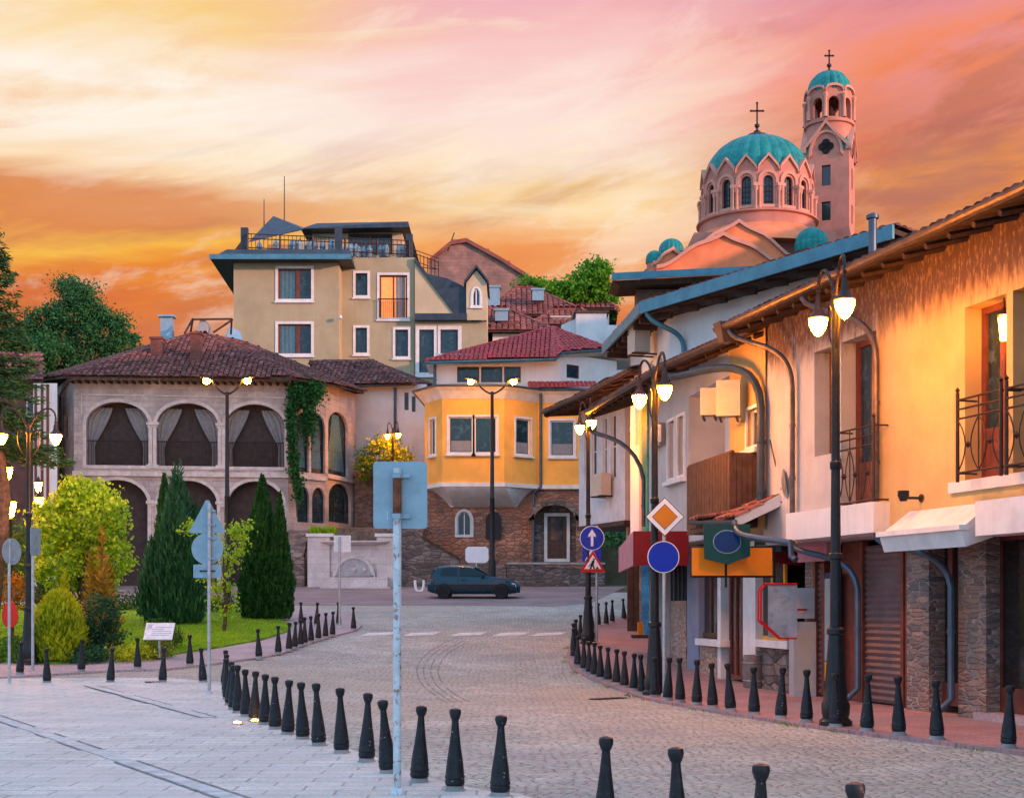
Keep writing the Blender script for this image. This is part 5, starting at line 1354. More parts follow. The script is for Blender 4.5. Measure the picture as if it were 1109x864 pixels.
# ------------------------------------------------------------------ church with domes and bell tower
def lobed_dome(mb, c, prof, n=24, amp=.02, seg=None):
    seg = seg or n*4; i = len(mb.v); c = Vector(c)
    for r, z in prof:
        for j in range(seg):
            q = 2*math.pi*j/seg; k = 1+amp*(abs(math.cos(q*n/2))-.5)*2
            mb.v.append((c.x+r*k*math.cos(q), c.y+r*k*math.sin(q), c.z+z))
    for k in range(len(prof)-1):
        for j in range(seg): mb.f.append((i+k*seg+j, i+k*seg+(j+1) % seg, i+(k+1)*seg+(j+1) % seg, i+(k+1)*seg+j))
    return mb
def cross(mb, c, h, t=.12):
    c = Vector(c); mb.lathe([(.1, 0), (.34, .12), (.34, .28), (.12, .42), (.10, .6), (.24, .75), (.24, .95), (.06, 1.05)], c, 10)
    z0 = 1.0; mb.box(c+UP*(z0+h/2), (t, t, h)); mb.box(c+UP*(z0+h*.62), (h*.58, t, t))
    for p in ((0, h), (-.29*h, h*.62), (.29*h, h*.62)): mb.lathe([(0, -.14), (.15, 0), (0, .14)], c+Vector((p[0], 0, z0+p[1])), 6)
def ogee(w, h, n=10):
    """half outline of an ogee gable from the springing to the peak"""
    pts = []
    for k in range(n+1):
        t = k/n
        x = w*(1-t); zz = h*(.5*(1-math.cos(math.pi*min(1, t*1.45)))*.62 + .38*t**3.2)
        pts.append((x, zz))
    return pts
def church():
    d = 130.; s = d/FPX; cx, cy = X(824, d), d+2
    ro = thing('domed_church', 'pink plastered church with green copper dome on an arcaded drum and wavy gables', 'church', (cx, cy, 30))
    z = lambda py: Z(py, d)
    zb, zt = z(237), z(190); Rr = 60*s
    n = 16; al = 2*math.pi/n; a0 = -math.pi/2 - al/2 + R(1.5)
    def V(k, r=Rr): q = a0+al*k; return (cx+r*math.cos(q), cy+r*math.sin(q))
    wallb, trimb = MB(), MB()
    zsp = z(213)
    for k in range(n):
        p, q = V(k), V(k+1); F = Frame(p[0], p[1], q[0]-p[0], q[1]-p[1]); L = math.dist(p, q); m_ = L/2
        op = (m_-.45, m_+.45, z(233), z(206), .45)
        gz = lambda uu: zt-.35+1.05*(1-abs(uu-m_)/m_)
        wallb.wall(F, 0, L, zb, zt, [op], .4, slope=gz)
    wallb.build('drum_wall', M['church'], ro)
    for k in range(n):
        p, q = V(k), V(k+1); F = Frame(p[0], p[1], q[0]-p[0], q[1]-p[1]); L = math.dist(p, q); m_ = L/2
        if F.n.y > .35: continue
        w = MB(); ring(w, F, m_-.47, m_+.47, z(233), z(206), .47, -.34, -.24, .08)
        for j in range(1, 3): uu = m_-.45+.9*j/3; w.fbox(F, uu-.03, uu+.03, -.33, -.26, z(232), z(203))
        for j in range(1, 5): zz = z(233)+(z(206)-z(233))*j/5; w.fbox(F, m_-.44, m_+.44, -.32, -.27, zz-.03, zz+.03)
        wo = w.build('drum_window', M['iron'], ro); g = MB(); g.face(arch_pts(F, -.32, m_-.45, m_+.45, z(233), z(206), .45)); g.build('pane', M['glass'], wo)
        t = MB(); ring(t, F, m_-.95, m_+.95, z(235), z(206), .95, -.01, .16, .28)
        ring(t, F, m_-.66, m_+.66, z(234), z(206), .66, -.2, .02, .16)
        # scalloped gable over each bay
        h = []
        for kk in range(15):
            uu = L*kk/14; x_ = abs(uu-m_)/m_; h.append((uu, zt-.55+.62*math.sqrt(max(0, 1-x_**2))+.75*(1-x_)**1.6))
        for (ua, za), (ub, zb_) in zip(h, h[1:]): t.hexa([F(ua,-.3,za),F(ub,-.3,zb_),F(ub,.22,zb_),F(ua,.22,za),F(ua,-.3,za+.28),F(ub,-.3,zb_+.28),F(ub,.22,zb_+.28),F(ua,.22,za+.28)])
        t.build('bay_arch', M['churchtrim'], ro)
        c = MB(); f = F(0, .16, 0)
        for off in (-.17, .17):
            c.lathe([(.2, 0), (.2, .18), (.13, .26), (.12, zsp-zb-.5), (.2, zsp-zb-.3), (.22, zsp-zb+.1)], F(off, .20, zb), 8)
        c.fbox(F, -.42, .42, -.1, .42, zsp-.02, zsp+.28); c.build('paired_columns', M['churchtrim'], ro)
    b = MB(); b.lathe([(Rr+.25, z(252)), (Rr+.25, z(240)), (Rr+.55, z(239)), (Rr+.55, z(237)), (Rr-.2, z(236.5))], (cx, cy, 0), 48); b.build('drum_base', M['church'], ro)
    dm = MB(); R0 = 57*s; H = z(142)-z(192); prof = [(R0*.99, z(191)), (R0*1.0, z(190))] + [(R0*math.cos(math.pi/2*k/14)**.92 if k < 14 else .55, z(190)+H*math.sin(math.pi/2*k/14)*.97) for k in range(15)]
    lobed_dome(dm, (cx, cy, 0), prof, 28, .018); do = dm.build('main_dome', M['copper'], ro)
    sm = MB()
    for k in range(28): q = 2*math.pi*k/28; sm.tube([(cx+(r*1.012+.02)*math.cos(q), cy+(r*1.012+.02)*math.sin(q), zz_) for r, zz_ in prof[1:]], .055, 4)
    sm.build('standing_seams', M['slate'], do)
    l = MB(); l.lathe([(.6, z(142)-.1), (1.05, z(141)), (.95, z(139)), (.4, z(137.5)), (.1, z(136.5))], (cx, cy, 0), 20); l.build('dome_cap', M['slate'], do)
    c = MB(); cross(c, (cx, cy, z(138)), 2.0, .14); c.build('cross', M['iron'], do)
    # wavy gabled arms with copper backs
    def gable(px, py_pk, py_b, halfpx, y, depth, ang=0.):
        x_ = X(px, y); zp, zbb = Z(py_pk, y), Z(py_b, y); og = ogee(halfpx/FPX*y, zp-zbb)
        pts = [Vector((-a, 0, zbb+h)) for a, h in og] + [Vector((a, 0, zbb+h)) for a, h in reversed(og[:-1])]
        Mr = Matrix.Rotation(ang, 3, 'Z'); base = Vector((x_, y, 0)); T = lambda p: base+Mr@p
        low = [Vector((pts[-1].x, 0, zbb-8)), Vector((pts[0].x, 0, zbb-8))]
        w = MB(); w.prism([T(p) for p in pts+low], Mr@Vector((0, depth, 0))); w.build('gable_wall', M['churchgable'], ro)
        t = MB()
        for a, c2 in zip(pts, pts[1:]): t.hexa([T(a+Vector((0,-.3,.02))),T(c2+Vector((0,-.3,.02))),T(c2+Vector((0,.5,.02))),T(a+Vector((0,.5,.02))),T(a+Vector((0,-.3,.36))),T(c2+Vector((0,-.3,.36))),T(c2+Vector((0,.5,.36))),T(a+Vector((0,.5,.36)))])
        t.build('gable_edge', M['churchtrim'], ro)
        r = MB()
        for a, c2 in zip(pts, pts[1:]): r.hexa([T(a+Vector((0,.5,.01))),T(c2+Vector((0,.5,.01))),T(c2+Vector((0,depth,.01))),T(a+Vector((0,depth,.01))),T(a+Vector((0,.5,.26))),T(c2+Vector((0,.5,.26))),T(c2+Vector((0,depth,.26))),T(a+Vector((0,depth,.26)))])
        r.build('gable_roof', M['copper'], ro)
    gable(783, 256, 292, 72, 120.5, 5); gable(800, 242, 284, 66, 124, 6); gable(728, 272, 289, 22, 122, 4, R(10))
    b = MB(); P = [(X(752, 126), 126), (X(905, 126), 126), (X(905, 126), 140), (X(752, 126), 140)]; footprint(b, P, 24, z(264)); b.build('nave_wall', M['church'], ro)
    b = MB(); b.lathe([(Rr+2.6, z(275)), (Rr+1.6, z(263)), (Rr+.2, z(250))], (cx, cy, 0), 40); b.build('skirt_roof', M['churchgable'], ro)
    for px, py, rp, y in ((727, 271, 13, 124.5), (709, 280, 9, 123), (879, 263, 17, 123.5)):
        r_ = rp/FPX*y; q = MB(); c0 = (X(px, y), y, Z(py, y)); lobed_dome(q, c0, [(r_*1.05, -.6*r_), (r_*1.05, -.1*r_)] + [(r_*math.cos(math.pi/2*k/8) if k < 8 else .05, r_*.95*math.sin(math.pi/2*k/8)) for k in range(9)], 16, .04); q.build('small_dome', M['copper'], ro)
        q = MB(); q.lathe([(r_*.95, -5*r_), (r_*.95, -.55*r_)], c0, 16); q.build('turret', M['church'], ro)
    # -------- bell tower
    d2 = 142.; tx, ty = X(898, d2), d2; zz = lambda py: Z(py, d2); s2 = d2/FPX
    to = thing('bell_tower', 'square pink bell tower with open arched belfry and green copper dome behind the church', 'tower', (tx, ty, 30))
    hw = 24.2*s2; th = R(20.7); c_, s_ = math.cos(th), math.sin(th)
    C = [(tx+hw*(c_*a-s_*b2), ty+hw*(s_*a+c_*b2)) for a, b2 in ((-1, -1), (1, -1), (1, 1), (-1, 1))]
    C = [(tx+hw*(math.cos(-th)*a-math.sin(-th)*b2), ty+hw*(math.sin(-th)*a+math.cos(-th)*b2)) for a, b2 in ((-1, -1), (1, -1), (1, 1), (-1, 1))]
    C = [(tx+hw*(c_*a-s_*b2), ty+hw*(s_*a+c_*b2)) for a, b2 in ((-1, -1), (1, -1), (1, 1), (-1, 1))]
    C = [(tx + hw*(a*c_ + b2*s_), ty + hw*(-a*s_ + b2*c_)) for a, b2 in ((-1, -1), (1, -1), (1, 1), (-1, 1))]
    zs, zg, zpk = zz(268), zz(168), zz(144); L = 2*hw; m_ = L/2
    b = MB(); fr = []
    for k in range(4):
        p, q = C[k], C[(k+1) % 4]; F = Frame(p[0], p[1], q[0]-p[0], q[1]-p[1]); fr.append(F)
        b.wall(F, 0, L, 26, zg, [(m_-.45, m_+.45, zz(208), zz(186)), (m_-.45, m_+.45, zz(245), zz(225))], .4, slope=lambda uu: zg+(zpk-zg)*(1-abs(uu-m_)/m_)**1.15)
    b.build('shaft_wall', M['church'], to)
    for F in fr:
        for za, zb2 in ((zz(208), zz(186)), (zz(245), zz(225))): window(to, F, m_-.45, m_+.45, za, zb2, w=-.3, fm='iron', gm='darkglass', nv=0, t=.06)
        t = MB(); h = []
        for kk in range(17):
            uu = -.25+(L+.5)*kk/16; x_ = min(1, abs(uu-m_)/(m_+.25)); h.append((uu, zg-.35+(zpk-zg+.55)*(1-x_)**1.15))
        for (ua, za), (ub, zb2) in zip(h, h[1:]): t.hexa([F(ua,-.3,za),F(ub,-.3,zb2),F(ub,.3,zb2),F(ua,.3,za),F(ua,-.3,za+.4),F(ub,-.3,zb2+.4),F(ub,.3,zb2+.4),F(ua,.3,za+.4)])
        ring(t, F, m_-1.7, m_+1.7, zg-.9, zg-.5, 2.3, -.02, .2, .25, bottom=False); t.build('gable_edge', M['churchtrim'], to)
        q = MB(); zc = zg+.15
        for dx, dz in ((.38, 0), (-.38, 0), (0, .38), (0, -.38)): q.lathe([(.40, 0), (.40, .06), (0, .06)], F(m_+dx, .012, zc+dz), 14, Matrix(((F.d.x, 0, F.n.x), (F.d.y, 0, F.n.y), (0, 1, 0))))
        q.build('quatrefoil', M['dark'], to)
    for k in range(4):
        r_ = MB(); c0 = Vector((C[k][0]+(tx-C[k][0])*.25, C[k][1]+(ty-C[k][1])*.25, zg+.6)); lobed_dome(r_, c0, [(.62, -.9), (.62, -.2)] + [(.62*math.cos(math.pi/2*j/6)+.01, -.2+.6*math.sin(math.pi/2*j/6)) for j in range(7)], 10, .04); r_.build('corner_dome', M['copper'], to)
    ro_ = MB(); ro_.face([Vector((*C[k], zg+.0)) for k in range(4)]); ro_.build('tower_roof', M['copper'], to)
    R2 = 25*s2; n = 8; a0 = -math.pi/2-math.pi/n
    b = MB(); b.lathe([(R2*.98, zg-.5), (R2*.98, zz(140)), (R2*1.08, zz(139.5)), (R2*1.08, zz(136)), (R2*.9, zz(135.5))], (tx, ty, 0), 24); b.build('belfry_base', M['church'], to)
    w = MB(); zt2 = zz(104); h2 = []
    for k in range(n):
        p = (tx+R2*math.cos(a0+2*math.pi*k/n), ty+R2*math.sin(a0+2*math.pi*k/n)); q = (tx+R2*math.cos(a0+2*math.pi*(k+1)/n), ty+R2*math.sin(a0+2*math.pi*(k+1)/n))
        F = Frame(p[0], p[1], q[0]-p[0], q[1]-p[1]); L2 = math.dist(p, q); mm = L2/2
        w.wall(F, 0, L2, zz(136), zt2, [(mm-.55, mm+.55, zz(134), zz(118), .55)], .45, slope=lambda uu: zt2-.15+.35*math.sqrt(max(0, 1-((uu-mm)/mm)**2)))
        c = MB(); c.lathe([(.26, 0), (.17, .2), (.16, 2.0), (.27, 2.2), (.27, 2.4)], F(0, .12, zz(135)), 8); c.build('belfry_column', M['churchtrim'], to)
        t = MB(); h = [(L2*kk/10, zt2-.3+.5*math.sqrt(max(0, 1-(2*kk/10-1)**2))) for kk in range(11)]
        for (ua, za), (ub, zb2) in zip(h, h[1:]): t.hexa([F(ua,-.3,za),F(ub,-.3,zb2),F(ub,.25,zb2),F(ua,.25,za),F(ua,-.3,za+.25),F(ub,-.3,zb2+.25),F(ub,.25,zb2+.25),F(ua,.25,za+.25)])
        t.build('belfry_arch', M['churchtrim'], to)
    w.build('belfry_wall', M['church'], to)
    k = MB(); k.lathe([(.0, 1.6), (.3, 1.55), (.5, .9), (.75, .2), (.8, 0)], (tx, ty, zz(131)), 14); k.build('bell', M['iron'], to)
    dm = MB(); R3 = 23*s2; H = zz(79)-zz(103); lobed_dome(dm, (tx, ty, 0), [(R3*1.0, zz(104)), (R3*1.0, zz(102))]+[(R3*math.cos(math.pi/2*j/10)**.85 if j < 10 else .2, zz(102)+H*math.sin(math.pi/2*j/10)) for j in range(11)], 16, .03); do = dm.build('tower_dome', M['copper'], to)
    c = MB(); cross(c, (tx, ty, zz(79)-.1), 1.35, .14); c.build('cross', M['iron'], do)
church()
# ------------------------------------------------------------------ bollards
def make_bollard():
    ro = thing('bollard', 'x', 'bollard', (0, 0, 0), 'black bollards along the kerbs')
    b = MB(); b.lathe([(.098, -.03), (.098, .012), (.082, .018), (.082, .045)], (0, 0, 0), 18); b.build('base_ring', M['concrete'], ro)
    b = MB(); b.lathe([(.062, .04), (.084, .055), (.089, .085), (.083, .105), (.089, .112), (.089, .132), (.083, .14), (.081, .18), (.072, .26), (.057, .36), (.043, .47), (.033, .57), (.030, .62)], (0, 0, 0), 18); b.build('shaft', M['bollard'], ro)
    b = MB(); b.lathe([(.030, .615), (.042, .635), (.053, .672), (.052, .695), (.047, .708), (.020, .718), (0, .720)], (0, 0, 0), 18); b.build('head', M['bollard'], ro)
    return ro
ORD = ['first', 'second', 'third', 'fourth', 'fifth', 'sixth', 'seventh', 'eighth', 'ninth', 'tenth', 'eleventh', 'twelfth', 'thirteenth', 'fourteenth', 'fifteenth', 'sixteenth', 'seventeenth', 'eighteenth', 'nineteenth', 'twentieth',
       'twenty-first', 'twenty-second', 'twenty-third', 'twenty-fourth', 'twenty-fifth', 'twenty-sixth', 'twenty-seventh', 'twenty-eighth', 'twenty-ninth', 'thirtieth', 'thirty-first', 'thirty-second', 'thirty-third', 'thirty-fourth', 'thirty-fifth', 'thirty-sixth']
BOL = make_bollard()
CHIP = copy_tree(BOL)
for c_ in CHIP.children:
    if c_.name.split('.')[0] != 'base_ring':
        c_.data = c_.data.copy(); c_.data.materials[0] = mat('chipped_bollard_paint', (.016, .018, .022), .4, var=.3, vs=12, col2=(.50, .52, .55), c2amt=.9, bump=.003, bs=90, lo=.65)
used = {}
rb = random.Random(11)
def bollard(p, label, sc=1.0):
    src = CHIP if rb.random() < .32 else BOL
    o = src if src.name not in used else copy_tree(src)
    used[src.name] = True
    o.location = p; o.rotation_euler = (R(rb.gauss(0, 1.5)), R(rb.gauss(0, 1.5)), rb.uniform(0, 6.28)); o.scale = (sc,)*2+(sc*rb.uniform(.97, 1.03),)
    o['label'] = label
for k, p in enumerate(P_F): bollard(p, ['black bollard cut off by the bottom edge, leftmost of the four cut off heads', 'black bollard cut off by the bottom edge, second head from the left', 'black bollard cut off by the bottom edge, third head from the left', 'black bollard of which only the cap shows at the bottom edge, rightmost'][k])
for k, p in enumerate(P_L): bollard(p, ('largest black bollard, standing at the bottom edge of the photo on the plaza edge' if k == 0 else f'black bollard on the curved plaza edge, {ORD[k]} from the large one in front'))
for k, p in enumerate(reversed(P_R)): bollard(p, ('black bollard at the right edge of the photo on the red pavement kerb' if k == 0 else f'black bollard on the kerb of the red pavement, {ORD[k]} from the right photo edge'))
ROW1 = [(51, 739), (119.5, 738.5), (176, 738.5), (220, 738.5)]; ROW2 = [(21.5, 729.6), (88, 726.5), (149, 723.7), (205.7, 720.2), (280.5, 712.2), (301.5, 707.4), (313, 704), (318.8, 701.7), (325.6, 699), (330, 697.4), (337, 694.8), (344.8, 692.4), (352.4, 690.3), (360, 688.2), (383, 681.8)]
for k, (x, y) in enumerate(ROW1): bollard(GP(x, y), f'black bollard at the plaza end of the side lane, {ORD[k]} from the left')
for k, (x, y) in enumerate(ROW2): bollard(GP(x, y, .05), f'black bollard along the garden path, {ORD[k]} from the left edge of the photo')
for k, (x, y) in enumerate([(326, 676), (342.8, 676.8), (366.8, 676)]): bollard(GP(x, y, .05), f'black bollard at the far bend of the garden path, {ORD[k]} of three from the left')

# ------------------------------------------------------------------ lamps
def lantern(parent, p, s=1.0, glow='lampglow'):
    p = Vector(p)
    h = MB(); h.lathe([(.0, .58), (.03, .56), (.045, .52), (.02, .48), (.05, .44), (.045, .34), (.07, .29), (.075, .20), (.11, .10), (.19, .03), (.215, .0), (.20, -.02), (.0, -.02)], (0, 0, 0), 16)
    h.v = [(a*s+p.x, b*s+p.y, c*s+p.z) for a, b, c in h.v]; ho = h.build('lamp_head', M['iron'], parent)
    g = MB(); g.lathe([(.185, -.025), (.19, -.05), (.18, -.12), (.145, -.22), (.09, -.31), (.04, -.36), (0, -.38)], (0, 0, 0), 16)
    g.v = [(a*s+p.x, b*s+p.y, c*s+p.z) for a, b, c in g.v]; g.build('glass', M[glow], ho)
    return ho
def heritage_lamp(label, base, h, arms, r=.62, foot=1.25, post='black'):
    ro = thing('street_lamp', label, 'street lamp', tuple(base), 'old style street lamps with drop shaped glass'); b = Vector(base)
    f = MB(); f.lathe([(.22, 0), (.22, .06), (.17, .10), (.185, .16), (.19, .28), (.16, .34), (.14, .6), (.11, 1.0), (.095, foot-.05), (.12, foot-.03), (.12, foot+.03), (.08, foot+.06)], b, 16); f.build('foot', M[post], ro)
    p = MB(); H = h-.05; p.lathe([(.078, foot+.05), (.072, 2.2), (.09, 2.22), (.09, 2.28), (.07, 2.3), (.062, 3.4), (.078, 3.42), (.078, 3.5), (.06, 3.52), (.052, H-.15), (.08, H-.1), (.05, H-.04), (.05, H+.05), (.06, H+.08), (.03, H+.12), (0, H+.2)], b, 14); p.build('post', M[post], ro)
    for k, (ax, ay) in enumerate(arms):
        d = Vector((ax, ay, 0)); t = b+d*r+UP*(h+.22)
        a = MB(); a.tube(bez([b+UP*(h-.1), b+d*r*.15+UP*(h+.15), b+d*r*.45+UP*(h+.55), b+d*r*.95+UP*(h+.52), t], 12), .022, 7)
        a.tube(bez([b+UP*(h-.75), b+d*r*.5+UP*(h-.6), b+d*r*.5+UP*(h-.1), b+d*r*.3+UP*(h+.05), b+d*r*.25+UP*(h-.15)], 12), .014, 6); a.build('arm', M['iron'], ro)
        lantern(ro, t-UP*.40, .69)
    return ro
b1 = GP(905, 785, .05); heritage_lamp('tall black street lamp with two lit drop lamps, nearest on the right', b1, 4.0+.42+1.31, [(-.10, .60), (-.01, -.55)], r=1.0)
b2 = GP(709, 752, .05); heritage_lamp('black street lamp with two lit lamps between the diamond road sign and the balcony house', b2, 4.45+1.16, [(-.22, .55), (.12, -.55)], r=1.0)
b3 = GP(637, 697, .05); heritage_lamp('black street lamp behind the round arrow sign at the far bend of the pavement', b3, 4.95+1.22, [(-.20, .5), (.06, -.5)], r=1.0)
b4 = Vector((X(31, 32.5), 32.5, ramp(32.5)+.1)); heritage_lamp('black street lamp with two wide arms in the flower bed at the left edge', b4, Z(470, 32.5)-b4.z+.18, [(-.62, -.05), (.62, .05)], r=1.0)
b5 = Vector((X(425.5, 71.5), 71.5, 5.2)); heritage_lamp('small lit twin street lamp standing by the yellow lit bush on the terrace', b5, Z(466, 71.5)-5.2, [(-.30, .3), (.28, -.2)], r=1.0)
def post_lamp(label, px, py, d, zb=None):
    q = PT(px, py, d); zb = ramp(min(d, 68))+.05 if zb is None else zb
    ro = thing('post_lamp', label, 'street lamp', (q.x, q.y, zb), 'small single lanterns on posts at the left edge'); p = MB(); h = q.z-zb
    p.lathe([(.12, 0), (.12, .1), (.06, .3), (.045, .8), (.04, h-.42), (.07, h-.40), (.04, h-.36)], (q.x, q.y, zb), 10); p.build('post', M['iron'], ro)
    g = MB(); g.lathe([(.07, -.34), (.11, -.2), (.15, .0), (.14, .06), (0, .06)], q, 10); g.build('glass', M['lampglow'], ro)
    c = MB(); c.lathe([(.19, .06), (.15, .12), (.06, .2), (.05, .26), (.02, .3), (0, .34)], q, 10); c.build('cap', M['iron'], ro)
post_lamp('lit post lamp highest of the small ones at the left edge of the photo', 9, 508, 50)
post_lamp('lit post lamp right of the twin armed lamp, upper of two seen in line', 41.5, 524, 58)
post_lamp('lit post lamp right of the twin armed lamp, lower of two seen in line', 42.5, 541, 47)
post_lamp('lit lantern with black cap among dark shrubs at the left edge', 11.5, 546, 38)
def road_lamp(label, px, pyb, py, d, halfpx):
    z0 = ramp(min(d, 68)); x0 = X(px, d); zt = Z(py, d); ro = thing('road_lamp', label, 'street lamp', (x0, d, z0), 'tall double armed road lamps')
    p = MB(); zj = zt-.55; p.lathe([(.17, z0), (.17, z0+1.3), (.12, z0+1.4), (.11, z0+4.2), (.13, z0+4.25), (.10, z0+4.3), (.075, zj), (.09, zj+.05), (0, zj+.1)], (x0, d, 0), 12); p.build('post', M['black'], ro)
    w = halfpx/FPX*d
    for s_ in (-1, 1):
        a = MB(); a.tube(bez([(x0, d, zj-.05), (x0+s_*w*.5, d, zj+.1), (x0+s_*w*.75, d, zt+.02)], 6), .045, 6); a.build('arm', M['black'], ro)
        h = MB(); h.prism([(x0+s_*w*.70, d-.15, zt), (x0+s_*(w+.28), d-.15, zt+.14), (x0+s_*(w+.28), d-.15, zt+.24), (x0+s_*w*.72, d-.15, zt+.18)], (0, .3, 0)); ho = h.build('lamp_head', M['black'], ro)
        g = MB(); g.lathe([(.02, -.16), (.11, -.12), (.15, -.04), (.15, .06)], (x0+s_*w, d-.02, zt), 12); g.build('glass', M['lampbig'], ho)
road_lamp('tall double armed road lamp with two lit heads before the orange house', 533, 640, 413, 65, 23)
road_lamp('tall double armed road lamp with two lit heads before the arcaded stone house', 246, 660, 412, 58.5, 22)
def wall_lantern():
    q = FA(FA.u(1079), -.12, 5.45); ro = thing('hanging_lantern', 'small lit lantern hanging in the balcony doorway of the corner house', 'lantern', tuple(q))
    b = MB(); b.lathe([(.05, -.30), (.075, -.05), (.08, .0), (.03, .03), (0, .03)], q, 10); b.build('glass', M['lampsmall'], ro)
    b = MB(); b.lathe([(.10, .03), (.05, .10), (.015, .14), (.012, .26)], q, 10); b.build('cap', M['iron'], ro)
    q = FA(FA.u(985, .2), .0, FA.hit(985, 539, .2)[1]); ro = thing('spotlight', 'small black spotlight on a bracket under the right hand balconies', 'spotlight', tuple(q))
    b = MB(); b.tube([q, q+FA.n.to_3d()*.28], .022, 6); b.tube([q+FA.d.to_3d()*-.0+FA.n.to_3d()*.0, q+FA.n.to_3d()*.02], .06, 8); b.build('bracket', M['iron'], ro)
    b = MB(); e = q+FA.n.to_3d()*.30; b.lathe([(.05, -.05), (.085, .03), (.085, .1), (.0, .1)], e, 10); b.build('lamp_head', M['black'], ro)
wall_lantern()

def ground_lights():
    for k, (px, py) in enumerate(((257, 784), (276, 781.5))):
        q = GP(px, py); ro = thing('ground_light', ['small lit round light set in the plaza beside the bollards', 'small lit ground light right among the curved bollards'][k], 'ground light', tuple(q))
        b = MB(); b.lathe([(.075, .008), (.075, .02), (.06, .024), (.058, .02)], q, 14); b.build('ring', M['steel'], ro)
        b = MB(); b.lathe([(.056, .012), (.05, .03), (.03, .04), (0, .044)], q, 12); b.build('glass', M['lampsmall'], ro)
ground_lights()
def drains():
    for k, (a, c, w) in enumerate((((641, 757.5), (676, 755.5), .11), ((157, 738.8), (164, 738.6), .16))):
        p, q = GP(*a), GP(*c); d = (q-p).normalized(); n = Vector((-d.y, d.x, 0)); L = (q-p).length
        ro = thing('drain_grate', ['long dark drain grate let into the road beside the kerb', 'small dark drain grate in the plaza near the lane bollards'][k], 'drain', tuple(p))
        b = MB(); b.prism([p-n*w+UP*.006, q-n*w+UP*.006, q+n*w+UP*.006, p+n*w+UP*.006], UP*.006); b.build('frame', M['dark'], ro)
        b = MB()
        for i in range(max(4, int(L/.07))): e = p+d*(i+.5)*.07; b.box(e+UP*.014, (.03, w*1.8, .008), math.atan2(d.y, d.x))
        b.build('bars', M['iron'], ro)
drains()

# ------------------------------------------------------------------ road signs
SY = Matrix.Rotation(R(90), 3, 'X')
def post(ro, x, y, z0, z1, r=.035, m='galv'):
    b = MB(); b.tube([(x, y, z0), (x, y, z1)], r, 12); b.lathe([(r*1.9, 0), (r*1.9, .02), (r*1.3, .05), (r, .06)], (x, y, z0), 12); return b.build('post', M[m], ro)
def rounded(w, h, r=.04, n=5):
    out = []
    for cx, cz, a0 in ((w/2-r, h/2-r, 0), (-w/2+r, h/2-r, 90), (-w/2+r, -h/2+r, 180), (w/2-r, -h/2+r, 270)):
        for k in range(n+1): q = R(a0+90*k/n); out.append((cx+r*math.cos(q), cz+r*math.sin(q)))
    return out
def plate(ro, name, m, pts, c, yaw=0., t=.012, y=0.):
    """flat sign plate; pts are (x, z), facing -y before yaw"""
    c = Vector(c); Mr = Matrix.Rotation(yaw, 3, 'Z'); b = MB(); b.prism([c+Mr@Vector((px, y, pz)) for px, pz in pts], Mr@Vector((0, t, 0))); return b.build(name, M[m], ro)
def circ(r, n=36): return [(r*math.cos(2*math.pi*k/n), r*math.sin(2*math.pi*k/n)) for k in range(n)]
def clips(ro, x, y, zs, m='galv', r=.05):
    for zc in zs:
        b = MB(); b.tube([(x, y, zc-.022), (x, y, zc+.022)], r, 12); b.box((x+.075, y+.02, zc), (.08, .03, .035)); b.build('clamp', M[m], ro)
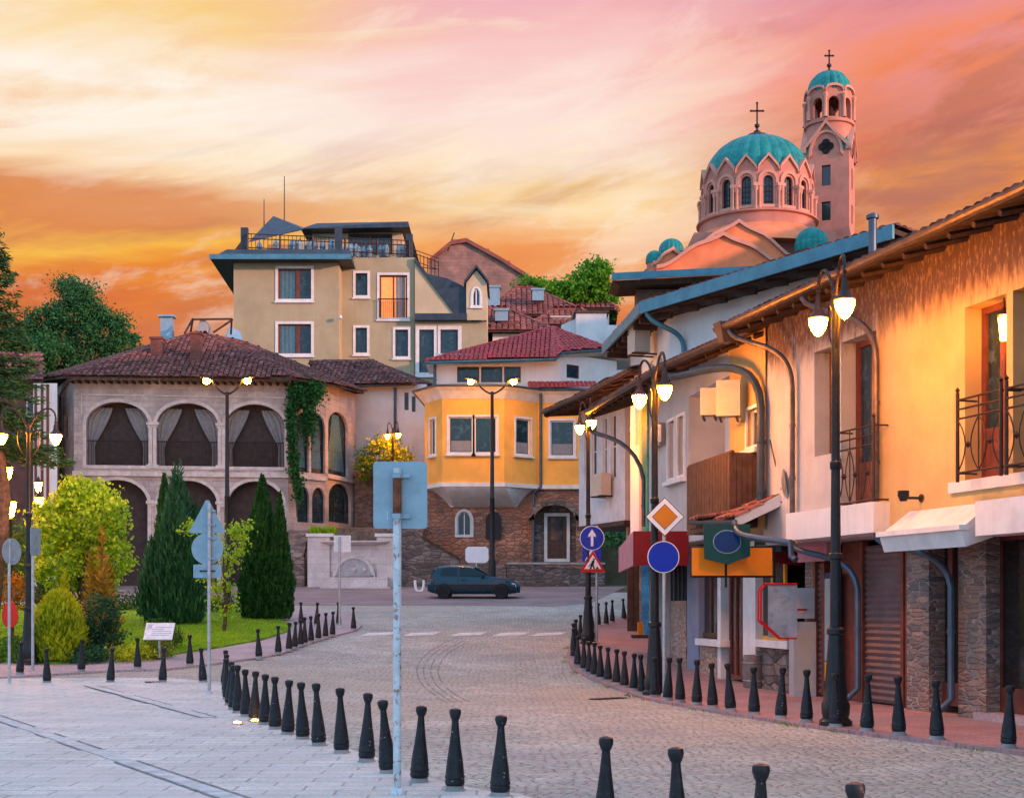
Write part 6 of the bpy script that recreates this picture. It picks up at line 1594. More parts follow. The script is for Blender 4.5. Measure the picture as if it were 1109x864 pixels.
def signs():
    # big sign seen from behind in the foreground
    d = 12.07; x = X(430.2, d)
    ro = thing('road_sign', 'rusty pale post with the bare back of a rectangular road sign, nearest in the foreground', 'road sign', (x, d, 0), 'road signs')
    post(ro, x, d, 0, Z(507, d), .036, 'rustpost')
    c = (X(433, d), d+.05, Z(535.5, d)); p = plate(ro, 'sign_plate', 'signback', rounded(58.5/FPX*d, 73/FPX*d, .03), c, R(2)); plate(ro, 'sticker', 'paper', [(-.035, -.05), (.03, -.045), (.03, .03), (-.03, .035)], (X(415.5, d), d+.046, Z(556.5, d)), t=.003)
    b = MB(); b.tube([(x, d, Z(556, d)), (x, d, Z(515, d))], .038, 12); b.build('rust_patch', M['rust'], ro)
    clips(ro, x, d, (Z(515, d), Z(559, d)), 'signback')
    # triangle, disc and plate from behind
    q = GP(226.5, 751.5); d = q.y; x = q.x
    ro = thing('road_sign', 'grey post with triangle, disc and small plate signs seen from behind, in front of juniper', 'road sign', tuple(q), 'road signs'); post(ro, x, d, 0, Z(545, d), .032)
    zc = Z(563, d); w = 39/FPX*d; plate(ro, 'triangle_plate', 'signback', [(-w/2, -.27), (-w/2+.02, -.30), (w/2-.02, -.30), (w/2, -.27), (.03, .31), (-.03, .31)], (x-.045, d+.05, Z(559.5, d)))
    plate(ro, 'disc_plate', 'signback', circ(17.2/FPX*d), (x-.045, d+.05, Z(593.8, d))); plate(ro, 'lower_plate', 'signback', rounded(30.5/FPX*d, 14.5/FPX*d, .02), (x-.045, d+.05, Z(618.3, d)))
    b = MB(); b.box((x-.04, d+.035, Z(618, d)), (.29, .02, .025)); b.build('bracket', M['black'], ro); clips(ro, x, d, [Z(v, d) for v in (553, 568, 583, 605)], 'signback')
    # two posts at the left
    q = GP(10, 740); d = q.y
    ro = thing('road_sign', 'slim pale post with an oval looking disc sign turned edgeways at the left edge', 'road sign', tuple(q), 'road signs'); post(ro, q.x, d, 0, Z(584, d), .03)
    plate(ro, 'disc_plate', 'signback', circ(14.5/FPX*d), (X(12, d), d+.05, Z(597, d)), R(68)); clips(ro, q.x, d, (Z(589, d), Z(606, d)), 'signback')
    q = GP(35.5, 727, .03); d = q.y
    ro = thing('road_sign', 'slim pale post with sign plate turned edge on, right of the lamp in the bed', 'road sign', tuple(q), 'road signs'); post(ro, q.x, d, 0, Z(574, d), .034); plate(ro, 'sign_plate', 'signback', rounded(.5, .62, .05), (q.x+.06, d+.02, Z(586, d)), R(84)); clips(ro, q.x, d, (Z(580, d), Z(594, d)), 'signback')
    # priority diamond over a blue disc
    q = GP(719, 753, .05); d = q.y-.1; x = q.x; ro = thing('road_sign', 'yellow and white priority diamond above a plain blue disc on one post', 'road sign', tuple(q), 'road signs'); post(ro, x, d+.06, .05, Z(541, d), .032)
    h = 21.3/FPX*d; c = (X(720, d), d, Z(559.5, d)); dia = lambda k: [(0, -h*k), (h*k, 0), (0, h*k), (-h*k, 0)]
    plate(ro, 'diamond_plate', 'signwhite', dia(.95), c, 0, .012, 0); e = plate(ro, 'diamond_edge', 'black', dia(1.0), c, 0, .010, .004); plate(ro, 'amber_field', 'signorange', dia(.62), c, 0, .004, -.004); plate(ro, 'field_edge', 'black', dia(.66), c, 0, .003, -.0020)
    r_ = 17.3/FPX*d; c = (X(718.5, d), d, Z(603, d)); plate(ro, 'disc_plate', 'signwhite', circ(r_), c, 0, .012); plate(ro, 'blue_face', 'signblue', circ(r_*.95), c, 0, .004, -.004); clips(ro, x, d+.06, [Z(v, d) for v in (552, 566, 596, 611)])
    # arrow disc, crossing square, road works triangle
    q = GP(642.5, 695, .05); d = q.y-.6; x = q.x+.06; zb = ramp(d)+.05; ro = thing('road_sign', 'blue arrow disc above a red bordered road works triangle behind the far lamp post', 'road sign', (x, d, zb), 'road signs'); post(ro, x, d+.06, zb, Z(569, d), .034)
    r_ = 13.4/FPX*d; c = (X(641.2, d), d, Z(582.5, d)); plate(ro, 'disc_plate', 'signwhite', circ(r_), c); plate(ro, 'blue_face', 'signblue', circ(r_*.94), c, 0, .004, -.004)
    plate(ro, 'arrow', 'signwhite', [(-.035, -.22), (.035, -.22), (.035, .06), (.10, .02), (.10, .09), (0, .24), (-.10, .09), (-.10, .02), (-.035, .06)], c, 0, .003, -.008)
    s_ = 10.2/FPX*d; c = (X(641, d), d+.014, Z(600, d)); plate(ro, 'square_plate', 'signblue', [(-s_, -s_*.8), (s_, -s_*.8), (s_, s_*.8), (-s_, s_*.8)], c, 0, .012); plate(ro, 'white_triangle', 'signwhite', [(-s_*.75, -s_*.7), (s_*.75, -s_*.7), (0, s_*.72)], c, 0, .003, -.004)
    w = 14/FPX*d; c = (X(642, d), d-.012, Z(609.5, d)); tr = lambda k, o=0: [(-w*k, -w*.70*k+o), (w*k, -w*.70*k+o), (0, w*.98*k+o)]
    plate(ro, 'red_triangle', 'signred', tr(1), c, 0, .01); plate(ro, 'white_field', 'signwhite', tr(.66, .0), c, 0, .003, -.004)
    b = MB(); C = Vector(c)+Vector((0, -.008, 0))
    for pts in ([(-.09, -.16), (-.04, -.16), (.0, -.04), (-.05, -.02)], [(.02, -.16), (.06, -.16), (.02, -.03), (-.04, -.03)], [(-.06, -.04), (.03, -.03), (.05, .07), (-.02, .07)], [(-.11, -.1), (-.13, -.09), (.02, .05), (.03, .03)], [(.07, -.16), (.17, -.16), (.12, -.09)]):
        b.prism([C+Vector((px, 0, pz)) for px, pz in pts], (0, .003, 0))
    b.lathe([(.028, 0), (.028, .003), (0, .003)], C+Vector((.03, .003, .10)), 10, SY); b.build('digging_figure', M['black'], ro)
    clips(ro, x, d+.06, [Z(v, d) for v in (576, 590, 604)])
    # small pale sign on a post by the fountain
    q = GP(367.8, 680, .05); d = q.y; ro = thing('road_sign', 'thin post with a small pale square sign back in front of the fountain', 'road sign', tuple(q), 'road signs'); post(ro, q.x, d, q.z, Z(581, d), .035); plate(ro, 'sign_plate', 'paper', rounded(18.5/FPX*d, 18/FPX*d, .02), (X(370.5, d), d+.05, Z(588.5, d)))
    # white board by the car
    d = 63; ro = thing('blank_board', 'blank white board with clipped corners standing behind the blue car', 'sign board', (X(516, d), d, ramp(d))); w, h = 25/FPX*d, 17.5/FPX*d
    k = .12; plate(ro, 'board', 'signwhite', [(-w/2+k, -h/2), (w/2-k, -h/2), (w/2, -h/2+k), (w/2, h/2-k), (w/2-k, h/2), (-w/2+k, h/2), (-w/2, h/2-k), (-w/2, -h/2+k)], (X(516.5, d), d, Z(600.5, d)), 0, .03)
    b = MB(); b.tube([(X(516, d), d+.06, ramp(d)), (X(516, d), d+.06, Z(596, d))], .04, 8); b.build('post', M['galv'], ro)
    # tilted information panel in the garden
    q = GP(172.5, 712, .1); d = q.y; ro = thing('information_panel', 'tilted pale information panel on a short post in the lawn', 'information panel', tuple(q)); b = MB(); b.tube([q, (q.x, q.y, Z(690, d))], .035, 8); b.build('post', M['galv'], ro)
    w = 31/FPX*d; C = Vector((q.x, q.y, Z(683.5, d))); T = Matrix.Rotation(R(-38), 3, 'X'); b = MB(); b.box(C, (w, .03, .50), 0, T); bo = b.build('panel', M['paper'], ro)
    b = MB(); rnd = random.Random(5)
    for i in range(5): b.box(C+T@Vector((rnd.uniform(-.12, .12), -.017, -.12+.06*i)), (w*rnd.uniform(.5, .7), .003, .018), 0, T)
    b.box(C+T@Vector((-w*.36, -.017, .15)), (.12, .003, .12), 0, T); b.build('print', mat('panel_print', (.42, .43, .50), .6), bo)
signs()

# ------------------------------------------------------------------ shop front things on the right
def shop_things():
    # maroon awning box
    ro = thing('shop_awning', 'maroon box awning with a pink side over the shop beyond the diamond sign', 'awning', (X(716, 30), 32, 2.6)); y0, y1 = 29.6, 36
    x0, x1 = X(686, y0), X(746, y0); z0, z1 = Z(612, y0), Z(575, y0)
    b = MB(); b.box(((x0+x1)/2, y0+.06, (z0+z1)/2), (x1-x0, .08, z1-z0)); b.build('front_panel', M['maroon'], ro)
    xb = X(670, y1); b = MB(); b.hexa([(x0,y0+.1,z0),(x0+.06,y0+.1,z0),(xb+.06,y1,z0),(xb,y1,z0),(x0,y0+.1,z1),(x0+.06,y0+.1,z1),(xb+.06,y1,z1-.1),(xb,y1,z1-.1)]); b.build('side_panel', M['pink'], ro)
    b = MB(); b.hexa([(x0+.06,y0+.1,z1-.08),(x1,y0+.1,z1-.08),(x1,y1,z1-.2),(xb+.06,y1,z1-.2),(x0+.06,y0+.1,z1-.02),(x1,y0+.1,z1-.02),(x1,y1,z1-.14),(xb+.06,y1,z1-.14)]); b.build('canopy', M['maroon'], ro)
    # little tiled canopy with gutter
    F = FB; ro = thing('tiled_canopy', 'small tiled canopy with grey gutter projecting over the green sign', 'canopy', (X(800, 25), 25.5, 3.2))
    a, c = PT(753, 562.5, 27.2), PT(797, 561.5, 24.2); a2, c2 = a+Vector((1.0, .15, .42)), c+Vector((.95, .15, .44))
    roof(ro, [[a, c, c2, a2]], 'tile', .17, .28, seed=101, h=.045, thick=.06)
    g = MB(); half_gutter(g, a+Vector((-.06, 0, -.03)), c+Vector((-.06, -.05, -.03)), .075); g.build('gutter', M['bluegutter'], ro)
    g = MB(); g.prism([c+Vector((-.02, -.02, -.16)), c2+Vector((0, -.02, -.14)), c2+Vector((0, -.02, .08)), c+Vector((-.02, -.02, .02))], (.01, .06, 0)); g.build('gable_board', M['trim'], ro)
    pipe(ro, bez([PT(795, 564, 24.15), PT(797, 572, 24.1), PT(796, 580, 24.0), PT(803, 580, 23.8), PT(835, 584.5, 23.2)], 10)+[PT(856, 587, 22.9), PT(857, 602, 22.9), PT(862, 606, 22.8)], .055, 'bluegutter')
    # green pentagon sign with blue oval
    y = 24.05; ro = thing('hanging_sign', 'dark green five sided sign with blue oval hanging under the tiled canopy', 'shop sign', (X(787, y), y, 3)); pts = [PT(p, q, y) for p, q in ((762, 567.5), (812.5, 567.5), (812.5, 602), (789, 611), (763, 605))]
    b = MB(); b.prism(pts, (0, .06, 0)); b.build('panel', M['shopgreen'], ro)
    C = PT(787.5, 586.5, y-.004); el = lambda kx, kz: [C+Vector((kx*math.cos(q), 0, kz*math.sin(q))) for q in [2*math.pi*k/40 for k in range(40)]]
    b = MB(); b.prism(el(.245, .205), (0, .01, 0)); b.build('oval_rim', M['signback'], ro); b = MB(); b.prism([p+Vector((0, -.004, 0)) for p in el(.232, .192)], (0, .008, 0)); b.build('oval', M['shopblue'], ro)
    y = 24.4; ro = thing('shop_sign', 'orange two panel shop sign with black frame below the green sign', 'shop sign', (X(792, y), y, 2.4))
    for a_, c_, m in ((749, 784.5, 'shoporange'), (787.5, 836, 'shoporange')): b = MB(); p0, p1 = PT(a_, 623, y), PT(c_, 593, y); b.box((p0+p1)/2, (p1.x-p0.x, .05, p1.z-p0.z)); b.build('panel', M[m], ro)
    b = MB()
    for a_, c_ in (((748, 624), (840, 624)), ((748, 592.5), (840, 592.5)), ((748.6, 592), (748.6, 624)), ((786, 592), (786, 636)), ((838, 592), (838, 636))): b.tube([PT(*a_, y), PT(*c_, y)], .022, 5)
    b.build('frame', M['black'], ro)
    y = 25.2; ro = thing('maroon_awning', 'dark maroon scalloped awning behind the canopy downpipe', 'awning', (X(840, y), y, 2.5)); b = MB(); b.prism([PT(p, q, y) for p, q in ((818, 598), (868, 596), (868, 612), (845, 610), (832, 606))], (.1, .3, 0)); b.build('valance', M['maroon'], ro)
    y = 24.9; ro = thing('teal_sign', 'small teal sign strip below the canopy gable', 'shop sign', (X(832, y), y, 2.7)); b = MB(); p0, p1 = PT(817, 598, y), PT(848, 583, y); b.box((p0+p1)/2, (p1.x-p0.x, .05, p1.z-p0.z)); b.build('panel', M['shopgreen'], ro)
    b = MB(); p0, p1 = PT(819, 597, y-.03), PT(846, 590, y-.03); b.box((p0+p1)/2, (p1.x-p0.x, .02, p1.z-p0.z)); b.build('stripe', M['bluefascia'], ro)
    u_ = FA.u(867, GW+.2); ro = thing('pink_sign', 'small pink sign board under the balcony slab left of the near lamp', 'shop sign', tuple(FA(u_, GW+.25, 2.5))); b = MB(); b.fbox(FA, u_, FA.u(899, GW+.2), GW+.2, GW+.26, 2.40, 2.72); b.build('panel', M['pink'], ro)
    # dark post under the canopy
    q = GP(783, 724, .05); ro = thing('canopy_post', 'dark square post between the shop window and the shop door', 'post', tuple(q)); b = MB(); b.box(q+UP*1.15, (.2, .2, 2.3)); b.box(q+UP*.12, (.27, .27, .24)); b.build('post', M['slate'], ro)
    # satellite dish
    ro = thing('satellite_dish', 'dark satellite dish seen edgeways on the small tiled canopy', 'satellite dish', tuple(PT(848, 548, 24.4))); C = PT(846.5, 528, 24.3); Mr = Matrix.Rotation(R(78), 3, 'Z')@Matrix.Rotation(R(82), 3, 'X')
    b = MB(); b.lathe([(.0, 0), (.14, .012), (.26, .045), (.33, .075), (.325, .09), (.26, .06), (.0, .018)], C, 24, Mr); b.build('dish', M['steel'], ro)
    b = MB(); b.tube([C, C+Vector((.08, .0, -.38))], .025, 7); b.tube([C+Vector((-.02, -.02, -.25)), C+Vector((.30, -.35, -.28))], .012, 5); b.build('mount', M['iron'], ro)
    ro = thing('tv_aerial', 'thin crossed television aerial rods above the satellite dish', 'aerial', tuple(PT(848, 540, 24.5))); b = MB(); b.tube([PT(844, 522, 24.5), PT(834, 476, 24.5)], .012, 5); b.tube([PT(849.5, 520, 24.5), PT(849, 474, 24.5)], .012, 5); b.tube([PT(844, 487, 24.5), PT(856, 493, 24.5)], .010, 5); b.build('rods', M['iron'], ro)
    # air conditioners on the loggia
    def ac(label, c, w, h, dd, ang, m='acunit'):
        ro = thing('air_conditioner', label, 'air conditioner', tuple(c), 'outdoor air conditioner boxes'); c = Vector(c); T = Matrix.Rotation(ang, 3, 'Z')
        b = MB(); b.box(c, (w, dd, h), ang); b.build('casing', M[m], ro)
        b = MB(); f = c+T@Vector((w*.12, -dd/2-.006, 0))
        for k in range(9): b.box(f+T@Vector((-w*.12, .004, h*.36*(k-4)/4)), (w*.72, .014, .018), ang)
        b.build('louvre', M[m], ro)
        b = MB()
        for s_ in (-1, 1): b.box(c+T@Vector((s_*w*.35, .1, -h/2-.03)), (.04, dd+.3, .04), ang)
        b.build('bracket', M['iron'], ro)
    ac('large pale air conditioner box lit orange under the eave of the balcony house', FB(FB.u(789, .35), .35, Z(439, 26.6)), .44, .66, .34, R(-12)); ac('smaller air conditioner box beside the large lit one, left', FB(FB.u(768, .40), .40, Z(445, 28)), .32, .52, .3, R(-12))
    ac('air conditioner on the grey boarded bay behind the far lamp', FD(FD.u(650, .3), .28, Z(527, 44.2)), .8, .68, .34, R(-70)); ac('grey air conditioner box high on the side wall of the tall white house', (X(694, 35.6)-.05, 35.6, Z(366, 35.6)), .55, .8, .42, R(-75))
    ro = thing('meter_box', 'small grey electric box on the wall beside the green board', 'meter box', tuple(PT(713, 470, 31.6))); b = MB(); b.fbox(FB, FB.u(709, .05), FB.u(718, .05), .004, .14, Z(482, 31.6), Z(458, 31.6)); b.build('casing', M['steel'], ro); b = MB(); b.fbox(FB, FB.u(710.5, .14), FB.u(716.5, .14), .142, .15, Z(480, 31.6), Z(461, 31.6)); b.build('door', M['metalbox'], ro)
    # notice board with red tube frame, cabinets, barrel
    y = 23.6; ro = thing('notice_board', 'grey metal board framed by red tubes on the pavement beside the shop window', 'notice board', (X(845, y), y, .1))
    p0, p1 = PT(832, 690, y), PT(863, 633, y); b = MB(); b.box((p0+p1)/2, (p1.x-p0.x, .06, p1.z-p0.z)); b.build('panel', M['steel'], ro)
    b = MB()
    for o in (0, -.14): b.tube([PT(863, 632, y-.05+o), PT(829+o*20, 632, y-.05+o), PT(824+o*20, 640, y-.05+o), PT(824+o*20, 672, y-.05+o), PT(845+o*10, 691, y-.05+o), PT(863, 691, y-.05+o)], .018, 6)
    for px in (834, 860): b.tube([PT(px, 660, y), PT(px, 660, y)+Vector((.5, 1.0, 0))], .02, 6)
    b.build('tube_frame', M['signred'], ro)
    q = GP(870, 753, .05); ro = thing('meter_cabinet', 'tall pale grey two part meter cabinet at the corner of the pier', 'cabinet', tuple(q)); s_ = q.y/FPX
    b = MB(); b.box(q+Vector((-.02, -.02, (Z(673, q.y)-.05)/2)), (24*s_, .42, Z(673, q.y)-.05)); b.box(q+Vector((.02, .0, (Z(673, q.y)+Z(639, q.y))/2)), (20*s_, .34, Z(639, q.y)-Z(673, q.y)-.02)); b.build('casing', M['metalbox'], ro)
    b = MB(); b.box(q+Vector((-.02, -.235, .62)), (20*s_, .012, 1.05)); b.tube([q+Vector((.09, -.25, .6)), q+Vector((.09, -.25, .7))], .012, 5); b.build('door', M['acunit'], ro)
    q = GP(837.5, 743.5, .05)+Vector((-.42, -.25, 0)); ro = thing('barrel', 'dark grey barrel standing under the window sill of the shop', 'barrel', tuple(q)); b = MB(); b.lathe([(.20, 0), (.215, .1), (.225, .3), (.22, .5), (.205, .62), (.19, .63), (.18, .60), (0, .60)], q, 20); b.build('body', M['barrel'], ro)
    b = MB(); [b.lathe([(.222+o, zz-.012), (.232+o, zz), (.222+o, zz+.012)], q, 20) for zz, o in ((.14, -.004), (.48, 0))]; b.build('hoop', M['steel'], ro)
    u0, u1 = FA.u(893, GW+.12), FA.u(909, GW+.12); ro = thing('banner', 'tall blue banner stand with yellow foot against the roller shutter', 'banner', tuple(FA(u0, GW+.1, .06))); b = MB(); b.fbox(FA, u0, u1, GW+.08, GW+.12, .12, 2.2); b.build('panel', M['shopblue'], ro); b = MB(); b.fbox(FA, u0+.01, u1-.01, GW+.121, GW+.126, .7, 2.1); b.build('picture', M['signback'], ro); b = MB(); b.fbox(FA, u0+.02, u1-.02, GW+.121, GW+.13, .35, .68); b.build('foot_print', M['yellow'], ro)
    q = GP(693.5, 690, .05); ro = thing('orange_crate', 'small orange crate at the foot of the porch posts', 'crate', tuple(q)); b = MB(); b.box(q+UP*.22, (.14, .3, .44)); b.build('body', M['signorange'], ro); b = MB(); b.box(q+Vector((-.02, -.1, .04)), (.5, .3, .08)); b.build('base_board', M['oak'], ro)
    # bike rack by the wall, red disc in the bed
    d = GP(454, 640).y; ro = thing('bicycle_stand', 'white U shaped bicycle stand by the grey stone wall', 'bicycle stand', (X(454, d), d, ramp(d))); b = MB(); z0 = Z(629, d); b.tube(bez([PT(449.5, 628, d), PT(449.5, 641, d), PT(453.5, 640.5, d)], 6)+bez([PT(455, 640.5, d), PT(459, 641, d), PT(459, 628, d)], 6), .06, 8); b.build('hoop', M['signwhite'], ro)
    b = MB(); b.tube([PT(454, 640, d), (X(454, d), d, ramp(d))], .05, 6); b.build('stem', M['signwhite'], ro)
    d = 34.5; ro = thing('red_float', 'red oval board on a peg among shrubs at the left edge', 'board', (X(10.5, d), d, ramp(d)+.1)); b = MB(); C = PT(10.5, 665, d); b.prism([C+Vector((8.6/FPX*d*math.cos(q)*(1-.18*math.sin(q)), 0, 14.5/FPX*d*math.sin(q))) for q in [2*math.pi*k/30 for k in range(30)]], (0, .05, 0)); b.build('disc', M['redsign'], ro); b = MB(); b.tube([(C.x, C.y+.06, ramp(d)), (C.x, C.y+.06, C.z)], .025, 6); b.build('peg', M['oak'], ro)
    d = 55; ro = thing('road_barrier', 'low red and white road barrier beyond the lawn behind the junipers', 'barrier', (X(145, d), d, ramp(d))); p0, p1 = PT(126, 664, d), PT(166, 656, d)
    for k in range(6): b = MB(); w = (p1.x-p0.x)/6; b.box((p0.x+w*(k+.5), d, (p0.z+p1.z)/2), (w-.01, .08, p1.z-p0.z)); b.build('barrier_stripe', M['signred' if k % 2 == 0 else 'signwhite'], ro)
    b = MB()
    for x_ in (p0.x+.2, p1.x-.2): b.box((x_, d, (ramp(d)+p0.z)/2), (.08, .3, p0.z-ramp(d)+.1))
    b.build('stand', M['galv'], ro)
shop_things()

# ------------------------------------------------------------------ parked car
def car():
    d = 58.3; z0 = ramp(57.2)+.01; x0 = X(463.5, 57.4); L = 3.83; sl = math.atan(.0)
    ro = thing('car', 'dark blue three door hatchback parked across the street before the stone wall', 'car', (x0+L/2, 57.4+.8, z0))
    yc = 57.4+.82
    # stations along the length: x, z underside, z belt, half width
    def lerp_tab(tab, x):
        for (a, *va), (b, *vb) in zip(tab, tab[1:]):
            if a <= x <= b:
                t = (x-a)/(b-a); return [p+(q-p)*t for p, q in zip(va, vb)]
        return list(tab[-1][1:])
    low = [(0, .34, .80, .70), (.08, .28, .88, .77), (.3, .24, .92, .815), (1.0, .22, .93, .83), (2.4, .22, .93, .83), (2.75, .22, .925, .825), (3.2, .23, .86, .81), (3.6, .25, .74, .76), (3.78, .30, .62, .69), (3.83, .36, .52, .62)]
    b = MB(); xs = [0, .05, .12, .3, .55, .8, 1.1, 1.5, 1.9, 2.3, 2.6, 2.75, 2.95, 3.2, 3.4, 3.6, 3.72, 3.79, 3.83]; rings = []
    for x in xs:
        zu, zbt, hw = lerp_tab(low, x); zm = (zu+zbt)/2+.04
        rg = [(-hw*.86, zu), (-hw*.97, zu+.12), (-hw, zm), (-hw*.975, zbt-.10), (-hw*.90, zbt-.01), (-hw*.5, zbt+.025), (0, zbt+.035), (hw*.5, zbt+.025), (hw*.90, zbt-.01), (hw*.975, zbt-.10), (hw, zm), (hw*.97, zu+.12), (hw*.86, zu)]
        rings.append([(x0+x, yc+y, z0+z) for y, z in rg])
    n = 13; i0 = len(b.v)
    for r_ in rings: b.v += r_
    for k in range(len(xs)-1):
        for j in range(n): b.f.append((i0+k*n+j, i0+k*n+(j+1) % n, i0+(k+1)*n+(j+1) % n, i0+(k+1)*n+j))
    b.f.append(tuple(i0+j for j in range(n-1, -1, -1))); b.f.append(tuple(i0+(len(xs)-1)*n+j for j in range(n)))
    # greenhouse
    gh = [(.10, .86, .72), (.22, 1.18, .63), (.42, 1.37, .58), (.9, 1.42, .57), (1.5, 1.41, .57), (1.85, 1.35, .58), (2.25, 1.14, .64), (2.62, .93, .72)]
    i0 = len(b.v); m_ = 7
    for x, zt, hw in gh:
        zb_ = .88; hb = .745 if x > .2 else .70
        for y, z in ((-hb, zb_), (-hw-(hb-hw)*.2, max(zb_, zt-.07) if zt > .95 else zt), (-hw*.8, zt), (0, zt+.025), (hw*.8, zt), (hw+(hb-hw)*.2, max(zb_, zt-.07) if zt > .95 else zt), (hb, zb_)): b.v.append((x0+x, yc+y, z0+z))
    for k in range(len(gh)-1):
        for j in range(m_-1): b.f.append((i0+k*m_+j, i0+k*m_+j+1, i0+(k+1)*m_+j+1, i0+(k+1)*m_+j))
    b.build('body', M['car'], ro, sharp=50)
    # side glass on both sides
    for s_ in (-1, 1):
        def sp(x, z):
            t = (z-.88)/.5; hw = .745+(.585-.745)*min(1, max(0, t)); return (x0+x, yc+s_*(hw+.014), z0+z)
        for pts in ([(.50, .99), (1.20, .98), (1.20, 1.31), (.66, 1.30), (.54, 1.24)], [(1.30, .95), (2.38, .95), (2.05, 1.17), (1.78, 1.31), (1.30, 1.33)]):
            g = MB(); g.prism([sp(*p) for p in pts], (0, s_*.006, 0)); g.build('side_window', M['carglass'], ro)
        t = MB(); t.box((x0+1.86, yc+s_*.832, z0+.50), (1.86, .035, .17)); t.build('rubbing_strip', M['plastic'], ro)
        h = MB(); h.box((x0+1.48, yc+s_*.835, z0+.80), (.17, .03, .035)); h.build('door_handle', M['plastic'], ro)
        mr = MB(); mr.lathe([(0, -.09), (.07, -.06), (.08, .03), (.04, .07), (0, .08)], (x0+2.28, yc+s_*.86, z0+.98), 8); mr.build('wing_mirror', M['plastic'], ro)
        ln = MB(); ln.tube([(x0+1.26, yc+s_*.815, z0+.9), (x0+1.25, yc+s_*.836, z0+.6), (x0+1.30, yc+s_*.82, z0+.32)], .006, 4); ln.tube([(x0+2.42, yc+s_*.805, z0+.9), (x0+2.46, yc+s_*.832, z0+.6), (x0+2.40, yc+s_*.815, z0+.32)], .006, 4); ln.build('door_gap', M['plastic'], ro)
        hl = MB(); hl.hexa([(x0+3.60, yc+s_*.42, z0+.50), (x0+3.82, yc+s_*.40, z0+.48), (x0+3.66, yc+s_*.745, z0+.50), (x0+3.50, yc+s_*.76, z0+.52), (x0+3.55, yc+s_*.42, z0+.68), (x0+3.76, yc+s_*.40, z0+.63), (x0+3.62, yc+s_*.735, z0+.66), (x0+3.46, yc+s_*.765, z0+.68)]); hl.build('headlight', M['headlamp'], ro)
        tl = MB(); tl.hexa([(x0-.01, yc+s_*.45, z0+.66), (x0+.16, yc+s_*.45, z0+.66), (x0+.2, yc+s_*.79, z0+.66), (x0+.06, yc+s_*.745, z0+.66), (x0+.03, yc+s_*.45, z0+.86), (x0+.16, yc+s_*.45, z0+.86), (x0+.22, yc+s_*.78, z0+.86), (x0+.09, yc+s_*.73, z0+.86)]); tl.build('tail_light', M['taillamp'], ro)
        for xw in (.66, 3.05):
            w = MB(); c = (x0+xw, yc+s_*.80, z0+.29); Mr = Matrix.Rotation(R(90)*-s_*-1, 3, 'X')
            w.lathe([(.16, -.09), (.26, -.10), (.285, -.07), (.29, 0), (.285, .07), (.26, .09), (.17, .085)], c, 24, Mr); wo = w.build('wheel', M['rubber'], ro)
            rm = MB(); rm.lathe([(.0, .055), (.05, .06), (.06, .045), (.15, .05), (.175, .075), (.18, .05)], c, 20, Matrix.Rotation(R(90)*(1 if s_ < 0 else -1), 3, 'X')); rm.build('rim', M['steel'], wo)
            a = MB(); a.tube([(c[0]+.345*math.cos(q), yc+s_*.80, c[2]+.345*math.sin(q)) for q in [math.pi*k/14 for k in range(-1, 16)]], .035, 6); a.build('wheel_arch', M['plastic'], ro)
    ws = MB(); ws.prism([(x0+2.58, yc-.62, z0+.955), (x0+2.58, yc+.62, z0+.955), (x0+1.93, yc+.53, z0+1.335), (x0+1.93, yc-.53, z0+1.335)], (.02, 0, .02)); ws.build('windscreen', M['carglass'], ro)
    rw = MB(); rw.prism([(x0+.11, yc-.58, z0+.93), (x0+.11, yc+.58, z0+.93), (x0+.24, yc+.53, z0+1.24), (x0+.24, yc-.53, z0+1.24)], (-.02, 0, .01)); rw.build('rear_window', M['carglass'], ro)
    bp = MB(); bp.box((x0+3.74, yc, z0+.36), (.16, 1.30, .16)); bp.build('bumper', M['plastic'], ro); bp = MB(); bp.box((x0+.05, yc, z0+.44), (.16, 1.42, .18)); bp.build('bumper', M['plastic'], ro)
car()

# ------------------------------------------------------------------ plants
def rngv(seed): return np.random.default_rng(seed)
def trunk(ro, p, h, r, limbs=(), name='trunk'):
    b = MB(); p = Vector(p); b.tube([p-UP*.2, p+UP*h*.35+Vector((.04*h, 0, 0)), p+UP*h*.7, p+UP*h], [r*1.25, r, r*.75, r*.35], 9)
    for q in limbs: q = Vector(q); s_ = p+UP*min(h*.75, max(.2*h, (q.z-p.z)*.45)); b.tube(bez([s_, s_.lerp(q, .5)+UP*.1*h, q], 5), [r*.5, r*.42, r*.34, r*.25, r*.18, r*.1], 6)
    return b.build(name, M['bark'], ro)
def leafy(name, label, cat, base, lobes, m, nclump, per, cl, size, aspect=1.7, trunk_r=.12, th=None, seed=1, group=None, up=.2, drop=.0, trunks=True):
    """foliage in many small clumps through the lobes' volume; lobes: (x, y, z, rx, ry, rz) in world metres"""
    g = rngv(seed); ro = thing(name, label, cat, tuple(base), group)
    vol = np.array([l[3]*l[4]*l[5] for l in lobes])**.67; vol = vol/vol.sum(); cs = []; limb = []
    for l, f in zip(lobes, vol):
        k = max(4, int(nclump*f)); v = g.normal(size=(k, 3)); v /= np.linalg.norm(v, axis=1, keepdims=True); r_ = g.uniform(.25, 1., (k, 1))**.42
        cs.append(np.array(l[:3])+v*r_*np.array(l[3:])); limb += [tuple(c) for c in cs[-1][:3]]
    C = np.concatenate(cs); n = len(C)
    sc = g.uniform(.6, 1.4, (n, 1, 1))
    P = (C[:, None, :]+g.normal(size=(n, per, 3))*cl*sc*np.array([1, 1, .75])).reshape(-1, 3)
    D = g.normal(size=(len(P), 3)); D[:, 2] += up
    leaf_mesh('crown', M_LEAF[m], P, D, size, aspect, ro, rng=g)
    if trunks: trunk(ro, base, th or (max(l[2] for l in lobes)-base[2])*.8, trunk_r, limb[::2])
    return ro
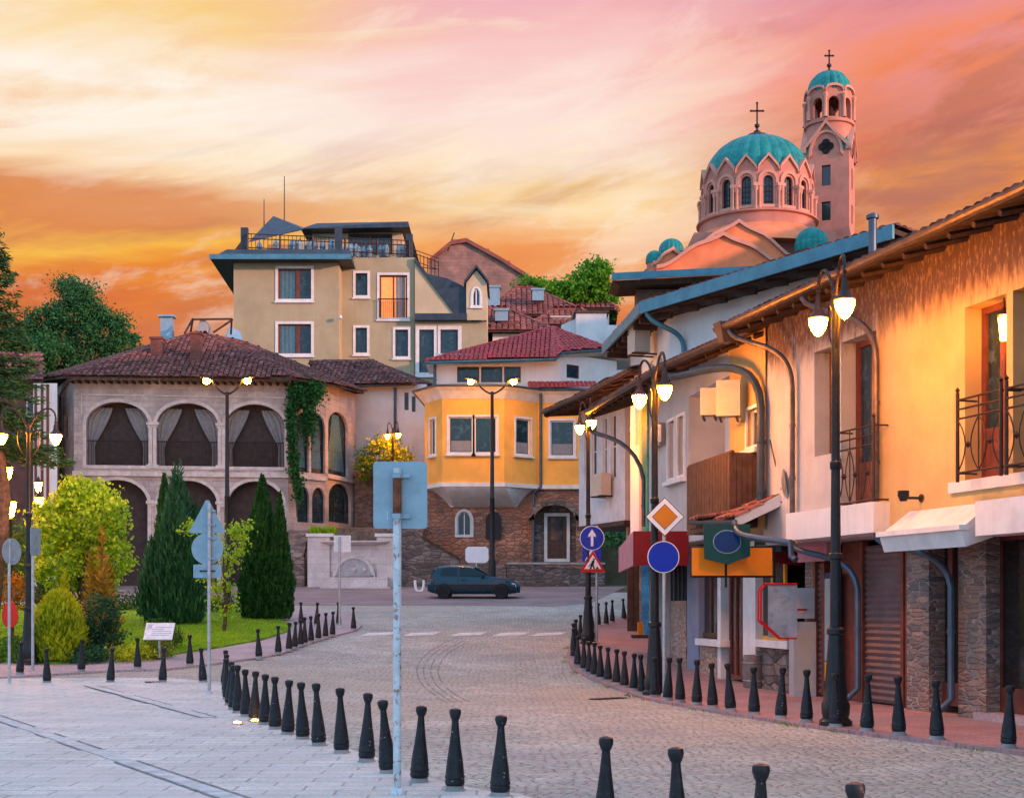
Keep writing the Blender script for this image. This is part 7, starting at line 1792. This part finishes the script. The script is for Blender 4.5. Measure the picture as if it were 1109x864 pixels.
def conifer(name, label, cat, base, h, r, prof, m, n, size, aspect=4., seed=1, group=None, out=.5, lumps=6, lump=.12, lean=(0, 0), spires=0):
    """columnar or conical evergreen made of upright sprays; prof(t) gives the relative radius at height t"""
    g = rngv(seed); ro = thing(name, label, cat, tuple(base), group); t = g.uniform(0, 1, n*2); rr = np.array([prof(x) for x in t]); keep = g.uniform(0, 1, n*2) < rr/rr.max()+.08; t, rr = t[keep], rr[keep]
    a = g.uniform(0, 2*math.pi, len(t)); wob = 1+lump*np.sin(a*lumps+t*9+seed)*np.sin(t*17+a*2+seed*2)+lump*.6*np.sin(a*lumps*2.3-t*23)
    q = g.uniform(.0, 1., len(t))**.35; rad = rr*r*wob*(.35+.65*q)
    P = np.stack([base[0]+rad*np.cos(a)+lean[0]*t*h, base[1]+rad*np.sin(a)+lean[1]*t*h, base[2]+.05+t*h*(1+.02*np.sin(a*5))], 1)
    if spires:                                         # several leaning plumes instead of one smooth cone
        k = g.integers(0, spires, len(t)); sa = 2*math.pi*np.arange(spires)/spires+g.uniform(-.4, .4, spires); sr = np.concatenate([[0.], g.uniform(.45, .62, spires-1)])*r; sh = np.concatenate([[1.], g.uniform(.50, .86, spires-1)]); sw = np.concatenate([[.62], g.uniform(.42, .62, spires-1)])
        tt = t; rad = rad*sw[k]; bend = .55+.45*tt
        P = np.stack([base[0]+sr[k]*bend*np.cos(sa[k])+rad*np.cos(a), base[1]+sr[k]*bend*np.sin(sa[k])+rad*np.sin(a), base[2]+.05+tt*h*sh[k]*(1+.05*np.sin(a*5+k))], 1)
    D = np.stack([np.cos(a)*out, np.sin(a)*out, np.ones(len(t))], 1)+g.normal(size=(len(t), 3))*.25
    leaf_mesh('crown', M_LEAF[m], P, D, size, aspect, ro, rng=g); trunk(ro, base, h*.85, max(.03, r*.09)); return ro
M_LEAF = dict(
 lime=mat_leaf('bright_lime_leaves', (.16, .34, .012), (.40, .62, .03), (.60, .74, .07), .45),
 midgreen=mat_leaf('mid_green_leaves', (.03, .09, .012), (.07, .18, .02), (.14, .26, .03)),
 dark=mat_leaf('dark_tree_leaves', (.02, .09, .03), (.04, .17, .055), (.075, .26, .07)),
 cypress=mat_leaf('cypress_sprays', (.02, .085, .032), (.035, .14, .055), (.08, .23, .085), .25),
 thuja=mat_leaf('dark_thuja_sprays', (.012, .06, .012), (.028, .11, .02), (.06, .18, .025), .25),
 gold=mat_leaf('golden_sprays', (.15, .24, .01), (.50, .56, .015), (.78, .76, .03), .35),
 copper=mat_leaf('orange_tipped_sprays', (.16, .15, .015), (.42, .24, .02), (.55, .34, .04), .3),
 spruce=mat_leaf('spruce_needles', (.012, .04, .016), (.024, .08, .022), (.06, .15, .03), .15),
 bush=mat_leaf('blue_green_leaves', (.012, .06, .03), (.03, .12, .05), (.08, .18, .05)),
 ivy=mat_leaf('climber_leaves', (.01, .07, .02), (.025, .14, .035), (.06, .22, .05)),
 fresh=mat_leaf('fresh_tree_leaves', (.05, .18, .012), (.12, .34, .02), (.22, .46, .04), .45),
 flower=mat_leaf('orange_flowering_leaves', (.20, .14, .01), (.45, .22, .02), (.62, .12, .02)),
 grass=mat_leaf('lawn_blades', (.16, .34, .008), (.30, .52, .012), (.42, .60, .02), .45),
 yellowbush=mat_leaf('yellow_green_leaves', (.08, .15, .012), (.20, .28, .03), (.40, .42, .05)),
)
def gz(d): return ramp(d)+.1
def plants():
    # deciduous and conifers of the garden bed, left
    d = 37; z = gz(d); L = lambda px, py, rp, rq, dd=d, k=.8: (X(px, dd), dd, Z(py, dd), rp/FPX*dd, rp/FPX*dd*k, rq/FPX*dd)
    leafy('lime_tree', 'bright lime green leafy tree at the left behind the golden bush', 'tree', (X(88, d), d, z), [L(95, 560, 42, 38), L(70, 600, 36, 40), L(118, 600, 26, 40), L(90, 535, 26, 20), L(60, 570, 26, 30)], 'lime', 430, 30, .12, .115, 1.4, .10, seed=2)
    d = 41; z = gz(d)
    leafy('leafy_shrub_tree', 'dark green bushy tree behind the lime tree at the left edge', 'tree', (X(45, d), d, z), [L(40, 610, 50, 45, d), L(85, 630, 40, 30, d), L(5, 600, 30, 40, d)], 'midgreen', 300, 24, .14, .10, 1.6, .1, seed=3)
    d = 34.6; z = gz(d); B = lambda px, dd: (X(px, dd), dd, gz(dd))
    conifer('copper_conifer', 'small orange tipped conifer in front of the lime tree', 'conifer', B(110, 35.5), Z(573, 35.5)-gz(35.5), 27/FPX*35.5, lambda t: max(.05, (1-t)**.75), 'copper', 2300, .20, 3.6, 4, lumps=3, lump=.4, out=1.1, spires=5)
    conifer('golden_dome_bush', 'golden yellow egg shaped conifer bush at the front of the bed', 'bush', B(64, 33.0), Z(643, 33)-gz(33)+.02, 27/FPX*33, lambda t: max(.05, math.sqrt(max(0, 1-(max(0, t-.28)/.74)**2)))*(.86+.14*min(1, t/.3)), 'gold', 7500, .13, 3.0, 5, lumps=9, lump=.10, out=.55)
    leafy('round_bush', 'dark blue green bush with drooping right side beside the golden bush', 'bush', B(110, 34), [L(108, 672, 22, 28, 34), L(118, 690, 18, 22, 34), L(98, 692, 16, 18, 34)], 'bush', 170, 26, .08, .07, 1.5, .05, seed=6)
    conifer('yellow_conifer_tip', 'thin yellow green conifer tip behind the golden bush', 'conifer', B(66, 36), Z(620, 36)-gz(36), 10/FPX*36, lambda t: (1-t)**.6+.02, 'gold', 900, .16, 3.5, 7, lumps=4, lump=.25, lean=(.05, 0))
    d = 44
    conifer('juniper', 'large dark green feathery cypress tree in the middle of the lawn', 'conifer', B(192, d), Z(510, d)-gz(d), 43/FPX*d, lambda t: (min(1, .72+t*1.3) if t < .22 else 1-max(0, t-.22)**1.35*1.22)*.98+.02, 'cypress', 22000, .28, 5, 8, lumps=5, lump=.30, out=.45, spires=9)
    conifer('slim_cypress', 'slim dark cypress peeping out behind the large feathery one', 'conifer', B(178, 47), Z(515, 47)-gz(47), 11/FPX*47, lambda t: min(1, (1-t)*2.2)**.7+.02, 'thuja', 3000, .2, 3.5, 9, lumps=5, lump=.1, out=.3)
    d = 46; tp = lambda t: min(1., .8+t*1.5)*min(1, (1-t)*1.35+.02)**.8
    conifer('thuja', 'tall dark columnar thuja at the end of the lawn', 'conifer', B(284, d), Z(519, d)-gz(d), 23/FPX*d, tp, 'thuja', 11000, .20, 3.0, 10, lumps=5, lump=.16, out=.45)
    conifer('thuja', 'shorter dark thuja growing against the right of the tall one', 'conifer', B(303, d-.3), Z(536, d)-gz(d), 14/FPX*d, tp, 'thuja', 6000, .18, 3.0, 11, lumps=5, lump=.16, out=.45)
    d = 41; leafy('young_tree', 'thin young yellow green tree behind the triangle sign post', 'tree', B(242, d), [L(250, 590, 22, 22, d), L(238, 625, 18, 25, d), L(212, 575, 16, 9, d), L(258, 572, 12, 14, d), L(245, 650, 14, 18, d)], 'lime', 95, 18, .10, .10, 1.5, .05, seed=12)
    leafy('small_shrub', 'small round green shrub behind the information panel', 'bush', B(176, 35.5), [L(178, 690, 20, 17, 35.5), L(172, 678, 10, 10, 35.5)], 'midgreen', 90, 22, .07, .06, 1.5, .03, seed=13)
    for k, (px, dd, w, m, lab) in enumerate([(142, 33.4, 26, 'gold', 'low spreading golden juniper before the information panel'), (28, 33.0, 34, 'midgreen', 'low spreading green juniper under the golden bush at the left'), (4, 35, 30, 'midgreen', 'low green shrub at the far left edge of the bed'), (96, 32.9, 18, 'bush', 'low dark shrub between the golden and round bushes'), (172, 34, 14, 'yellowbush', 'low yellowish shrub right below the information panel')]):
        leafy('low_shrub', lab, 'bush', B(px, dd), [(X(px, dd), dd, gz(dd)+.14, w/FPX*dd, .5, .22)], m, 70, 22, .09, .08, 2.2, .03, seed=20+k, trunks=False)
    leafy('flowering_shrub', 'orange flowering shrub at the left edge behind the red board', 'bush', B(12, 37), [L(10, 640, 18, 20, 37), L(22, 650, 10, 14, 37)], 'flower', 70, 20, .09, .07, 1.5, .04, seed=30)
    for k, (px, dd, w, lab) in enumerate([(146, 50, 26, 'dark clipped hedge beyond the lawn left of the feathery cypress'), (245, 49, 22, 'dark clipped hedge beyond the lawn between cypress and thuja')]):
        leafy('hedge', lab, 'hedge', B(px, dd), [(X(px+o, dd), dd, gz(dd)+.25, .5, .5, .32) for o in np.linspace(-w, w, 5)], 'thuja', 90, 24, .12, .08, 1.6, .03, seed=33+k, trunks=False)
    g = rngv(40)                                           # lawn
    pl = [(p[0], p[1]) for p in lawn]; P = []
    def ins(x, y):
        c = False
        for i in range(len(pl)):
            (x1, y1), (x2, y2) = pl[i], pl[i-1]
            if (y1 > y) != (y2 > y) and x < (x2-x1)*(y-y1)/(y2-y1)+x1: c = not c
        return c
    while len(P) < 42000:
        x, y = g.uniform(-20, -5), 32+abs(g.normal())*8
        if y < 56 and ins(x, y): P.append((x, y, ramp(y)+.12))
    P = np.array(P); D = g.normal(size=P.shape)*.45; D[:, 2] = 1
    tag(leaf_mesh('lawn_grass', M_LEAF['grass'], P, D, .075, 3.0, rng=g), kind='stuff')
    # grass tufts along the right kerb
    P = []
    kp = [Vector((p.x-.24, p.y, .0)) for p in reversed(P_R)][:30]
    for a, b_ in zip(kp, kp[1:]):
        n = int((b_-a).length*45)
        for _ in range(n):
            q = a.lerp(b_, g.random()); s_ = math.sin(q.y*2.1)+math.sin(q.y*5.3+1)*.7
            if s_ > .5: P.append((q.x+g.normal()*.05, q.y+g.normal()*.05, ramp(q.y)+.02))
    P = np.array(P); D = g.normal(size=P.shape)*.7; D[:, 2] = 1
    tag(leaf_mesh('kerb_weeds', M_LEAF['yellowbush'], P, D, .055, 3.0, rng=g), kind='stuff')
    # spruce at the left edge
    d = 36; ro = thing('spruce', 'big dark spruce reaching in at the left edge of the photo', 'conifer', (X(-14, d), d, gz(d))); zt = Z(235, d); zb = Z(500, d); Ps, Ds = [], []
    x0 = X(-14, d)
    for k in range(230):
        t = g.random()**.9; zz = zt+(zb-zt)*t; a = g.uniform(0, 2*math.pi); ln = (.25+1.75*t)*g.uniform(.7, 1.15); dz = -.25*ln
        m_ = int(70*ln); s_ = g.uniform(.05, 1, m_)**.7
        pos = np.stack([x0+np.cos(a)*ln*s_, d+np.sin(a)*ln*s_, zz+dz*s_+.16*ln*s_**3], 1)+g.normal(size=(m_, 3))*np.array([.06, .06, .05])
        dr = np.stack([np.cos(a)+g.normal(size=m_)*.7, np.sin(a)+g.normal(size=m_)*.7, -.25+g.normal(size=m_)*.35], 1); Ps.append(pos); Ds.append(dr)
    leaf_mesh('crown', M_LEAF['spruce'], np.concatenate(Ps), np.concatenate(Ds), .20, 4.5, ro, rng=g); trunk(ro, (x0, d, gz(d)), zt-gz(d)-.2, .18)
    # hillside trees
    d = 84; H = lambda px, py, rp, rq, dd=84: (X(px, dd), dd, Z(py, dd), rp/FPX*dd, rp/FPX*dd*.8, rq/FPX*dd)
    leafy('hillside_tree', 'wide dark green tree on the hill behind the spruce and the arcaded house', 'tree', (X(75, d), d, 9), [H(80, 340, 26, 22), H(48, 352, 22, 20), H(112, 362, 24, 22), H(72, 312, 13, 14), H(92, 318, 13, 12), H(30, 372, 28, 22), H(60, 385, 45, 22), H(100, 338, 14, 12), H(128, 352, 12, 10)], 'dark', 760, 44, .27, .17, 1.6, .35, seed=50)
    leafy('hillside_tree', 'smaller dark tree on the hill right of the wide one', 'tree', (X(128, 86), 86, 9), [H(130, 385, 22, 20, 86), H(142, 372, 10, 12, 86), H(20, 375, 25, 20, 86)], 'dark', 130, 24, .28, .24, 1.5, .25, seed=51)
    d = 116
    leafy('hillside_tree', 'tall fresh green tree on the skyline left of the brown flat roofed house', 'tree', (X(640, d), d, 22), [H(642, 305, 20, 22, d), H(625, 318, 26, 16, d), H(655, 325, 14, 18, d), H(648, 292, 10, 10, d)], 'fresh', 230, 22, .34, .34, 1.5, .3, seed=52)
    leafy('hillside_tree', 'low fresh green tree on the skyline right of the brick gable', 'tree', (X(588, d), d, 22), [H(585, 318, 24, 14, d), H(568, 308, 9, 8, d), H(605, 322, 20, 12, d)], 'fresh', 150, 20, .32, .32, 1.5, .3, seed=53)
    leafy('hillside_tree', 'dark tree showing between the far bay house and the stone wall', 'tree', (X(690, 64), 64, 3), [H(668, 583, 14, 12, 64), H(690, 580, 14, 14, 64)], 'dark', 60, 20, .2, .16, 1.5, .1, seed=54)
    d = 72.8; leafy('lit_bush', 'yellow lit bush by the small twin lamp on the terrace', 'bush', (X(415, d), d, 5.2), [H(412, 495, 24, 18, d), H(435, 498, 16, 14, d), H(400, 508, 16, 12, d), H(418, 480, 14, 8, d)], 'yellowbush', 190, 22, .16, .15, 1.5, .08, seed=55)
    # climber on the corner of the arcaded house
    Ps = []
    for px, py, rx, ry, n in ((330, 428, 14, 14, 1500), (340, 422, 9, 9, 800), (322, 425, 9, 10, 700), (335, 455, 8, 18, 800), (316, 470, 5, 28, 900), (319, 505, 5, 22, 800), (324, 530, 4, 12, 350), (316, 445, 5, 16, 450)):
        a = g.normal(size=(n, 3))*.55; dd = 68.8 if px < 326 else 69.2
        Ps.append(np.stack([X(px, dd)+a[:, 0]*rx/FPX*dd, dd+a[:, 1]*.28, Z(py, dd)+a[:, 2]*ry/FPX*dd], 1))
    P = np.concatenate(Ps); D = g.normal(size=P.shape); D[:, 2] -= .6
    ro = thing('climbing_vine', 'green climbing vine hanging down the right corner of the arcaded house', 'climbing plant', (X(316, 68.8), 68.8, 5)); leaf_mesh('foliage', M_LEAF['ivy'], P, D, .17, 1.4, ro, rng=g)
    b = MB(); b.tube([PT(322, 560, 68.8), PT(318, 500, 68.8), PT(316, 450, 68.8), PT(328, 425, 69)], .04, 6); b.build('stem', M['bark'], ro)
    P = np.stack([g.uniform(X(334, 67), X(362, 67), 500), g.uniform(67.3, 68.0, 500), np.full(500, 0.)], 1); P[:, 2] = Z(577, 67.5)+g.uniform(0, .25, 500); D = g.normal(size=P.shape)*.5; D[:, 2] = 1
    tag(leaf_mesh('terrace_grass', M_LEAF['grass'], P, D, .3, 4., rng=g), kind='stuff')
plants()
